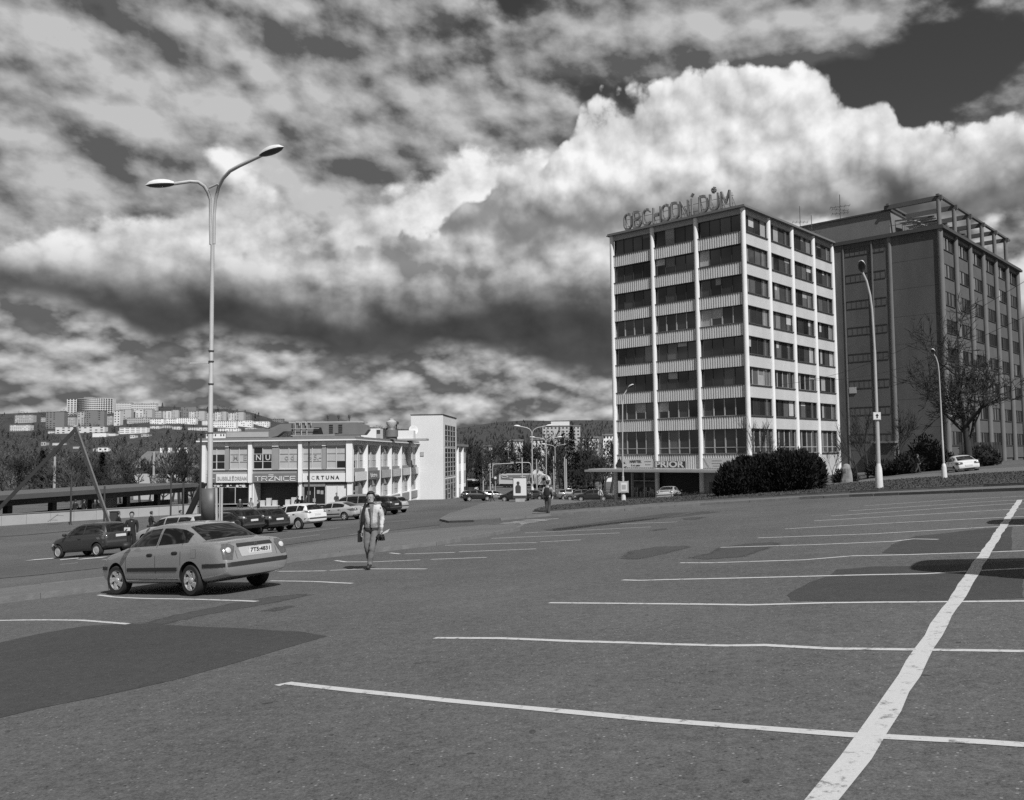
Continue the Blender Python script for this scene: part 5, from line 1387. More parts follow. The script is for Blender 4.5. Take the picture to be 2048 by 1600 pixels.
def body_mesh(kind):
    sp = SPECS[kind]; L = sp['L']; W2 = sp['W'] / 2
    st = sorted(set([0, .03, .08, .15, L - .02, L - .06, L - .14] + [p[0] for p in sp['zt'] if 0 <= p[0] <= L] + [p[0] for p in sp['zr'] if p[1] > 0] + [i * .25 for i in range(1, int(L / .25))]))
    st = [s for i, s in enumerate(st) if i == 0 or s - st[i - 1] > .018]
    st[-1] = L
    mb = MB(); n = 20
    for s in st:
        w = W2 * lut(sp['plan'], s); zb, zt, zr = lut(sp['zb'], s), lut(sp['zt'], s), zroof(sp, s)
        hc = zr - zt; c = min(1, max(0, (hc - .03) / .3))
        H_ = [(0, zb), (.7 * w, zb), (.93 * w, zb + .03), (.985 * w, zb + .14), (w, zb + .52 * (zt - zb)), (.988 * w, zt - .09), (.945 * w, zt - .012),
              ((.84 + .065 * c) * w, zt + .05 * hc + .004), ((.70 + (.05 if kind in ('van', 'boxvan') else .015) * c) * w, zt + .87 * hc), ((.45 + .10 * c) * w, zt + .975 * hc), (0, zt + hc + .014)]
        ring = H_ + [(-y, z) for y, z in reversed(H_[1:-1])]
        for y, z in ring:
            q = s
            if s < .6: q = s + lut(sp['rin'], z) * (1 - s / .6)
            if s > L - .6: q = s - lut(sp['fin'], z) * (1 - (L - s) / .6)
            mb.v.append((y, q - L / 2, z))
    ns = len(st)
    for i in range(ns - 1):
        for k in range(n): mb.f.append((i * n + k, i * n + (k + 1) % n, (i + 1) * n + (k + 1) % n, (i + 1) * n + k)); mb.m.append(0)
    for e in (0, ns - 1):                               # end caps as strips across the body
        for k in range(n // 2):
            a, b = e * n + k, e * n + k + 1; c_, d = e * n + (n - k - 1) % n, e * n + (n - k) % n
            f = (a, b, c_, d)
            f = tuple(dict.fromkeys(f))
            if len(f) >= 3: mb.f.append(f); mb.m.append(0)
    me = mb.mesh('body', [P_SILVER, M_UNDER])
    o = bpy.data.objects.new('tmp', me); COL.objects.link(o)
    ss = o.modifiers.new('s', 'SUBSURF'); ss.levels = 2; ss.render_levels = 2
    cut = MB()
    for ax in (sp['ro'], sp['ro'] + sp['wb']):
        for sx in (-1, 1):
            cut.lathe([(sp['r'] + .055, -.17), (sp['r'] + .055, .6)], 28, M=Matrix.Translation((sx * (W2 - .10), ax - L / 2, sp['r'] + .01)) @ Matrix.Rotation(R(90) * sx, 4, 'Y'))
    cm = cut.mesh('cut', [M_UNDER]); co = bpy.data.objects.new('cut', cm); COL.objects.link(co)
    bo = o.modifiers.new('b', 'BOOLEAN'); bo.operation = 'DIFFERENCE'; bo.object = co; bo.solver = 'EXACT'; bo.material_mode = 'TRANSFER'
    bpy.context.view_layer.update()
    res = bpy.data.meshes.new_from_object(o.evaluated_get(bpy.context.evaluated_depsgraph_get()))
    bpy.data.objects.remove(o); bpy.data.objects.remove(co)
    res.name = 'body_' + kind
    res.polygons.foreach_set('use_smooth', [True] * len(res.polygons)); res.set_sharp_from_angle(angle=R(40))
    return res
def tyre_meshes(r, style):
    t = MB(); w = .20
    t.lathe([(r * .66, -w / 2), (r * .9, -w / 2), (r * .985, -w / 2 + .03), (r, -w / 2 + .06), (r, w / 2 - .06), (r * .985, w / 2 - .03), (r * .9, w / 2), (r * .66, w / 2), (r * .66, -w / 2)], 28, cap=False)
    t.lathe([(r * .66, -w / 2 + .01), (r * .66, w / 2 - .045)], 28, mi=1)
    m = MB(); ri = r * .68
    m.lathe([(ri, w / 2 - .07), (ri, w / 2 - .004), (ri * .93, w / 2 - .002), (ri * .9, w / 2 - .04)], 28, cap=False)
    n, sw, wd = (5, .55, .085) if style == 'swirl' else (6, 0.0, .07)
    for i in range(n):
        a = 2 * math.pi * i / n; P = []
        for j in range(6):
            q = j / 5; rr_ = ri * (.12 + .83 * q); b = a + sw * q * q
            P.append((rr_ * math.cos(b), rr_ * math.sin(b), w / 2 - .018 - .02 * (1 - q)))
        for a_, b_ in zip(P[:-1], P[1:]): m.bar(a_, b_, wd, .035)
    m.lathe([(ri * .26, w / 2 - .06), (ri * .26, w / 2 - .008), (ri * .1, w / 2)], 14)
    if style == 'steel': m = MB(); m.lathe([(ri, w / 2 - .05), (ri, w / 2 - .005), (ri * .85, w / 2 - .03), (ri * .6, w / 2 - .008), (ri * .3, w / 2 - .012), (ri * .1, w / 2 - .01)], 24)
    return t.mesh('wheel', [M_TYRE, M_RIMD], 40), m.mesh('rim', M_RIM, 40)
CAR_CACHE = {}
def car_parts(kind, style):
    key = (kind, style)
    if key in CAR_CACHE: return CAR_CACHE[key]
    sp = SPECS[kind]; L = sp['L']; W2 = sp['W'] / 2
    body = CAR_CACHE.get(kind) or body_mesh(kind); CAR_CACHE[kind] = body
    bvh = BVHTree.FromPolygons([v.co.copy() for v in body.vertices], [tuple(p.vertices) for p in body.polygons])
    parts = []
    def decal(name, poly, mode, m, side=1, off=.005, step=.07, depth=0.0):
        vs, fs = fill2d(poly, step); out = []; ok = []
        for p in vs:
            if mode == 'side': o, d = Vector((side * 3, p.x - L / 2, p.y)), Vector((-side, 0, 0))
            elif mode == 'rear': o, d = Vector((p.x, -6, p.y)), Vector((0, 1, 0))
            elif mode == 'front': o, d = Vector((p.x, 6, p.y)), Vector((0, -1, 0))
            else: o, d = Vector((p.x, p.y - L / 2, 4)), Vector((0, 0, -1))
            hit = bvh.ray_cast(o, d)
            if hit[0] is None and mode in ('rear', 'front'): hit = bvh.find_nearest(Vector((p.x, (-1 if mode == 'rear' else 1) * (L / 2 - .1), p.y)))
            ok.append(hit[0] is not None); out.append((hit[0] + hit[1] * off) if hit[0] is not None else o)
        mb = MB(); mb.add(out, [f for f in fs if all(ok[i] for i in f)])
        if not mb.f: return
        me = mb.mesh(name, m, 50)
        parts.append((name, me))
    def line(name, pts, w, mode, m, side=1, off=.003):
        P = [Vector(p) for p in pts]; poly = []; back = []
        for i, p in enumerate(P):
            d = (P[min(i + 1, len(P) - 1)] - P[max(i - 1, 0)]).normalized(); n = Vector((-d.y, d.x)) * w / 2
            poly.append(tuple(p + n)); back.append(tuple(p - n))
        decal(name, poly + back[::-1], mode, m, side, off, .12)
    hcs = lambda s: zroof(sp, s) - lut(sp['zt'], s)
    for sx in (-1, 1):
        for a, b in sp['win']:
            k = 12; S_ = [a + (b - a) * i / k for i in range(k + 1)]
            lo = [(s, lut(sp['zt'], s) + .035) for s in S_]; hi = [(s, lut(sp['zt'], s) + max(.04, .80 * hcs(s) - .01)) for s in S_]
            decal('side_window', lo + hi[::-1], 'side', M_CARGLASS, sx)
        for s in sp['door']:
            zt = lut(sp['zt'], s); line('door_seam', [(s, sp['zb'][1][1] + .06), (s + .01, .6), (s, zt - .0), (s, zt + max(.02, .78 * hcs(s)))], .016, 'side', M_SEAM, sx, .002)
        d0, d1 = sp['door'][0], sp['door'][-1]
        line('sill_seam', [(d0, .32), (d1, .32)], .012, 'side', M_SEAM, sx, .002)
        if kind in ('saloon', 'liftback'):
            line('rub_strip', [(d0 + .12, .52), (d1 - .05, .52)], .075, 'side', M_TRIM, sx, .012)
        for s in sp['door'][:-1]:
            mb = MB(); zt = lut(sp['zt'], s) - .15
            h_ = bvh.ray_cast(Vector((sx * 3, s + .2 - L / 2, zt)), Vector((-sx, 0, 0)))
            if h_[0] is not None:
                p = h_[0]; mb.lathe([(.02, -.10), (.035, -.06), (.035, .06), (.02, .10)], 8, M=Matrix.Translation(p) @ Matrix.Rotation(R(90), 4, 'X') @ Matrix.Diagonal((.5, 1, 1, 1))); parts.append(('door_handle', mb.mesh('door_handle', M_TRIM, 50)))
        tl = [(sx * x, z) for x, z in sp['tail']]
        decal('tail_light', tl, 'rear', M_LAMPR, 1, .008, .04)
        cx = sum(p[0] for p in sp['tail']) / len(tl); cz = sum(p[1] for p in sp['tail']) / len(tl)
        h_ = bvh.ray_cast(Vector((sx * cx, -6, cz)), Vector((0, 1, 0)))
        if h_[0] is not None:
            lm = MB(); lm.lathe([(.058, -.01), (.055, .02), (.03, .032), (.004, .035)], 14, M=Matrix.Translation(h_[0]) @ h_[1].to_track_quat('Z', 'Y').to_matrix().to_4x4()); parts.append(('tail_lamp_lens', lm.mesh('tail_lamp_lens', M_LAMPB, 50)))
        zf = lut(sp['zt'], L - .12) - .06
        decal('headlight', [(sx * .42, zf - .10), (sx * .40, zf), (sx * .76, zf + .03), (sx * .80, zf - .09)], 'front', M_LAMPB, 1, .008, .06)
        mb = MB(); sm = sp['win'][-1][1] - .22; zm = lut(sp['zt'], sm) + .09
        mb.lathe([(.03, -.085), (.075, -.06), (.085, 0), (.075, .06), (.03, .085)], 10, M=Matrix.Translation((sx * (W2 + .06), sm - L / 2, zm)) @ Matrix.Rotation(R(90), 4, 'Y') @ Matrix.Diagonal((.8, .9, 1.1, 1)))
        parts.append(('door_mirror', mb.mesh('door_mirror', M_TRIM, 50)))
    md, s0, s1, wa, wb_ = sp['rw']
    if md == 'top': decal('rear_window', [(-wa, s0), (wa, s0), (wb_, s1), (-wb_, s1)], 'top', M_CARGLASS)
    else: decal('rear_window', [(-wa, s0), (wa, s0), (wb_, s1), (-wb_, s1)], 'rear', M_CARGLASS)
    a, b, wa, wb_ = sp['ws']
    decal('windscreen', [(-wb_, a), (wb_, a), (wa, b), (-wa, b)], 'top', M_CARGLASS)
    zp, dx = sp['plate']
    line('bumper_seam', [(-W2 * .86, zp - .19), (0, zp - .19), (W2 * .86, zp - .19)], .012, 'rear', M_SEAM, 1, .002)
    decal('bumper_strip', [(-W2 * .95, zp - .28), (W2 * .95, zp - .28), (W2 * .95, zp - .20), (-W2 * .95, zp - .20)] if kind != 'saloon' else [(-W2 * .97, .535), (W2 * .97, .535), (W2 * .97, .61), (-W2 * .97, .61)], 'rear', M_TRIM if kind in ('saloon', 'liftback') else M_SEAM, 1, .010)
    if kind == 'saloon':
        decal('plate_recess', [(-.36, .70), (.36, .70), (.40, .90), (-.40, .90)], 'rear', P_SILVER2, 1, .004)
        decal('boot_trim', [(-.42, .885), (.42, .885), (.40, .945), (-.40, .945)], 'rear', M_TRIM, 1, .012)
        decal('fuel_flap', [(.808, .728), (.972, .728), (.972, .892), (.808, .892)], 'side', mat('soft_seam', .12, .6, 0), -1, .002)
        decal('fuel_flap', [(.815, .735), (.965, .735), (.965, .885), (.815, .885)], 'side', P_SILVER, -1, .004)
        for sx in (-1, 1):
            line('bumper_strip', [(.05, .572), (.62, .572)], .07, 'side', M_TRIM, sx, .010)
            line('bumper_strip', [(L - .5, .55), (L - .1, .55)], .07, 'side', M_TRIM, sx, .010)
            line('boot_seam', [(sx * .47, .67), (sx * .47, .97), (sx * .50, .985)], .010, 'rear', M_SEAM, 1, .002)
    h_ = bvh.ray_cast(Vector((dx, -6, zp)), Vector((0, 1, 0)))
    y = h_[0].y if h_[0] is not None else -L / 2
    parts.append(('number_plate', MB().box(dx - .26, dx + .26, y - .022, y - .006, zp - .055, zp + .055).mesh('number_plate', M_PLATE)))
    wheels = tyre_meshes(sp['r'], style)
    CAR_CACHE[key] = (body, parts, wheels)
    return CAR_CACHE[key]
def car(kind, label, x, y, az, paint_, style='alloy', cat='car', group='cars parked in the open', name=None, steer=0.0, plate=None):
    sp = SPECS[kind]; body, parts, (tm, rm) = car_parts(kind, style)
    o = thing(name or 'parked_car', label, cat, M=ground_frame(x, y, az), group=group)
    b = place('body', body, o, mat=paint_)
    L = sp['L']
    for nm, me in parts: place(nm, me, o)
    for ax, st in ((sp['ro'], 0), (sp['ro'] + sp['wb'], steer)):
        for sx in (-1, 1):
            M = Matrix.Translation((sx * (sp['W'] / 2 - .115), ax - L / 2, sp['r'])) @ Matrix.Rotation(R(st), 4, 'Z') @ Matrix.Rotation(R(90) * sx, 4, 'Y')
            w = place('wheel', tm, o, M); place('rim', rm, w)
    if plate:
        zp, dx = sp['plate']; y = min(v.co.y for m in parts if m[0] == 'number_plate' for v in m[1].vertices)
        place('plate_lettering', text_mesh(plate, .105, .002, M_TEXT_D, .003, width=.46), o, Matrix(((1, 0, 0, dx), (0, 0, -1, y - .003), (0, 1, 0, zp), (0, 0, 0, 1))))
    return o
def car_at(kind, label, wheel, which, px, py, az, paint_, **k):
    """put the named wheel (r rear or f front, left side) of a car on a photo pixel"""
    g = gpx(px, py); sp = SPECS[kind]
    s = sp['ro'] if wheel == 'r' else sp['ro'] + sp['wb']
    f = Vector((math.sin(R(az)), math.cos(R(az)))); lft = Vector((-f.y, f.x))
    c = g.xy - f * (s - sp['L'] / 2) - lft * (sp['W'] / 2 - .1) * (1 if which == 'l' else -1)
    return car(kind, label, c.x, c.y, az, paint_, **k)
fl, rl = gpx(240, 1189), gpx(389, 1191.5)
az0 = math.degrees(math.atan2(fl.x - rl.x, fl.y - rl.y))
HERO = car_at('saloon', 'silver saloon with plate 7T5:4831 parked nearest, in front of the lamp post', 'r', 'l', 389, 1191.5, az0, P_SILVER, style='swirl', plate='7T5:4831', steer=8)
place('badge', text_mesh('H', .085, .004, M_CHROME, .004), HERO, Matrix(((1, 0, 0, 0), (0, 0, -1, -SPECS['saloon']['L'] / 2 + .085), (0, 1, 0, .915), (0, 0, 0, 1))))
car_at('hatch', 'dark three door hatchback at the far left behind the silver saloon', 'r', 'l', 196, 1113, -64, P_DARK, style='steel')
car_at('estate', 'pale silver estate car behind the person in black', 'r', 'l', 366, 1092, -62, P_SILVER2)
car_at('hatch', 'black hatchback half hidden behind the advertising shield', 'r', 'l', 425, 1082, -60, P_BLACK)
car_at('suv', 'dark van like car with a slanted rear window beside the advertising shield', 'r', 'l', 468, 1074, -58, P_BLACK)
car_at('estate', 'black estate car parked next to the white crossover', 'r', 'l', 518, 1068, -55, P_BLACK)
car_at('suv', 'white crossover parked in front of the TRŽNICE entrance', 'r', 'l', 599, 1059, -57, P_WHITE, style='steel')
lb_ = car_at('liftback', 'silver liftback with its front door open, in front of the FORTUNA shop', 'r', 'l', 690, 1041, -64, P_SILVER2)
# its open door
sp = SPECS['liftback']
dm = MB(); dm.prism([(0, .28), (1.05, .28), (1.08, .9), (.55, 1.34), (.1, 1.36), (0, .9)], (0, 0, 0), (0, -1, 0), (0, 0, 1), (-1, 0, 0), .05)
M_ = Matrix.Translation((-sp['W'] / 2 + .02, 3.24 - sp['L'] / 2, 0)) @ Matrix.Rotation(R(-52), 4, 'Z')
od = place('open_door', dm.mesh('open_door', P_GREY), lb_, M_)
place('pane', MB().prism([(.08, .95), (1.0, .95), (.55, 1.29), (.12, 1.31)], (-.055, 0, 0), (0, -1, 0), (0, 0, 1), (-1, 0, 0), .006).mesh('pane', M_CARGLASS), od)
car_at('van', 'long pale minivan with dark windows behind the silver liftback', 'r', 'l', 728, 1034, -66, P_SILVER)
car_at('suv', 'black off-road car behind the walking man, its tailgate to the road', 'r', 'l', 766, 1031, -62, P_BLACK)
car_at('hatch', 'small silver hatchback at the end of the row by the hall', 'r', 'l', 787, 1027, -60, P_SILVER2)
# beyond, round the stair tower and the store
car(*('suv', 'black off-road car nose to the stair tower corner'), *at(953, 995, 122).xy, 70, P_BLACK)
car('hatch', 'small silver hatchback behind the person walking past the tower', *at(988, 990, 130).xy, 75, P_SILVER)
car('suv', 'black off-road car half behind the advertising lightbox', *at(1031, 994, 112).xy, -80, P_BLACK)
car('saloon', 'dark saloon to the right of the advertising lightbox', *at(1066, 990, 122).xy, -70, P_ANTH)
car('liftback', 'dark car behind the backpack wearer', *at(1082, 985, 140).xy, -60, P_BLACK)
car('estate', 'light grey estate car with tall windows beyond the backpack wearer', *at(1143, 987, 118).xy, 80, P_GREY)
car('saloon', 'grey saloon partly hidden beside the dark estate near the shop', *at(1163, 989, 112).xy, -78, P_GREY)
car('liftback', 'black car in the shadow beside the corner shop', *at(1186, 992, 106).xy, -82, P_BLACK)
car('suv', 'white crossover far away on the ramp beyond the car park', *at(1182, 966, 190).xy, 82, P_WHITE)
car('hatch', 'small pale car far away near the white crossover on the ramp', *at(1146, 966, 200).xy, 85, P_SILVER2)
cg = at(1340, 1000, 80); car('saloon', 'silver saloon seen from behind in front of the store entrance', cg.x, 80, 22, P_SILVER2)
cg = at(1924, 957, 70); car('liftback', 'white saloon parked at the right edge beside the slender lamp post', cg.x, 70, 12, P_WHITE)
for (x, y, az, lab) in ((9.75, 9.55, 123, 'white high roofed van just outside the right edge'), (14.6, 16.4, 123, 'second high roofed van outside the right edge')):
    car('boxvan', lab, x, y, az, P_WHITE, cat='van', name='panel_van', group='vans parked outside the frame')

# lorry and bus on the far road
LOD = 250
p = at(1018, 975, LOD); q = at(1098, 975, LOD - 6)
d = Vector((q.x - p.x, q.y - p.y)).normalized()
LO = thing('lorry', 'white articulated lorry with a grey printed trailer crossing the junction', 'lorry', M=frame(tpoint(at(998, 975, LOD).x, LOD), Vector((d.x, d.y, 0)), Vector((-d.y, d.x, 0))))
MB().box(0, 11.9, 0, 2.5, 1.1, 4.0).build('trailer', P_WHITE, LO)
MB().prism([(.6, 2.35), (11.3, 1.95), (11.3, 3.75), (.6, 3.55)], (0, -.03, 0), (1, 0, 0), (0, 0, 1), (0, 1, 0), .02).build('trailer_print', mat('print_grey', .22, .6, .15, .4), LO)
mb = MB(); mb.tube([(1.0 + .95 * math.cos(R(a)) + .9, -.06, 3.1 + .28 * math.sin(R(a))) for a in range(0, 361, 24)], .08, 5); mb.build('trailer_logo', P_WHITE, LO)
mb = MB(); mb.bar((3.4, -.05, 2.75), (7.6, -.05, 2.55), .05, .18); mb.bar((7.0, -.05, 3.2), (8.6, -.05, 3.1), .05, .25); mb.build('trailer_stripe', P_WHITE, LO)
MB().prism([(12.5, .9), (15.1, .9), (15.2, 2.2), (14.8, 3.1), (13.6, 3.8), (12.5, 3.9)], (0, 0, 0), (1, 0, 0), (0, 0, 1), (0, 1, 0), 2.5).build('cab', P_WHITE, LO)
MB().prism([(13.9, 2.1), (15.0, 2.1), (14.7, 2.9), (13.9, 2.95)], (0, -.03, 0), (1, 0, 0), (0, 0, 1), (0, 1, 0), .02).build('cab_window', M_CARGLASS, LO)
MB().box(.2, 12.6, .2, 2.3, .55, 1.1).box(11.9, 12.5, .4, 2.1, 1.0, 3.6).build('chassis', M_BLACK, LO)
for x in (1.8, 3.1, 4.4, 11.2, 13.6):
    for yy in (.1, 2.4): MB().lathe([(.5, -.14), (.5, .14)], 18, M=Matrix.Translation((x, yy, .5)) @ Matrix.Rotation(R(90), 4, 'X')).build('wheel', M_TYRE, LO)
g = at(948, 985, 205)
BU = thing('bus', 'white and dark bus standing beyond the end of the market hall', 'bus', M=frame(tpoint(g.x, 205), (1, 0, 0), (0, 1, 0)))
MB().box(-2.6, 1.6, 0, 9, .4, 2.95).build('body', M_CARGLASS, BU); MB().box(-2.65, 1.65, -.05, 9, 2.95, 3.2).build('roof', P_WHITE, BU)
MB().box(-1.3, 1.3, -.04, 0, .5, 1.5).build('panel', P_WHITE, BU); MB().box(1.55, 1.75, -.06, .2, .4, 3.0).build('corner_post', M_FRAME_L, BU)
for x in (-1.9, .75): MB().lathe([(.48, -.12), (.48, .12)], 18, M=Matrix.Translation((x, 0, .48)) @ Matrix.Rotation(R(90), 4, 'X')).build('wheel', M_TYRE, BU)

# ------------------------------------------------------------------ people
def skin_mesh(J, bones, name, sub=2):
    """J: joint -> (position, radius); a continuous skin grown along the bones, root = first joint"""
    idx = {k: i for i, k in enumerate(J)}
    me = bpy.data.meshes.new(name); me.from_pydata([J[k][0] for k in J], [(idx[a], idx[b]) for a, b in bones], [])
    o = bpy.data.objects.new(name, me); COL.objects.link(o)
    sk = o.modifiers.new('skin', 'SKIN'); sk.use_smooth_shade = True; sk.branch_smoothing = .6
    for k, i in idx.items():
        r = J[k][1]; r = r if hasattr(r, '__len__') else (r, r)
        me.skin_vertices[0].data[i].radius = r
    me.skin_vertices[0].data[0].use_root = True
    ss = o.modifiers.new('sub', 'SUBSURF'); ss.levels = sub; ss.render_levels = sub
    bpy.context.view_layer.update()
    out = bpy.data.meshes.new_from_object(o.evaluated_get(bpy.context.evaluated_depsgraph_get()))
    bpy.data.objects.remove(o); bpy.data.meshes.remove(me)
    out.name = name
    out.polygons.foreach_set('use_smooth', [True] * len(out.polygons))
    return out
def seg_d(p, a, b):
    ab = b - a; t = max(0, min(1, (p - a).dot(ab) / max(1e-9, ab.length_squared))); return (p - (a + ab * t)).length
BONES = [('pelvis', 'spine'), ('spine', 'chest'), ('chest', 'neck'), ('neck', 'jaw'), ('jaw', 'skull'), ('skull', 'crown')]
for s_ in 'lr':
    BONES += [('chest', 'sh' + s_), ('sh' + s_, 'el' + s_), ('el' + s_, 'wr' + s_), ('wr' + s_, 'pa' + s_), ('pelvis', 'hi' + s_), ('hi' + s_, 'kn' + s_), ('kn' + s_, 'an' + s_), ('an' + s_, 'to' + s_)]
def skeleton(pose):
    J = {'pelvis': ((0, 0, .95), (.155, .115)), 'spine': ((0, 0, 1.14), (.145, .105)), 'chest': ((0, .01, 1.36), (.165, .115)), 'neck': ((0, .01, 1.51), .058),
         'jaw': ((0, .035, 1.585), (.074, .082)), 'skull': ((0, .025, 1.685), (.090, .105)), 'crown': ((0, .015, 1.755), (.06, .07))}
    for s_, sx in (('l', -1), ('r', 1)):
        J['sh' + s_] = ((sx * .185, 0, 1.425), .075); J['el' + s_] = ((sx * .225, -.03, 1.15), .055); J['wr' + s_] = ((sx * .225, .05, .91), .037); J['pa' + s_] = ((sx * .23, .07, .82), (.02, .042))
        J['hi' + s_] = ((sx * .095, 0, .88), .104); J['kn' + s_] = ((sx * .10, .02, .49), .078); J['an' + s_] = ((sx * .10, -.02, .085), .06); J['to' + s_] = ((sx * .11, .14, .04), .045)
    for k, p in pose.items():
        J[k] = (p[:3], p[3] if len(p) > 3 else J[k][1])
    return J
def body_mesh_for(pose, mats, name='body'):
    J = skeleton(pose); me = skin_mesh(J, BONES, name)
    kinds = {'neck': 3, 'jaw': 3, 'skull': 3, 'crown': 3, 'pal': 3, 'par': 3, 'tol': 2, 'tor': 2, 'hil': 1, 'hir': 1, 'knl': 1, 'knr': 1, 'anl': 1, 'anr': 1, 'pelvis': 1}
    segs = [(Vector(J[a][0]), Vector(J[b][0]), kinds.get(b, 0)) for a, b in BONES if b not in ('pelvis',)]
    for m in mats: me.materials.append(m)
    mi = []
    for p in me.polygons:
        c = p.center; k = min(segs, key=lambda s: seg_d(c, s[0], s[1]))[2]
        if k == 1 and c.z > .93: k = 0
        if k == 0 and c.z < .93 and abs(c.x) < .19: k = 1
        if k == 3 and c.z > 1.42 and c.z < 1.50: k = 0
        if k == 1 and c.z < .07: k = 2
        mi.append(k)
    me.polygons.foreach_set('material_index', mi)
    return me, J
def hair_mesh(J, big=1.0, low=-.02, tilt=0.0):
    c = Vector(J['skull'][0]); mb = MB(); n, m = 12, 7; r = (.102 * big, .122 * big, .118 * big)
    for i in range(m + 1):
        e = R(90 - i * 17.5)
        for k in range(n):
            a = 2 * math.pi * k / n
            dip = 1.0 if math.sin(a) < .2 else max(0.0, 1 - i / 4.2)     # hair stays off the face
            ee = e if math.sin(a) < .35 else max(e, R(34))
            mb.v.append((c.x + r[0] * math.cos(ee) * math.cos(a), c.y - .012 + r[1] * math.cos(ee) * math.sin(a), c.z + .012 + r[2] * math.sin(ee)))
    for i in range(m):
        for k in range(n): mb.f.append((i * n + k, i * n + (k + 1) % n, (i + 1) * n + (k + 1) % n, (i + 1) * n + k)); mb.m.append(0)
    return mb
def hand_mesh(J, s_, sx, curl=.5):
    w, p = Vector(J['wr' + s_][0]), Vector(J['pa' + s_][0]); d = (p - w).normalized(); side = Vector((0, 1, 0)); side = (side - d * side.dot(d)).normalized(); inn = d.cross(side) * sx
    mb = MB()
    for i, ln in enumerate((.075, .085, .08, .062)):
        b = p + d * .015 + side * (.03 - .02 * i)
        k1 = b + d * ln * .45 + inn * (.012 * curl); k2 = k1 + (d * (1 - curl * .6) - inn * curl).normalized() * ln * .35; k3 = k2 + (d * (.6 - curl * .8) - inn * curl * 1.2).normalized() * ln * .3
        mb.tube([b, k1, k2, k3], [.010, .009, .008, .006], 6)
    b = p + side * .018
    mb.tube([b, b + side * .035 + d * .015 - inn * .01, b + side * .042 + d * .045 - inn * .025], [.012, .010, .007], 6)
    return mb
def person(label, x, y, az, height, mats, pose=None, hair=M_HAIR, cat='person', group=None, hands=True, lean=0.0, dz=0.0, cap=None, detail=False):
    M = ground_frame(x, y, az, tilt=False) @ Matrix.Rotation(R(lean), 4, 'X') @ Matrix.Scale(height / 1.80, 4)
    o = thing('person', label, cat, M=M, group=group)
    me, J = body_mesh_for(pose or {}, mats)
    place('body', me, o)
    place('hair', hair_mesh(J, 1.0 if cap is None else 1.06).mesh('hair', hair if cap is None else cap, 60), o)
    if hands:
        for s_, sx in (('l', -1), ('r', 1)): place('hand', hand_mesh(J, s_, sx).mesh('hand', M_SKIN, 50), o)
    if detail:
        c = Vector(J['jaw'][0]); f = MB(); f.tube([c + Vector((0, .055, .075)), c + Vector((0, .085, .045)), c + Vector((0, .06, .035))], [.008, .014, .008], 6); place('nose', f.mesh('nose', M_SKIN, 50), o)
        for sx in (-1, 1):
            f = MB(); f.lathe([(.003, -.006), (.008, 0), (.003, .006)], 8, M=Matrix.Translation(c + Vector((sx * .03, .078, .085))) @ Matrix.Rotation(R(90), 4, 'X')); place('eye', f.mesh('eye', M_HAIR), o)
            f = MB(); f.lathe([(.006, -.012), (.026, 0), (.006, .012)], 8, M=Matrix.Translation(c + Vector((sx * .085, -.01, .07))) @ Matrix.Rotation(R(90), 4, 'Y') @ Matrix.Diagonal((1.3, .8, 1, 1))); place('ear', f.mesh('ear', M_SKIN, 50), o)
        f = MB(); f.bar(c + Vector((-.025, .072, .005)), c + Vector((.025, .072, .005)), .01, .008); place('mouth', f.mesh('mouth', mat('lips', .25)), o)
    return o, J
C_BEIGE = mat('pale_jacket', .50, .85, .12, 14, bump=.5, bscale=18); C_TROU = mat('grey_trousers', .15, .9, .18, 12, bump=.4, bscale=22); C_SHOE = mat('dark_shoes', .025, .5, .1)
C_BLACK = mat('black_cloth', .014, .9, .2, 10); C_DARK = mat('dark_cloth', .04, .9, .3, 10); C_DENIM = mat('dark_denim', .055, .9, .3, 12); C_LIGHT = mat('light_cloth', .5, .9, .2, 10); C_CHECK = mat('checked_shirt', .20, .9, .9, 16); C_CAMO = mat('mottled_jacket', .28, .9, .9, 9)
# the walking man: looks down, one foot crossing in front of the other
mg = gpx(743, 1138)
walk = {'pelvis': (0, 0, .95, (.15, .112)), 'kn' + 'l': (-.045, .13, .50), 'anl': (.015, .13, .10), 'tol': (.03, .29, .045), 'knr': (.085, .05, .49), 'anr': (.055, -.14, .12), 'tor': (.07, -.0, .035),
        'neck': (0, .03, 1.51), 'jaw': (.0, .105, 1.565), 'skull': (.0, .085, 1.665), 'crown': (.0, .06, 1.735),
        'ell': (-.235, -.05, 1.16), 'wrl': (-.25, .07, .91), 'pal': (-.25, .10, .82), 'elr': (.235, -.05, 1.15), 'wrr': (.225, .05, .90), 'par': (.22, .07, .81)}
MAN, JM = person('man in a pale jacket walking across the parking bays, looking down', mg.x, mg.y, 184, 1.80, [C_CHECK, C_TROU, C_SHOE, M_SKIN], walk, detail=True)
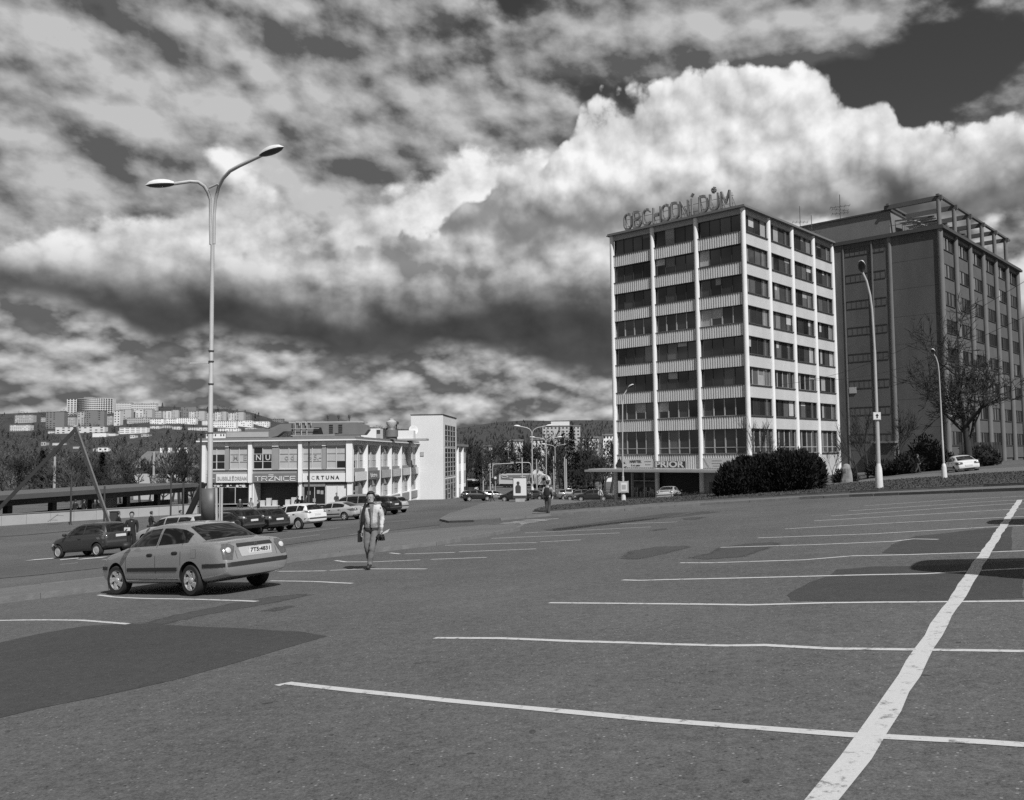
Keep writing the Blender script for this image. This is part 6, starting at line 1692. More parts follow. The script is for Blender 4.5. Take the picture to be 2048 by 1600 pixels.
# jacket over the body: torso and sleeves, open at the front
jk = {k: (p, (tuple(q * 1.16 for q in r) if hasattr(r, '__len__') else r * 1.18)) for k, (p, r) in JM.items()}
JB = {k: jk[k] for k in ('chest', 'spine', 'shl', 'ell', 'wrl', 'shr', 'elr', 'wrr')}
JB['hem'] = ((0, 0, .965), (.182, .138)); JB['collar'] = ((0, .015, 1.475), (.085, .075))
jm = skin_mesh(JB, [('chest', 'spine'), ('spine', 'hem'), ('chest', 'collar'), ('chest', 'shl'), ('shl', 'ell'), ('ell', 'wrl'), ('chest', 'shr'), ('shr', 'elr'), ('elr', 'wrr')], 'jacket')
def wrinkle(me, amp, fr, z0=-1, z1=9):
    """cloth folds pressed into the surface"""
    for v in me.vertices:
        if z0 < v.co.z < z1:
            c = v.co; k = mnoise.noise(Vector((c.x * fr, c.y * fr, c.z * fr * 2.2))) + .5 * mnoise.noise(Vector((c.x * fr * 2.3, c.y * fr * 2.3 + 4, c.z * fr * 4)))
            v.co += v.normal * amp * k
wrinkle(jm, .018, 9)
wrinkle(MAN.children[0].data, .016, 8, .1, .9)
jm.materials.append(C_BEIGE); place('jacket', jm, MAN)
mb = MB(); mb.prism([(-.075, 1.50), (-.045, 1.2), (-.05, .97), (-.01, .97), (-.01, 1.25), (.03, 1.50)], (0, .168, 0), (1, 0, 0), (0, 0, 1), (0, 1, 0), .008); place('shirt_front', mb.mesh('shirt_front', C_CHECK), MAN, Matrix.Translation((-.02, .0, 0)) )
mb = MB(); mb.lathe([(.168, .895), (.172, .955)], 20, M=Matrix.Diagonal((1, .77, 1, 1)), cap=False); place('shirt_hem', mb.mesh('shirt_hem', C_DARK, 40), MAN)
bagp = MAN.matrix_basis
SB_ = thing('shoulder_bag', 'black shoulder bag hanging at the walking man\'s side', 'bag', M=bagp.copy())
mb = MB(); mb.tube([(.12, .12, 1.47), (.155, .16, 1.3), (.17, .165, 1.1), (.24, .09, .85)], [.035, .04, .04, .03], 6); mb.tube([(.12, .12, 1.47), (.15, -.02, 1.49), (.17, -.12, 1.35), (.22, -.1, .9)], .025, 6); mb.build('strap', C_BLACK, SB_)
MB().box(.235, .30, -.10, .10, .62, .88).build('bag', C_BLACK, SB_)
GL_ = thing('gloves_and_paper', 'black gloves and a folded paper held in the walking man\'s hand', 'gloves', M=bagp.copy())
mb = MB(); rr = random.Random(9)
for i in range(9):
    a = Vector((-.25 + rr.uniform(-.03, .05), .12 + rr.uniform(-.04, .04), .80)); mb.tube([a, a + Vector((rr.uniform(-.05, .12), rr.uniform(-.02, .06), -.06)), a + Vector((rr.uniform(-.06, .16), rr.uniform(-.02, .06), -.14))], [.03, .032, .012], 6)
mb.build('gloves', C_BLACK, GL_)
MB().prism([(0, 0), (.14, .05), (.19, .13), (.05, .06)], (-.27, .14, .80), (-1, 0, 0), (0, 0, 1), (0, 1, 0), .008).build('paper', C_LIGHT, GL_)

# the others
w1 = {'knl': (-.1, .16, .50), 'anl': (-.1, .22, .09), 'tol': (-.1, .36, .06), 'knr': (.1, -.05, .49), 'anr': (.1, -.28, .14), 'tor': (.1, -.16, .05), 'ell': (-.24, -.10, 1.16), 'wrl': (-.23, -.06, .93), 'elr': (.24, .05, 1.16), 'wrr': (.23, .18, .95)}
w2 = {'knl': (-.1, .04, .49), 'anl': (-.1, -.08, .08), 'tol': (-.1, .07, .04), 'knr': (.1, .06, .49), 'anr': (.1, .03, .085), 'elr': (.25, .0, 1.16), 'wrr': (.2, .2, 1.05), 'par': (.16, .27, 1.07)}
p = at(264, 1020, 37); pb, JB2 = person('person in black holding a white paper, standing behind the dark hatchback', p.x, 37, 168, 1.80, [C_BLACK, C_BLACK, C_SHOE, M_SKIN], w2)
o = thing('paper', 'small white paper held by the person in black', 'paper', M=pb.matrix_basis.copy()); MB().box(.0, .24, .26, .28, 1.02, 1.16).build('sheet', C_LIGHT, o)
g = gpx(1096, 1030); bp, JBP = person('backpack wearer in a mottled jacket walking away on the pavement', g.x, g.y, 12, 1.82, [C_CAMO, C_DENIM, C_SHOE, M_SKIN], {**w1, 'knl': (-.08, .05, .5), 'anl': (-.02, .0, .09), 'tol': (-.02, .14, .04), 'knr': (.08, .02, .5), 'anr': (.05, -.1, .12), 'tor': (.05, .02, .05)})
o = thing('backpack', 'black backpack on the person walking away over the pavement', 'backpack', M=bp.matrix_basis.copy())
mb = MB(); mb.lathe([(.05, .98), (.15, 1.02), (.165, 1.15), (.15, 1.32), (.09, 1.42), (.03, 1.44)], 12, M=Matrix.Translation((0, -.21, 0)) @ Matrix.Diagonal((1, .62, 1, 1))); mb.build('bag', C_BLACK, o, 50)
for sx in (-1, 1): mb = MB(); mb.tube([(sx * .1, -.2, 1.40), (sx * .12, -.02, 1.50), (sx * .12, .15, 1.36), (sx * .13, .1, 1.1)], .022, 6); mb.build('strap', C_BLACK, o)
p = at(1201, 1005, 88); person('person in a white top and dark trousers by the black car', p.x, 88, 60, 1.75, [C_LIGHT, C_DARK, C_SHOE, M_SKIN], w1, hands=False)
p = at(985, 998, 112); person('person in a light jacket striding past the stair tower', p.x, 112, -80, 1.75, [C_LIGHT, C_DARK, C_SHOE, M_SKIN], w1, hands=False)
for px, d, az, m, lab, cap in ((480, 75, 150, C_DARK, 'person in a white woolly hat beside the TRŽNICE entrance', C_LIGHT), (502, 77, 200, C_CAMO, 'person in a mottled coat next to the white hatted person', None), (517, 74, 100, C_BLACK, 'person in black under the TRŽNICE sign', None),
                     (595, 78, 170, C_BLACK, 'tall person in black near the market tables', None), (604, 77, 210, C_DARK, 'person in a dark coat between two others by the FORTUNA door', None), (612, 79, 90, C_DARK, 'person in a dark coat at the FORTUNA window', None), (673, 83, 140, C_DARK, 'person whose head shows above the long minivan', None)):
    p = at(px, 1000, d); person(lab, p.x, d, az, 1.74, [m, C_DENIM, C_SHOE, M_SKIN], w2, hands=False, cap=cap)
p = at(1836, 950, 82); person('dark figure walking below the dark tower behind the lamp posts', p.x, 82, 90, 1.78, [C_DARK, C_DENIM, C_SHOE, M_SKIN], w1, hands=False)
rr = random.Random(31)
for px, lab in ((151, None), (168, None), (190, None), (198, None), (238, 'person by the dark bin at the low wall'), (303, 'person standing near the low wall beside the pale estate'), (361, 'person in front of the black diagonal strut')):
    d = 56 if px in (238, 303, 361) else 78
    p = at(px, 1000, d)
    person(lab or 'dark figure waiting under the bus station roof', p.x, d, rr.uniform(0, 360), 1.74, [C_BLACK, C_DARK, C_SHOE, M_SKIN], w2 if px % 2 else w1, hands=False, group=None if lab else 'people waiting at the bus station', dz=0)
o = thing('litter_bin', 'dark square bin beside the low pale wall', 'bin', gpx(228, 1058)); MB().box(-.28, .28, -.2, .2, 0, 1.3).build('bin', C_DARK, o); MB().box(-.3, .3, -.22, .22, 1.3, 1.36).build('lid', C_BLACK, o)
# market tables with goods in front of the hall
for px, lab in ((538, 'market table with white boxes under the TRŽNICE sign'), (588, 'market table with pale goods beside the entrance column')):
    p = at(px, 1003, 80); o = thing('market_table', lab, 'table', tpoint(p.x, 80))
    MB().box(-.9, .9, -.4, .4, .78, .84).build('top', C_LIGHT, o)
    for sx in (-.8, .8):
        for sy in (-.3, .3): mb = MB(); mb.bar((sx, sy, 0), (sx, sy, .78), .06); mb.build('leg', M_STEEL, o)
    for i in range(3): b = thing('box', 'white box, number %s on the table %s' % (('one', 'two', 'three')[i] + ' from the left', 'under the TRŽNICE sign' if px == 538 else 'beside the column'), 'box', tpoint(p.x, 80) + Vector((-.55 + i * .55, 0, .84))); MB().box(-.2, .2, -.2, .2, 0, .45 + .2 * (i % 2)).build('box', C_LIGHT, b); MB().box(-.21, .21, -.21, .21, .45 + .2 * (i % 2), .48 + .2 * (i % 2)).build('lid', M_PLATE, b)

# ------------------------------------------------------------------ trees, bushes, hillside
import numpy as np
M_BARK = mat('bare_bark', .03, .9, .35, 3); M_TWIG = mat('bare_twigs', .028, .95, .3, 2); M_TWIGL = mat('pale_twigs', .07, .95, .3, 2)
M_YEW = mat('dark_yew_needles', .014, .8, .6, 2.2, spec=.3); M_CONIF = mat('conifer_needles', .024, .85, .6, .8, spec=.3)
def bare_tree(seed, H_, spread=.45, levels=5, nsides=4, r0=None, start=.22, split=(2, 4), up=.35, rmin=.006):
    """trunk and crown meshes of a leafless tree, limbs forking down to twigs"""
    rr = random.Random(seed); tr, cr = MB(), MB(); r0 = r0 or H_ * .013
    def grow(p, d, L, r, lev):
        n = 3 if lev < 2 else 2; P = [p]; q = p.copy(); dd = d.copy()
        for i in range(n):
            dd = (dd + Vector((rr.gauss(0, .10), rr.gauss(0, .10), rr.gauss(.02, .06) + .03 * up))).normalized(); q = q + dd * L / n; P.append(q.copy())
        rad = [r * (1 - .45 * i / n) for i in range(n + 1)]
        (tr if lev == 0 else cr).tube(P, rad, 6 if lev == 0 else (nsides if lev < 3 else 3), cap=False)
        if lev >= levels: return
        k = rr.randint(*split) + (1 if lev < 2 else 0)
        for j in range(k):
            t = rr.uniform(.35, 1.0) if j else 1.0
            i = min(n - 1, int(t * n)); b = P[i].lerp(P[i + 1], t * n - i) if t < 1 else P[-1]
            a = rr.uniform(0, 6.283); tilt = rr.uniform(.35, .95) * (spread / .45) * (.5 if j == 0 else 1)
            ax = Vector((math.cos(a), math.sin(a), 0)); ax = (ax - dd * ax.dot(dd)).normalized()
            nd = (dd * math.cos(tilt) + ax * math.sin(tilt) + Vector((0, 0, up * .35))).normalized()
            grow(b, nd, L * rr.uniform(.58, .82), max(rmin, rad[i] * rr.uniform(.5, .68)), lev + 1)
    grow(Vector((0, 0, -.2)), Vector((rr.gauss(0, .03), rr.gauss(0, .03), 1)).normalized(), H_ * start + .2, r0, 0)
    zs = max(v[2] for v in cr.v) if cr.v else H_
    k = H_ / zs
    for m in (tr, cr): m.v = [(x * (.7 + .3 * k), y * (.7 + .3 * k), z * k) for x, y, z in m.v]
    return tr, cr
TREES = {}
def tree_proto(key, **k):
    if key not in TREES:
        tr, cr = bare_tree(**k); TREES[key] = (tr.mesh('trunk', M_BARK, 60), cr.mesh('crown', M_TWIG))
    return TREES[key]
def tree(name, label, x, y, key, scale, rot, group=None, z=None, m=None, **k):
    t, c = tree_proto(key, **k)
    o = thing(name, label, 'tree', M=Matrix.Translation((x, y, T(x, y) if z is None else z)) @ Matrix.Rotation(rot, 4, 'Z') @ Matrix.Scale(scale, 4), group=group)
    place('trunk', t, o); place('crown', c, o, mat=m)
    return o
# large bare tree before the dark tower
p = at(1938, 945, 84)
tree('bare_tree', 'large spreading bare tree in front of the dark tower at the right edge', p.x, 84, 'big', 1.34, 1.0, seed=7, H_=13.2, spread=.72, levels=6, split=(3, 4), start=.17, rmin=.014, r0=.24)
p = at(1792, 940, 92)
tree('bare_tree', 'smaller bare tree behind the tall lamp post before the dark tower', p.x, 92, 'mid', .62, .4, seed=5, H_=12, spread=.5, levels=5, rmin=.022)
p = at(1735, 950, 86)
tree('bare_tree', 'thin bare tree left of the tall lamp post with the arrow sign', p.x, 86, 'mid2', .6, 2.4, seed=15, H_=12, spread=.4, levels=5, rmin=.022)
for px, top, d, sd, lab in ((1513, 825, 62, 3, 'slim bare sapling rising from the big bush before the white tower'), (1540, 850, 63, 4, 'thinner lower sapling behind the top of the big bush'), (1664, 880, 66, 6, 'low bare shrub at the corner of the white tower')):
    a = at(px, top, d); z = T(a.x, d)
    tree('sapling', lab, a.x, d, 'sap%d' % sd, 1.0, sd, seed=sd + 40, H_=max(3, a.z - z), spread=.32, levels=4, start=.35, r0=.045, up=.6, rmin=.011)
for px, top, d, lab in ((1712, 815, 60, 'young tree stem with a pale trunk near the white boulder'),):
    a = at(px, top, d); z = T(a.x, d); tree('sapling', lab, a.x, d, 'sapx', 1.0, 2, seed=77, H_=a.z - z, spread=.35, levels=4, start=.3, r0=.06, up=.5, m=M_TWIG, rmin=.011)
# the great dark bush
def leafy(name, label, cat, lobes, count, m, size, seed, group=None, base=None, upright=.5):
    rr = random.Random(seed); core, lf = MB(), MB()
    for (cx, cy, cz, rx, ry, rz) in lobes:
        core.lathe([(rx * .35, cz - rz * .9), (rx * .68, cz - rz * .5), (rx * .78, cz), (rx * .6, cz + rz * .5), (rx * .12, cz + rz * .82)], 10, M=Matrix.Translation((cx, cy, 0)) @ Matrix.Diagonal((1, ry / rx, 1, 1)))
    tot = sum(l[3] * l[5] for l in lobes)
    for l in lobes:
        cx, cy, cz, rx, ry, rz = l
        for _ in range(int(count * l[3] * l[5] / tot)):
            a = rr.uniform(0, 6.283); e = math.asin(rr.uniform(-.75, 1)); k = rr.uniform(.74, 1.07) + (rr.random() ** 6) * .18
            n = Vector((math.cos(a) * math.cos(e), math.sin(a) * math.cos(e), math.sin(e)))
            p = Vector((cx + n.x * rx * k, cy + n.y * ry * k, cz + n.z * rz * k))
            d = (n * .7 + Vector((rr.gauss(0, .35), rr.gauss(0, .35), upright + rr.gauss(0, .3)))).normalized()
            s = size * rr.uniform(.6, 1.5); w = d.cross(Vector((rr.gauss(0, 1), rr.gauss(0, 1), rr.gauss(0, 1)))).normalized() * s * .24
            lf.add([p - w, p + w, p + d * s + w * .15, p + d * s - w * .15], [(0, 1, 2, 3)])
    o = thing(name, label, cat, base or (0, 0, 0), group=group)
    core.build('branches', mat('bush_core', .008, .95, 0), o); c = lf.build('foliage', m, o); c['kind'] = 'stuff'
    return o
bl, br = gpx(1452, 997), gpx(1640, 986)
ax = (br.xy - bl.xy); lobes = []
rr = random.Random(12)
bd = (bl.y + br.y) / 2 + .6
def bz(px, py): return at(px, py, bd)
base = tpoint(bz(1545, 990).x, bd)
for px, top, rx in ((1462, 930, .95), (1490, 918, 1.0), (1525, 912, 1.05), (1560, 906, 1.05), (1595, 907, 1.0), (1622, 914, .85), (1445, 950, .65), (1480, 960, 1.1), (1612, 955, .9), (1540, 955, 1.2)):
    q = bz(px, top); g_ = T(q.x, bd); hh = q.z - g_
    lobes.append((q.x - base.x, rr.uniform(-.5, .5), hh / 2 + .0, rx * .8, rx * .95, hh / 2 + .05))
lobes = [(a, b_, c + base.z * 0 + (T(a + base.x, bd) - base.z), d_, e, f_) for a, b_, c, d_, e, f_ in lobes]
leafy('bush', 'huge dark evergreen bush on the grass verge before the white tower', 'bush', lobes, 46000, M_YEW, .15, 2, base=base, upright=.8)
for i, (px, py, top, d, rx, lab) in enumerate(((1815, 958, 905, 84, 1.2, 'dark conifer shrub below the round column of the dark tower'), (1850, 955, 868, 88, 1.5, 'tall dark conifer left of the slender lamp post'), (1880, 955, 900, 90, 1.3, 'dark shrub just behind the slender lamp post'), (1690, 955, 935, 78, .9, 'low dark shrub at the foot of the dark tower'), (1765, 960, 925, 86, 1.3, 'dark hedge clump behind the tall lamp post base'), (1960, 950, 890, 92, 1.6, 'dark shrub under the bare tree at the right edge'))):
    a = at(px, top, d); g_ = T(a.x, d); hh = max(1.5, a.z - g_)
    leafy('shrub', lab, 'shrub', [(0, 0, hh * .45, rx, rx, hh * .5), (rx * .5, .3, hh * .35, rx * .8, rx * .8, hh * .4), (-rx * .5, -.2, hh * .3, rx * .8, rx * .7, hh * .35)], 1800, M_YEW, .22, 60 + i, base=(a.x, d, g_))
leafy('shrub', 'low clipped dark shrubs in front of the store entrance', 'shrub', [(i * .8, rr.uniform(-.2, .2), .3, .6, .5, .35) for i in range(-4, 5)], 1500, M_YEW, .12, 90, base=tpoint(*at(1425, 992, 78).xy))
# pale boulder
p = at(1694, 967, 74); mb = MB(); rr = random.Random(5)
prof = [(.3, -.2), (.5, .2), (.5, .7), (.4, 1.2), (.36, 1.6), (.25, 1.9), (.08, 2.0)]
mb.lathe(prof, 12)
mb.v = [(x * (1 + .35 * mnoise.noise(Vector((x * 2, y * 2, z * 1.4)))), y * (1 + .35 * mnoise.noise(Vector((x, y * 2, z)))), z) for x, y, z in mb.v]
o = mb.build('boulder', mat('pale_rock', .20, .95, .9, 1.6, bump=.9, bscale=6)); o.location = (p.x, 74, T(p.x, 74)); tag(o, 'pale mottled boulder standing at the foot of the dark tower', 'boulder')
o = thing('paling_fence', 'dark upright paling fence at the right edge behind the white saloon', 'fence', tpoint(*at(1950, 940, 95).xy))
for i in range(14): MB().box(-1.6 + i * .33, -1.36 + i * .33, 0, .05, 0, 2.6).build('pale', mat('dark_wood', .03, .9, .3), o)
MB().box(-1.7, 3.1, .05, .12, .5, .62).box(-1.7, 3.1, .05, .12, 1.9, 2.02).build('rail', mat('dark_wood', .03), o)

# trees at the junction and behind the bus station
rr = random.Random(41)
V = [dict(seed=101, H_=12, spread=.42, levels=5, start=.24, rmin=.05, r0=.26), dict(seed=102, H_=12, spread=.5, levels=5, start=.2, rmin=.05, r0=.26), dict(seed=103, H_=12, spread=.36, levels=5, start=.28, up=.6, rmin=.05, r0=.26), dict(seed=107, H_=12, spread=.58, levels=5, start=.22, rmin=.05, r0=.26)]
def ztree(px, ytop, d, i, label, group, m=None):
    a = at(px, ytop, d); z = min(T(a.x, d), CAMZ - 4) - .2 if d < 330 else at(px, hill_y(px, d), d).z
    tree('bare_tree', label, a.x, d, 'v%d' % i, max(.3, (a.z - z) / 12.0), rr.uniform(0, 6.28), group, z, m, **V[i])
CT = [(925, 880, 215), (945, 868, 225), (957, 885, 170), (972, 870, 235), (990, 880, 205), (1003, 862, 245), (1018, 872, 215), (1032, 885, 230), (1046, 870, 240), (1060, 890, 205), (1078, 880, 235), (1092, 866, 250), (1104, 884, 220), (1120, 850, 235), (1135, 880, 225), (1150, 868, 245), (1165, 885, 205), (1176, 858, 235), (1190, 872, 215), (1205, 866, 200), (1218, 862, 165), (1232, 880, 215), (1260, 880, 230), (1000, 905, 190), (1085, 905, 185), (935, 900, 190), (965, 880, 250), (1038, 895, 262), (1112, 872, 266), (1160, 892, 264), (1198, 900, 262), (1168, 900, 180), (1188, 905, 175), (1208, 900, 185), (1228, 905, 190), (1046, 905, 200), (1066, 910, 195), (1125, 905, 190)]
for j, (px, yt, d) in enumerate(CT): ztree(px, yt, max(d, 264) if 988 < px < 1112 else d, j % 4, 'bare tree in the dense row behind the road junction', 'bare trees behind the junction', M_TWIGL if j % 3 == 0 else None)
LT = [(70, 905, 150), (105, 915, 130), (135, 890, 170), (165, 905, 140), (190, 893, 180), (215, 908, 135), (243, 900, 150), (262, 890, 125), (282, 905, 145), (300, 896, 175), (325, 905, 130), (345, 890, 160), (362, 880, 135), (378, 872, 150), (388, 890, 128), (40, 900, 150), (10, 895, 160), (372, 905, 122), (230, 915, 118), (150, 925, 115)]
for j, (px, yt, d) in enumerate(LT): ztree(px, yt, d, (j + 1) % 4, 'bare tree in the thicket behind the bus station roof', 'bare trees behind the bus station', M_TWIGL if j % 3 == 1 else None)
# conifers
def conifer(label, px, ytop, d, w, seed, n=2600):
    a = at(px, ytop, d); z = min(T(a.x, d), CAMZ - 4); H_ = a.z - z; r2 = random.Random(seed); lf, tr = MB(), MB()
    tr.tube([(0, 0, 0), (0, 0, H_ * .97)], [.25, .03], 6)
    for _ in range(n):
        t = r2.random() ** .8; zz = H_ * (.08 + .92 * t); rad = w * (1 - t) ** .8 * (.75 + .25 * math.sin(zz * 5 + r2.uniform(-.5, .5))) * math.sqrt(r2.uniform(.15, 1)); an = r2.uniform(0, 6.283)
        p = Vector((rad * math.cos(an), rad * math.sin(an), zz)); dd = Vector((math.cos(an), math.sin(an), r2.uniform(-.5, .1))).normalized(); s = r2.uniform(.35, .8); ww = dd.cross(Vector((0, 0, 1))).normalized() * s * .3
        lf.add([p - ww, p + ww, p + dd * s], [(0, 1, 2)])
    o = thing('conifer', label, 'tree', (a.x, d, z)); tr.build('trunk', M_BARK, o); c = lf.build('crown', M_CONIF, o); c['kind'] = 'stuff'
for px, yt, d, w, lab in ((1143, 852, 190, 3.6, 'tall dark conifer in front of the white block beyond the junction'), (1155, 905, 200, 3.0, 'lower dark conifer beside the tall one at the junction'), (1012, 900, 268, 2.4, 'dark conifer left of the double lamp posts'), (1024, 880, 270, 2.6, 'slim dark conifer behind the lorry'), (1170, 925, 190, 3.2, 'broad dark conifer above the ramp'), (958, 905, 200, 2.4, 'dark conifer beyond the stair tower'), (205, 905, 170, 2.6, 'dark conifer in the thicket behind the leaning beam'), (85, 900, 180, 3.0, 'dark conifer at the left edge behind the beam')):
    conifer(lab, px, yt, d, w, int(px))

# ---- far buildings
BLD = []
M_FW = [mat('far_wall_%d' % i, v, .9, .06, .05) for i, v in enumerate((.09, .19, .42, .60, .76))]; M_FWIN = mat('far_window', .05, .4, .3, .1)
fr_ = random.Random(77)
def far_block(label, x0, x1, yt, yb, m, rows, cols, d=None, depth=12.0, bands=False, plain=0.0, roof=True, name='apartment_block', cat='building', yaw=0.0):
    d = d or hill_d((x0 + x1) / 2, yb)
    a, b = at(x0, yt, d), at(x1, yb, d); w, hh = b.x - a.x, a.z - b.z
    o = thing(name, label, cat, M=Matrix.Translation(((a.x + b.x) / 2, d, b.z)) @ Matrix.Rotation(R(yaw), 4, 'Z'))
    MB().box(-w / 2, w / 2, 0, depth, -14 if name == 'apartment_block' else -3, hh).build('wall', m, o)
    if roof: MB().box(-w / 2 - .3, w / 2 + .3, -.3, depth + .3, hh, hh + .5).build('roof', M_FW[1], o)
    if rows:
        mb = MB(); fh = hh / rows; cw = w * (1 - plain) / cols
        for r_ in range(rows):
            if bands: [mb.box(-w / 2 + c * cw + cw * .1, -w / 2 + c * cw + cw * .82, -.12, 0, r_ * fh + fh * .42, r_ * fh + fh * .7) for c in range(cols)]
            else:
                for c in range(cols):
                  if fr_.random() < .84: mb.box(-w / 2 + c * cw + cw * .25, -w / 2 + c * cw + cw * .68, -.12, 0, r_ * fh + fh * .35, r_ * fh + fh * .75)
        wn = mb.build('windows', M_FWIN, o); wn['kind'] = 'stuff'
    BLD.append((x0 - 1, x1 + 1, yt - 2, yb, d)); return o
W_ = M_FW
far_block('dark slab tower at the far left of the hillside', 92, 128, 824, 857, W_[1], 8, 3, plain=.45)
far_block('dark apartment tower left of three on the hillside', 155, 168, 824, 853, W_[2], 8, 2)
far_block('dark apartment tower in the middle of three on the hillside', 169, 194, 821, 853, W_[1], 8, 3, plain=.5)
far_block('dark apartment tower right of three on the hillside', 195, 208, 822, 852, W_[1], 8, 1, plain=.4)
far_block('long white balcony block below the dark towers', 111, 209, 854, 867, W_[3], 3, 9)
far_block('bright white terraced block with stacked balconies', 239, 293, 855, 866, W_[4], 3, 5, bands=True)
far_block('low white pavilion below the balcony block', 185, 212, 866, 873, W_[4], 0, 0)
far_block('low flat roofed white annexe beside the pavilion', 213, 231, 867, 871, W_[3], 0, 0)
far_block('small white cube house on the slope', 260, 269, 870, 876, W_[3], 1, 2)
far_block('long white upper slab on the ridge, left part', 224, 262, 806, 822, W_[3], 4, 12, bands=True)
far_block('long white upper slab on the ridge, right part', 263, 312, 808, 822, W_[3], 4, 14, bands=True)
for i, (a, b, t, bo) in enumerate(((228, 240, 821, 851), (241, 262, 819, 838), (271, 286, 820, 838), (287, 304, 819, 838), (327, 342, 822, 837), (343, 357, 820, 837), (378, 388, 823, 840), (389, 409, 822, 841), (430, 441, 824, 842), (442, 452, 823, 842), (457, 468, 826, 843), (469, 487, 824, 844))):
    far_block('pale panel tower number %s from the left in the hillside row' % ('one', 'two', 'three', 'four', 'five', 'six', 'seven', 'eight', 'nine', 'ten', 'eleven', 'twelve')[i], a, b, t, bo, W_[2 if i % 2 else 3], 6, 2, plain=.5 if i % 2 else 0)
far_block('grey tall block between the panel towers', 362, 392, 814, 838, W_[1], 8, 3, plain=.5)
for i, (a, b, t, bo) in enumerate(((300, 327, 838, 849), (328, 350, 838, 848), (351, 391, 836, 848), (404, 425, 841, 851), (426, 472, 842, 855), (473, 503, 841, 853), (504, 537, 843, 854), (254, 299, 836, 846))):
    far_block('white four storey row house, %s in the long hillside terrace' % ('left end', 'second', 'third', 'fourth', 'fifth', 'sixth', 'right end', 'grey one behind the trees')[i], a, b, t, bo, W_[4 if i < 7 else 2], 3, max(4, int((b - a) / 4)))
far_block('stepped white terrace houses beside the lamp post', 376, 417, 855, 861, W_[3], 2, 9)
far_block('white terrace houses right of the lamp post', 436, 478, 857, 863, W_[4], 2, 8)
far_block('low white school building behind the hall roof', 412, 478, 866, 875, W_[4], 1, 12, d=420)
for i, (a, b, t, bo, m) in enumerate(((105, 127, 886, 892, 3), (186, 205, 897, 903, 2), (196, 216, 895, 903, 4), (82, 92, 884, 892, 2), (146, 165, 893, 899, 2))):
    far_block('small house on the lower slope, %s' % ('white with one window', 'grey at the treeline', 'white with a balcony', 'gabled at the left edge', 'half hidden by the beam')[i], a, b, t, bo, W_[m], 1, 2, depth=8, name='house', cat='house')
for i, (a, b, t, bo, m) in enumerate(((236, 250, 862, 867, 3), (300, 318, 852, 858, 3), (322, 340, 851, 857, 2), (345, 360, 853, 859, 3), (282, 297, 868, 873, 2), (490, 512, 856, 861, 3), (515, 530, 857, 862, 2), (96, 108, 862, 868, 3), (82, 90, 835, 846, 2), (134, 150, 834, 852, 2), (212, 224, 832, 850, 2), (310, 322, 822, 836, 2), (412, 428, 826, 840, 2), (488, 500, 828, 840, 1), (545, 566, 838, 844, 1), (20, 60, 850, 862, 3), (30, 66, 830, 848, 2), (566, 590, 846, 851, 0))):
    far_block('small hillside block, %s' % ('flat white one below the terrace', 'pale pair member under the panel towers, left', 'grey pair member under the panel towers, right', 'pale one just left of the lamp post', 'grey one above the dark trees', 'white one above the hall duct', 'grey one beside it above the hall duct', 'white one left of the balcony block', 'slice at the left edge of the slope', 'grey one under the curved block', 'grey one right of the three dark towers', 'pale one between two panel towers', 'pale one right of the lamp post', 'dim one at the wood edge', 'dim low one on the wooded ridge', 'white one outside the left edge, lower', 'grey one outside the left edge, upper', 'dark low one on the ridge right of the mast')[i], a, b, t, bo, W_[m], max(1, int((bo - t) / 3)), max(2, int((b - a) / 4)))
# the curved tower block on the ridge
d = hill_d(176, 830); a, b = at(131, 797, d), at(222, 830, d); w = b.x - a.x; hh = a.z - b.z
o = thing('apartment_block', 'big curved apartment block on the ridge with gridded balconies', 'building', ((a.x + b.x) / 2, d, b.z))
mb, wn = MB(), MB(); n = 18; rows = 9
P = []
for i in range(n + 1):
    t = i / n; x = -w / 2 + w * .22 + w * .78 * t; y = 14 * (2 * t - 1) ** 2 - 6; P.append((x, y))
poly = P + [(w / 2, 22), (-w / 2 + w * .22, 22)]
mb.prism(poly, (0, 0, -12), (1, 0, 0), (0, 1, 0), (0, 0, 1), hh + 12)
mb.build('wall', W_[3], o); MB().box(-w / 2, -w * .28, 6, 22, -12, hh - 1).build('side_wing', W_[3], o)
for (x0, y0), (x1, y1) in zip(P[:-1], P[1:]):
    for r_ in range(rows): z = hh * r_ / rows; wn.box(x0 + .45, x1 - .45, min(y0, y1) - .3, max(y0, y1) + .1, z + hh / rows * .4, z + hh / rows * .75)
for i in range(3):
    for r_ in range(rows): z = hh * r_ / rows; wn.box(-w / 2 + 2 + i * w * .07, -w / 2 + 2 + i * w * .07 + w * .04, 5.7, 6, z + hh / rows * .3, z + hh / rows * .8)
k = wn.build('windows', M_FWIN, o); k['kind'] = 'stuff'
MB().box(-w * .12, w * .08, 4, 14, hh, hh + 3).build('roof_house', W_[1], o); BLD.append((130, 223, 795, 830, d))
# centre distance
far_block('wide white tower block beyond the junction trees', 1085, 1161, 853, 900, W_[2], 7, 10, d=520, depth=16)
MB().box(-6, 5, 2, 8, 0, 3.2).build('roof_house', W_[3], BLD and bpy.data.objects['apartment_block.%03d' % max(int(o_.name.split('.')[1]) for o_ in bpy.data.objects if o_.name.startswith('apartment_block.'))])
bpy.data.objects['roof_house.001'].location.z = (at(1085, 853, 520).z - at(1085, 900, 520).z)
far_block('white block with rows of windows behind the double lamp posts', 1062, 1092, 880, 935, W_[3], 7, 4, d=300, depth=14)
far_block('pale apartment block left of the double lamp posts', 1004, 1046, 882, 925, W_[3], 6, 7, d=330, depth=14)
far_block('white apartment block beside the white tower', 1165, 1204, 876, 940, W_[3], 8, 6, d=310, depth=14)
far_block('white block immediately left of the white tower, with a chimney', 1206, 1246, 871, 945, W_[4], 9, 6, d=290, depth=14)
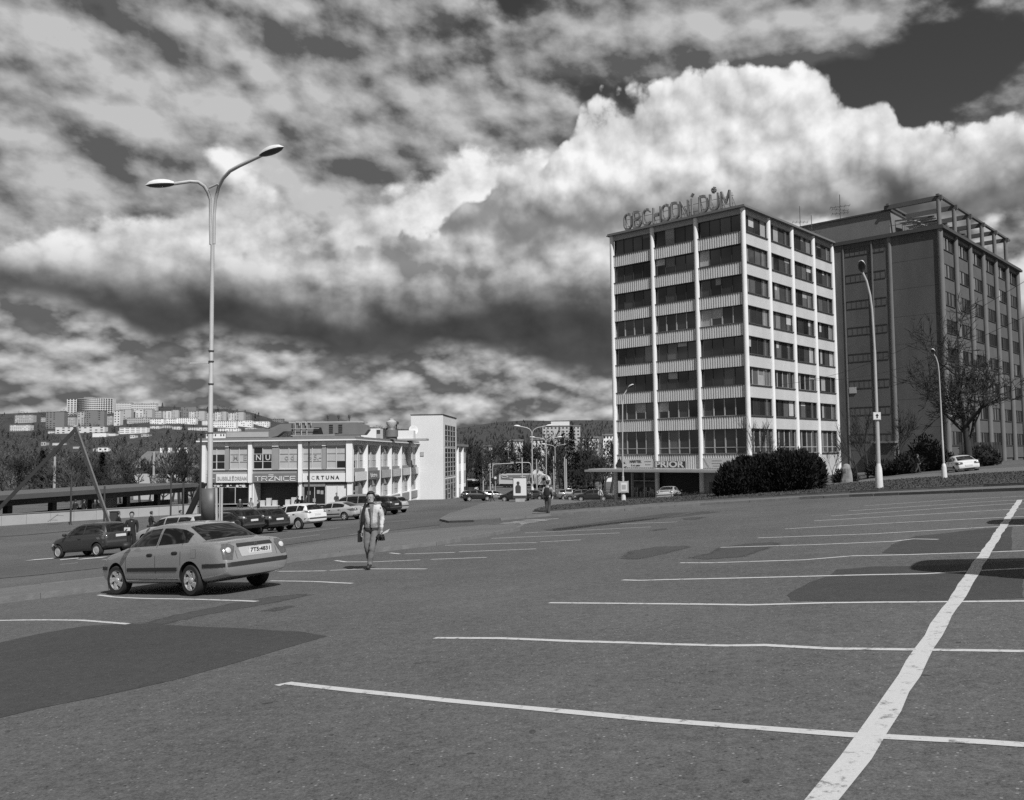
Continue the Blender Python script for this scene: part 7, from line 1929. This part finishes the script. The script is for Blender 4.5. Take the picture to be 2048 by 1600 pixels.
far_block('slanted pale house left of the junction', 968, 985, 893, 930, W_[3], 5, 3, d=300, depth=12)
# tiled house behind the bus station
a, b = at(296, 902, 190), at(364, 950, 190); w = b.x - a.x
o = thing('house', 'long low house with a grey tiled hip roof and pale chimneys behind the bus station', 'house', ((a.x + b.x) / 2, 190, b.z)); hz = at(330, 935, 190).z - b.z; rt_ = a.z - b.z
MB().box(-w / 2 - 3, w / 2 - 1, 0, 9, -6, hz).build('wall', W_[2], o)
mb = MB(); mb.add([(-w / 2 - 4, -1, hz), (w / 2, -1, hz), (w / 2, 10, hz), (-w / 2 - 4, 10, hz), (-w / 2 - 2, 4.5, rt_), (w / 2 - 2.4, 4.5, rt_)], [(0, 1, 5, 4), (1, 2, 5), (2, 3, 4, 5), (3, 0, 4), (0, 3, 2, 1)]); mb.build('roof', mat('roof_tile', .13, .8, .2, 1.2), o)
for i in range(4): MB().box(-w / 2 + 1 + i * 1.8, -w / 2 + 1.5 + i * 1.8, 4, 5, rt_ - .5, rt_ + .7).build('chimney', W_[4], o)
for i in range(4): MB().box(-w / 2 + i * 1.9, -w / 2 + .9 + i * 1.9, -.08, 0, .3, hz - .6).build('window', M_FWIN, o)

# ---- woodland on the hills: one mass nobody could count
rs = np.random.RandomState(4)
def proto(kind, seed):
    r2 = np.random.RandomState(seed); tri = []
    if kind == 'bare':
        for _ in range(46):
            v = r2.normal(size=3); v /= np.linalg.norm(v); k = r2.rand() ** .4; c = np.array([v[0] * .42, v[1] * .42, .58 + v[2] * .42]) * 1.0
            c[:2] *= k; c[2] = .15 + (c[2] - .15) * (.3 + .7 * k)
            d = np.array([v[0] * .6, v[1] * .6, .7 + r2.rand() * .3]) + r2.normal(size=3) * .25; d /= np.linalg.norm(d); s = .10 + r2.rand() * .18
            wv = np.cross(d, r2.normal(size=3)); wv /= np.linalg.norm(wv); wv *= .012 + r2.rand() * .03
            tri.append((c - wv, c + wv, c + d * s))
    else:
        for _ in range(30):
            t = r2.rand(); an = r2.rand() * 6.283; rad = .26 * (1 - t) ** .8 * (.5 + .5 * r2.rand()); c = np.array([rad * np.cos(an), rad * np.sin(an), .05 + t * .9])
            d = np.array([np.cos(an), np.sin(an), -.3]); wv = np.array([-np.sin(an), np.cos(an), 0]) * .08
            tri.append((c - wv, c + wv, c + d * .14 + np.array([0, 0, -.02]))); tri.append((c - wv, c + wv, c + np.array([0, 0, .14])))
    return np.array(tri)
PB = [proto('bare', i) for i in range(5)]; PC = [proto('con', i) for i in range(3)]
def woodland(name, label, pts, m):
    """pts: (x, y, z, height, kind)"""
    vs = []
    for x, y, z, hh, con in pts:
        p = (PC if con else PB)[rs.randint(3 if con else 5)]; a = rs.rand() * 6.283; c, s = np.cos(a), np.sin(a)
        q = p.reshape(-1, 3) * np.array([hh * (.85 + rs.rand() * .5), hh * (.85 + rs.rand() * .5), hh]); q = np.stack([q[:, 0] * c - q[:, 1] * s, q[:, 0] * s + q[:, 1] * c, q[:, 2]], 1)
        vs.append(q + np.array([x, y, z - .6]))
    V_ = np.concatenate(vs); me = bpy.data.meshes.new(name); n = len(V_) // 3
    me.from_pydata(V_.tolist(), [], np.arange(n * 3).reshape(-1, 3).tolist()); me.materials.append(m)
    o = place(name, me); return tag(o, label, 'woodland', kind='stuff')
def hidden(px, py, d, hh=8.0):
    k = FOC / d; w = hh * .42 * k; t = hh * .95 * k
    return any(px + w > x0 and px - w < x1 and py - t < yb - (yb - yt) * .25 and py > yt - 2 and d < bd_ + 20 for x0, x1, yt, yb, bd_ in BLD)
wb, wc, wl = [], [], []
for _ in range(9000):
    px = rs.uniform(-260, 2300); t = rs.rand() ** .75; d = 345 + (1880 - 345) * t
    py = hill_y(px, d); hh = rs.uniform(6, 12)
    if hidden(px, py, d, hh): continue
    if px < 620 and 800 < py < 862 and rs.rand() < .45: continue
    if px > 800: hh *= .55
    p = at(px, py, d); con = (px > 880 and py < 900) or rs.rand() < .22
    (wc if con else (wl if rs.rand() < .25 else wb)).append((p.x, p.y, p.z, hh, con))
for _ in range(1500):
    px = rs.uniform(-260, 2300); d = rs.uniform(262, 345); p = at(px, 980, d)
    if hidden(px, 960, d, 6): continue
    if 995 < px < 1110: continue
    (wl if rs.rand() < .3 else wb).append((p.x, p.y, T(p.x, d), rs.uniform(4, 8), False))
woodland('woodland', 'bare deciduous woodland covering the hillsides', wb, mat('bare_woodland', .062, .95, .5, .05))
woodland('woodland', 'paler scrub and orchard trees scattered over the hillsides', wl, mat('pale_woodland', .11, .95, .5, .05))
woodland('woodland', 'dark spruce forest along the ridge behind the junction', wc, mat('spruce_woodland', .028, .95, .5, .05))
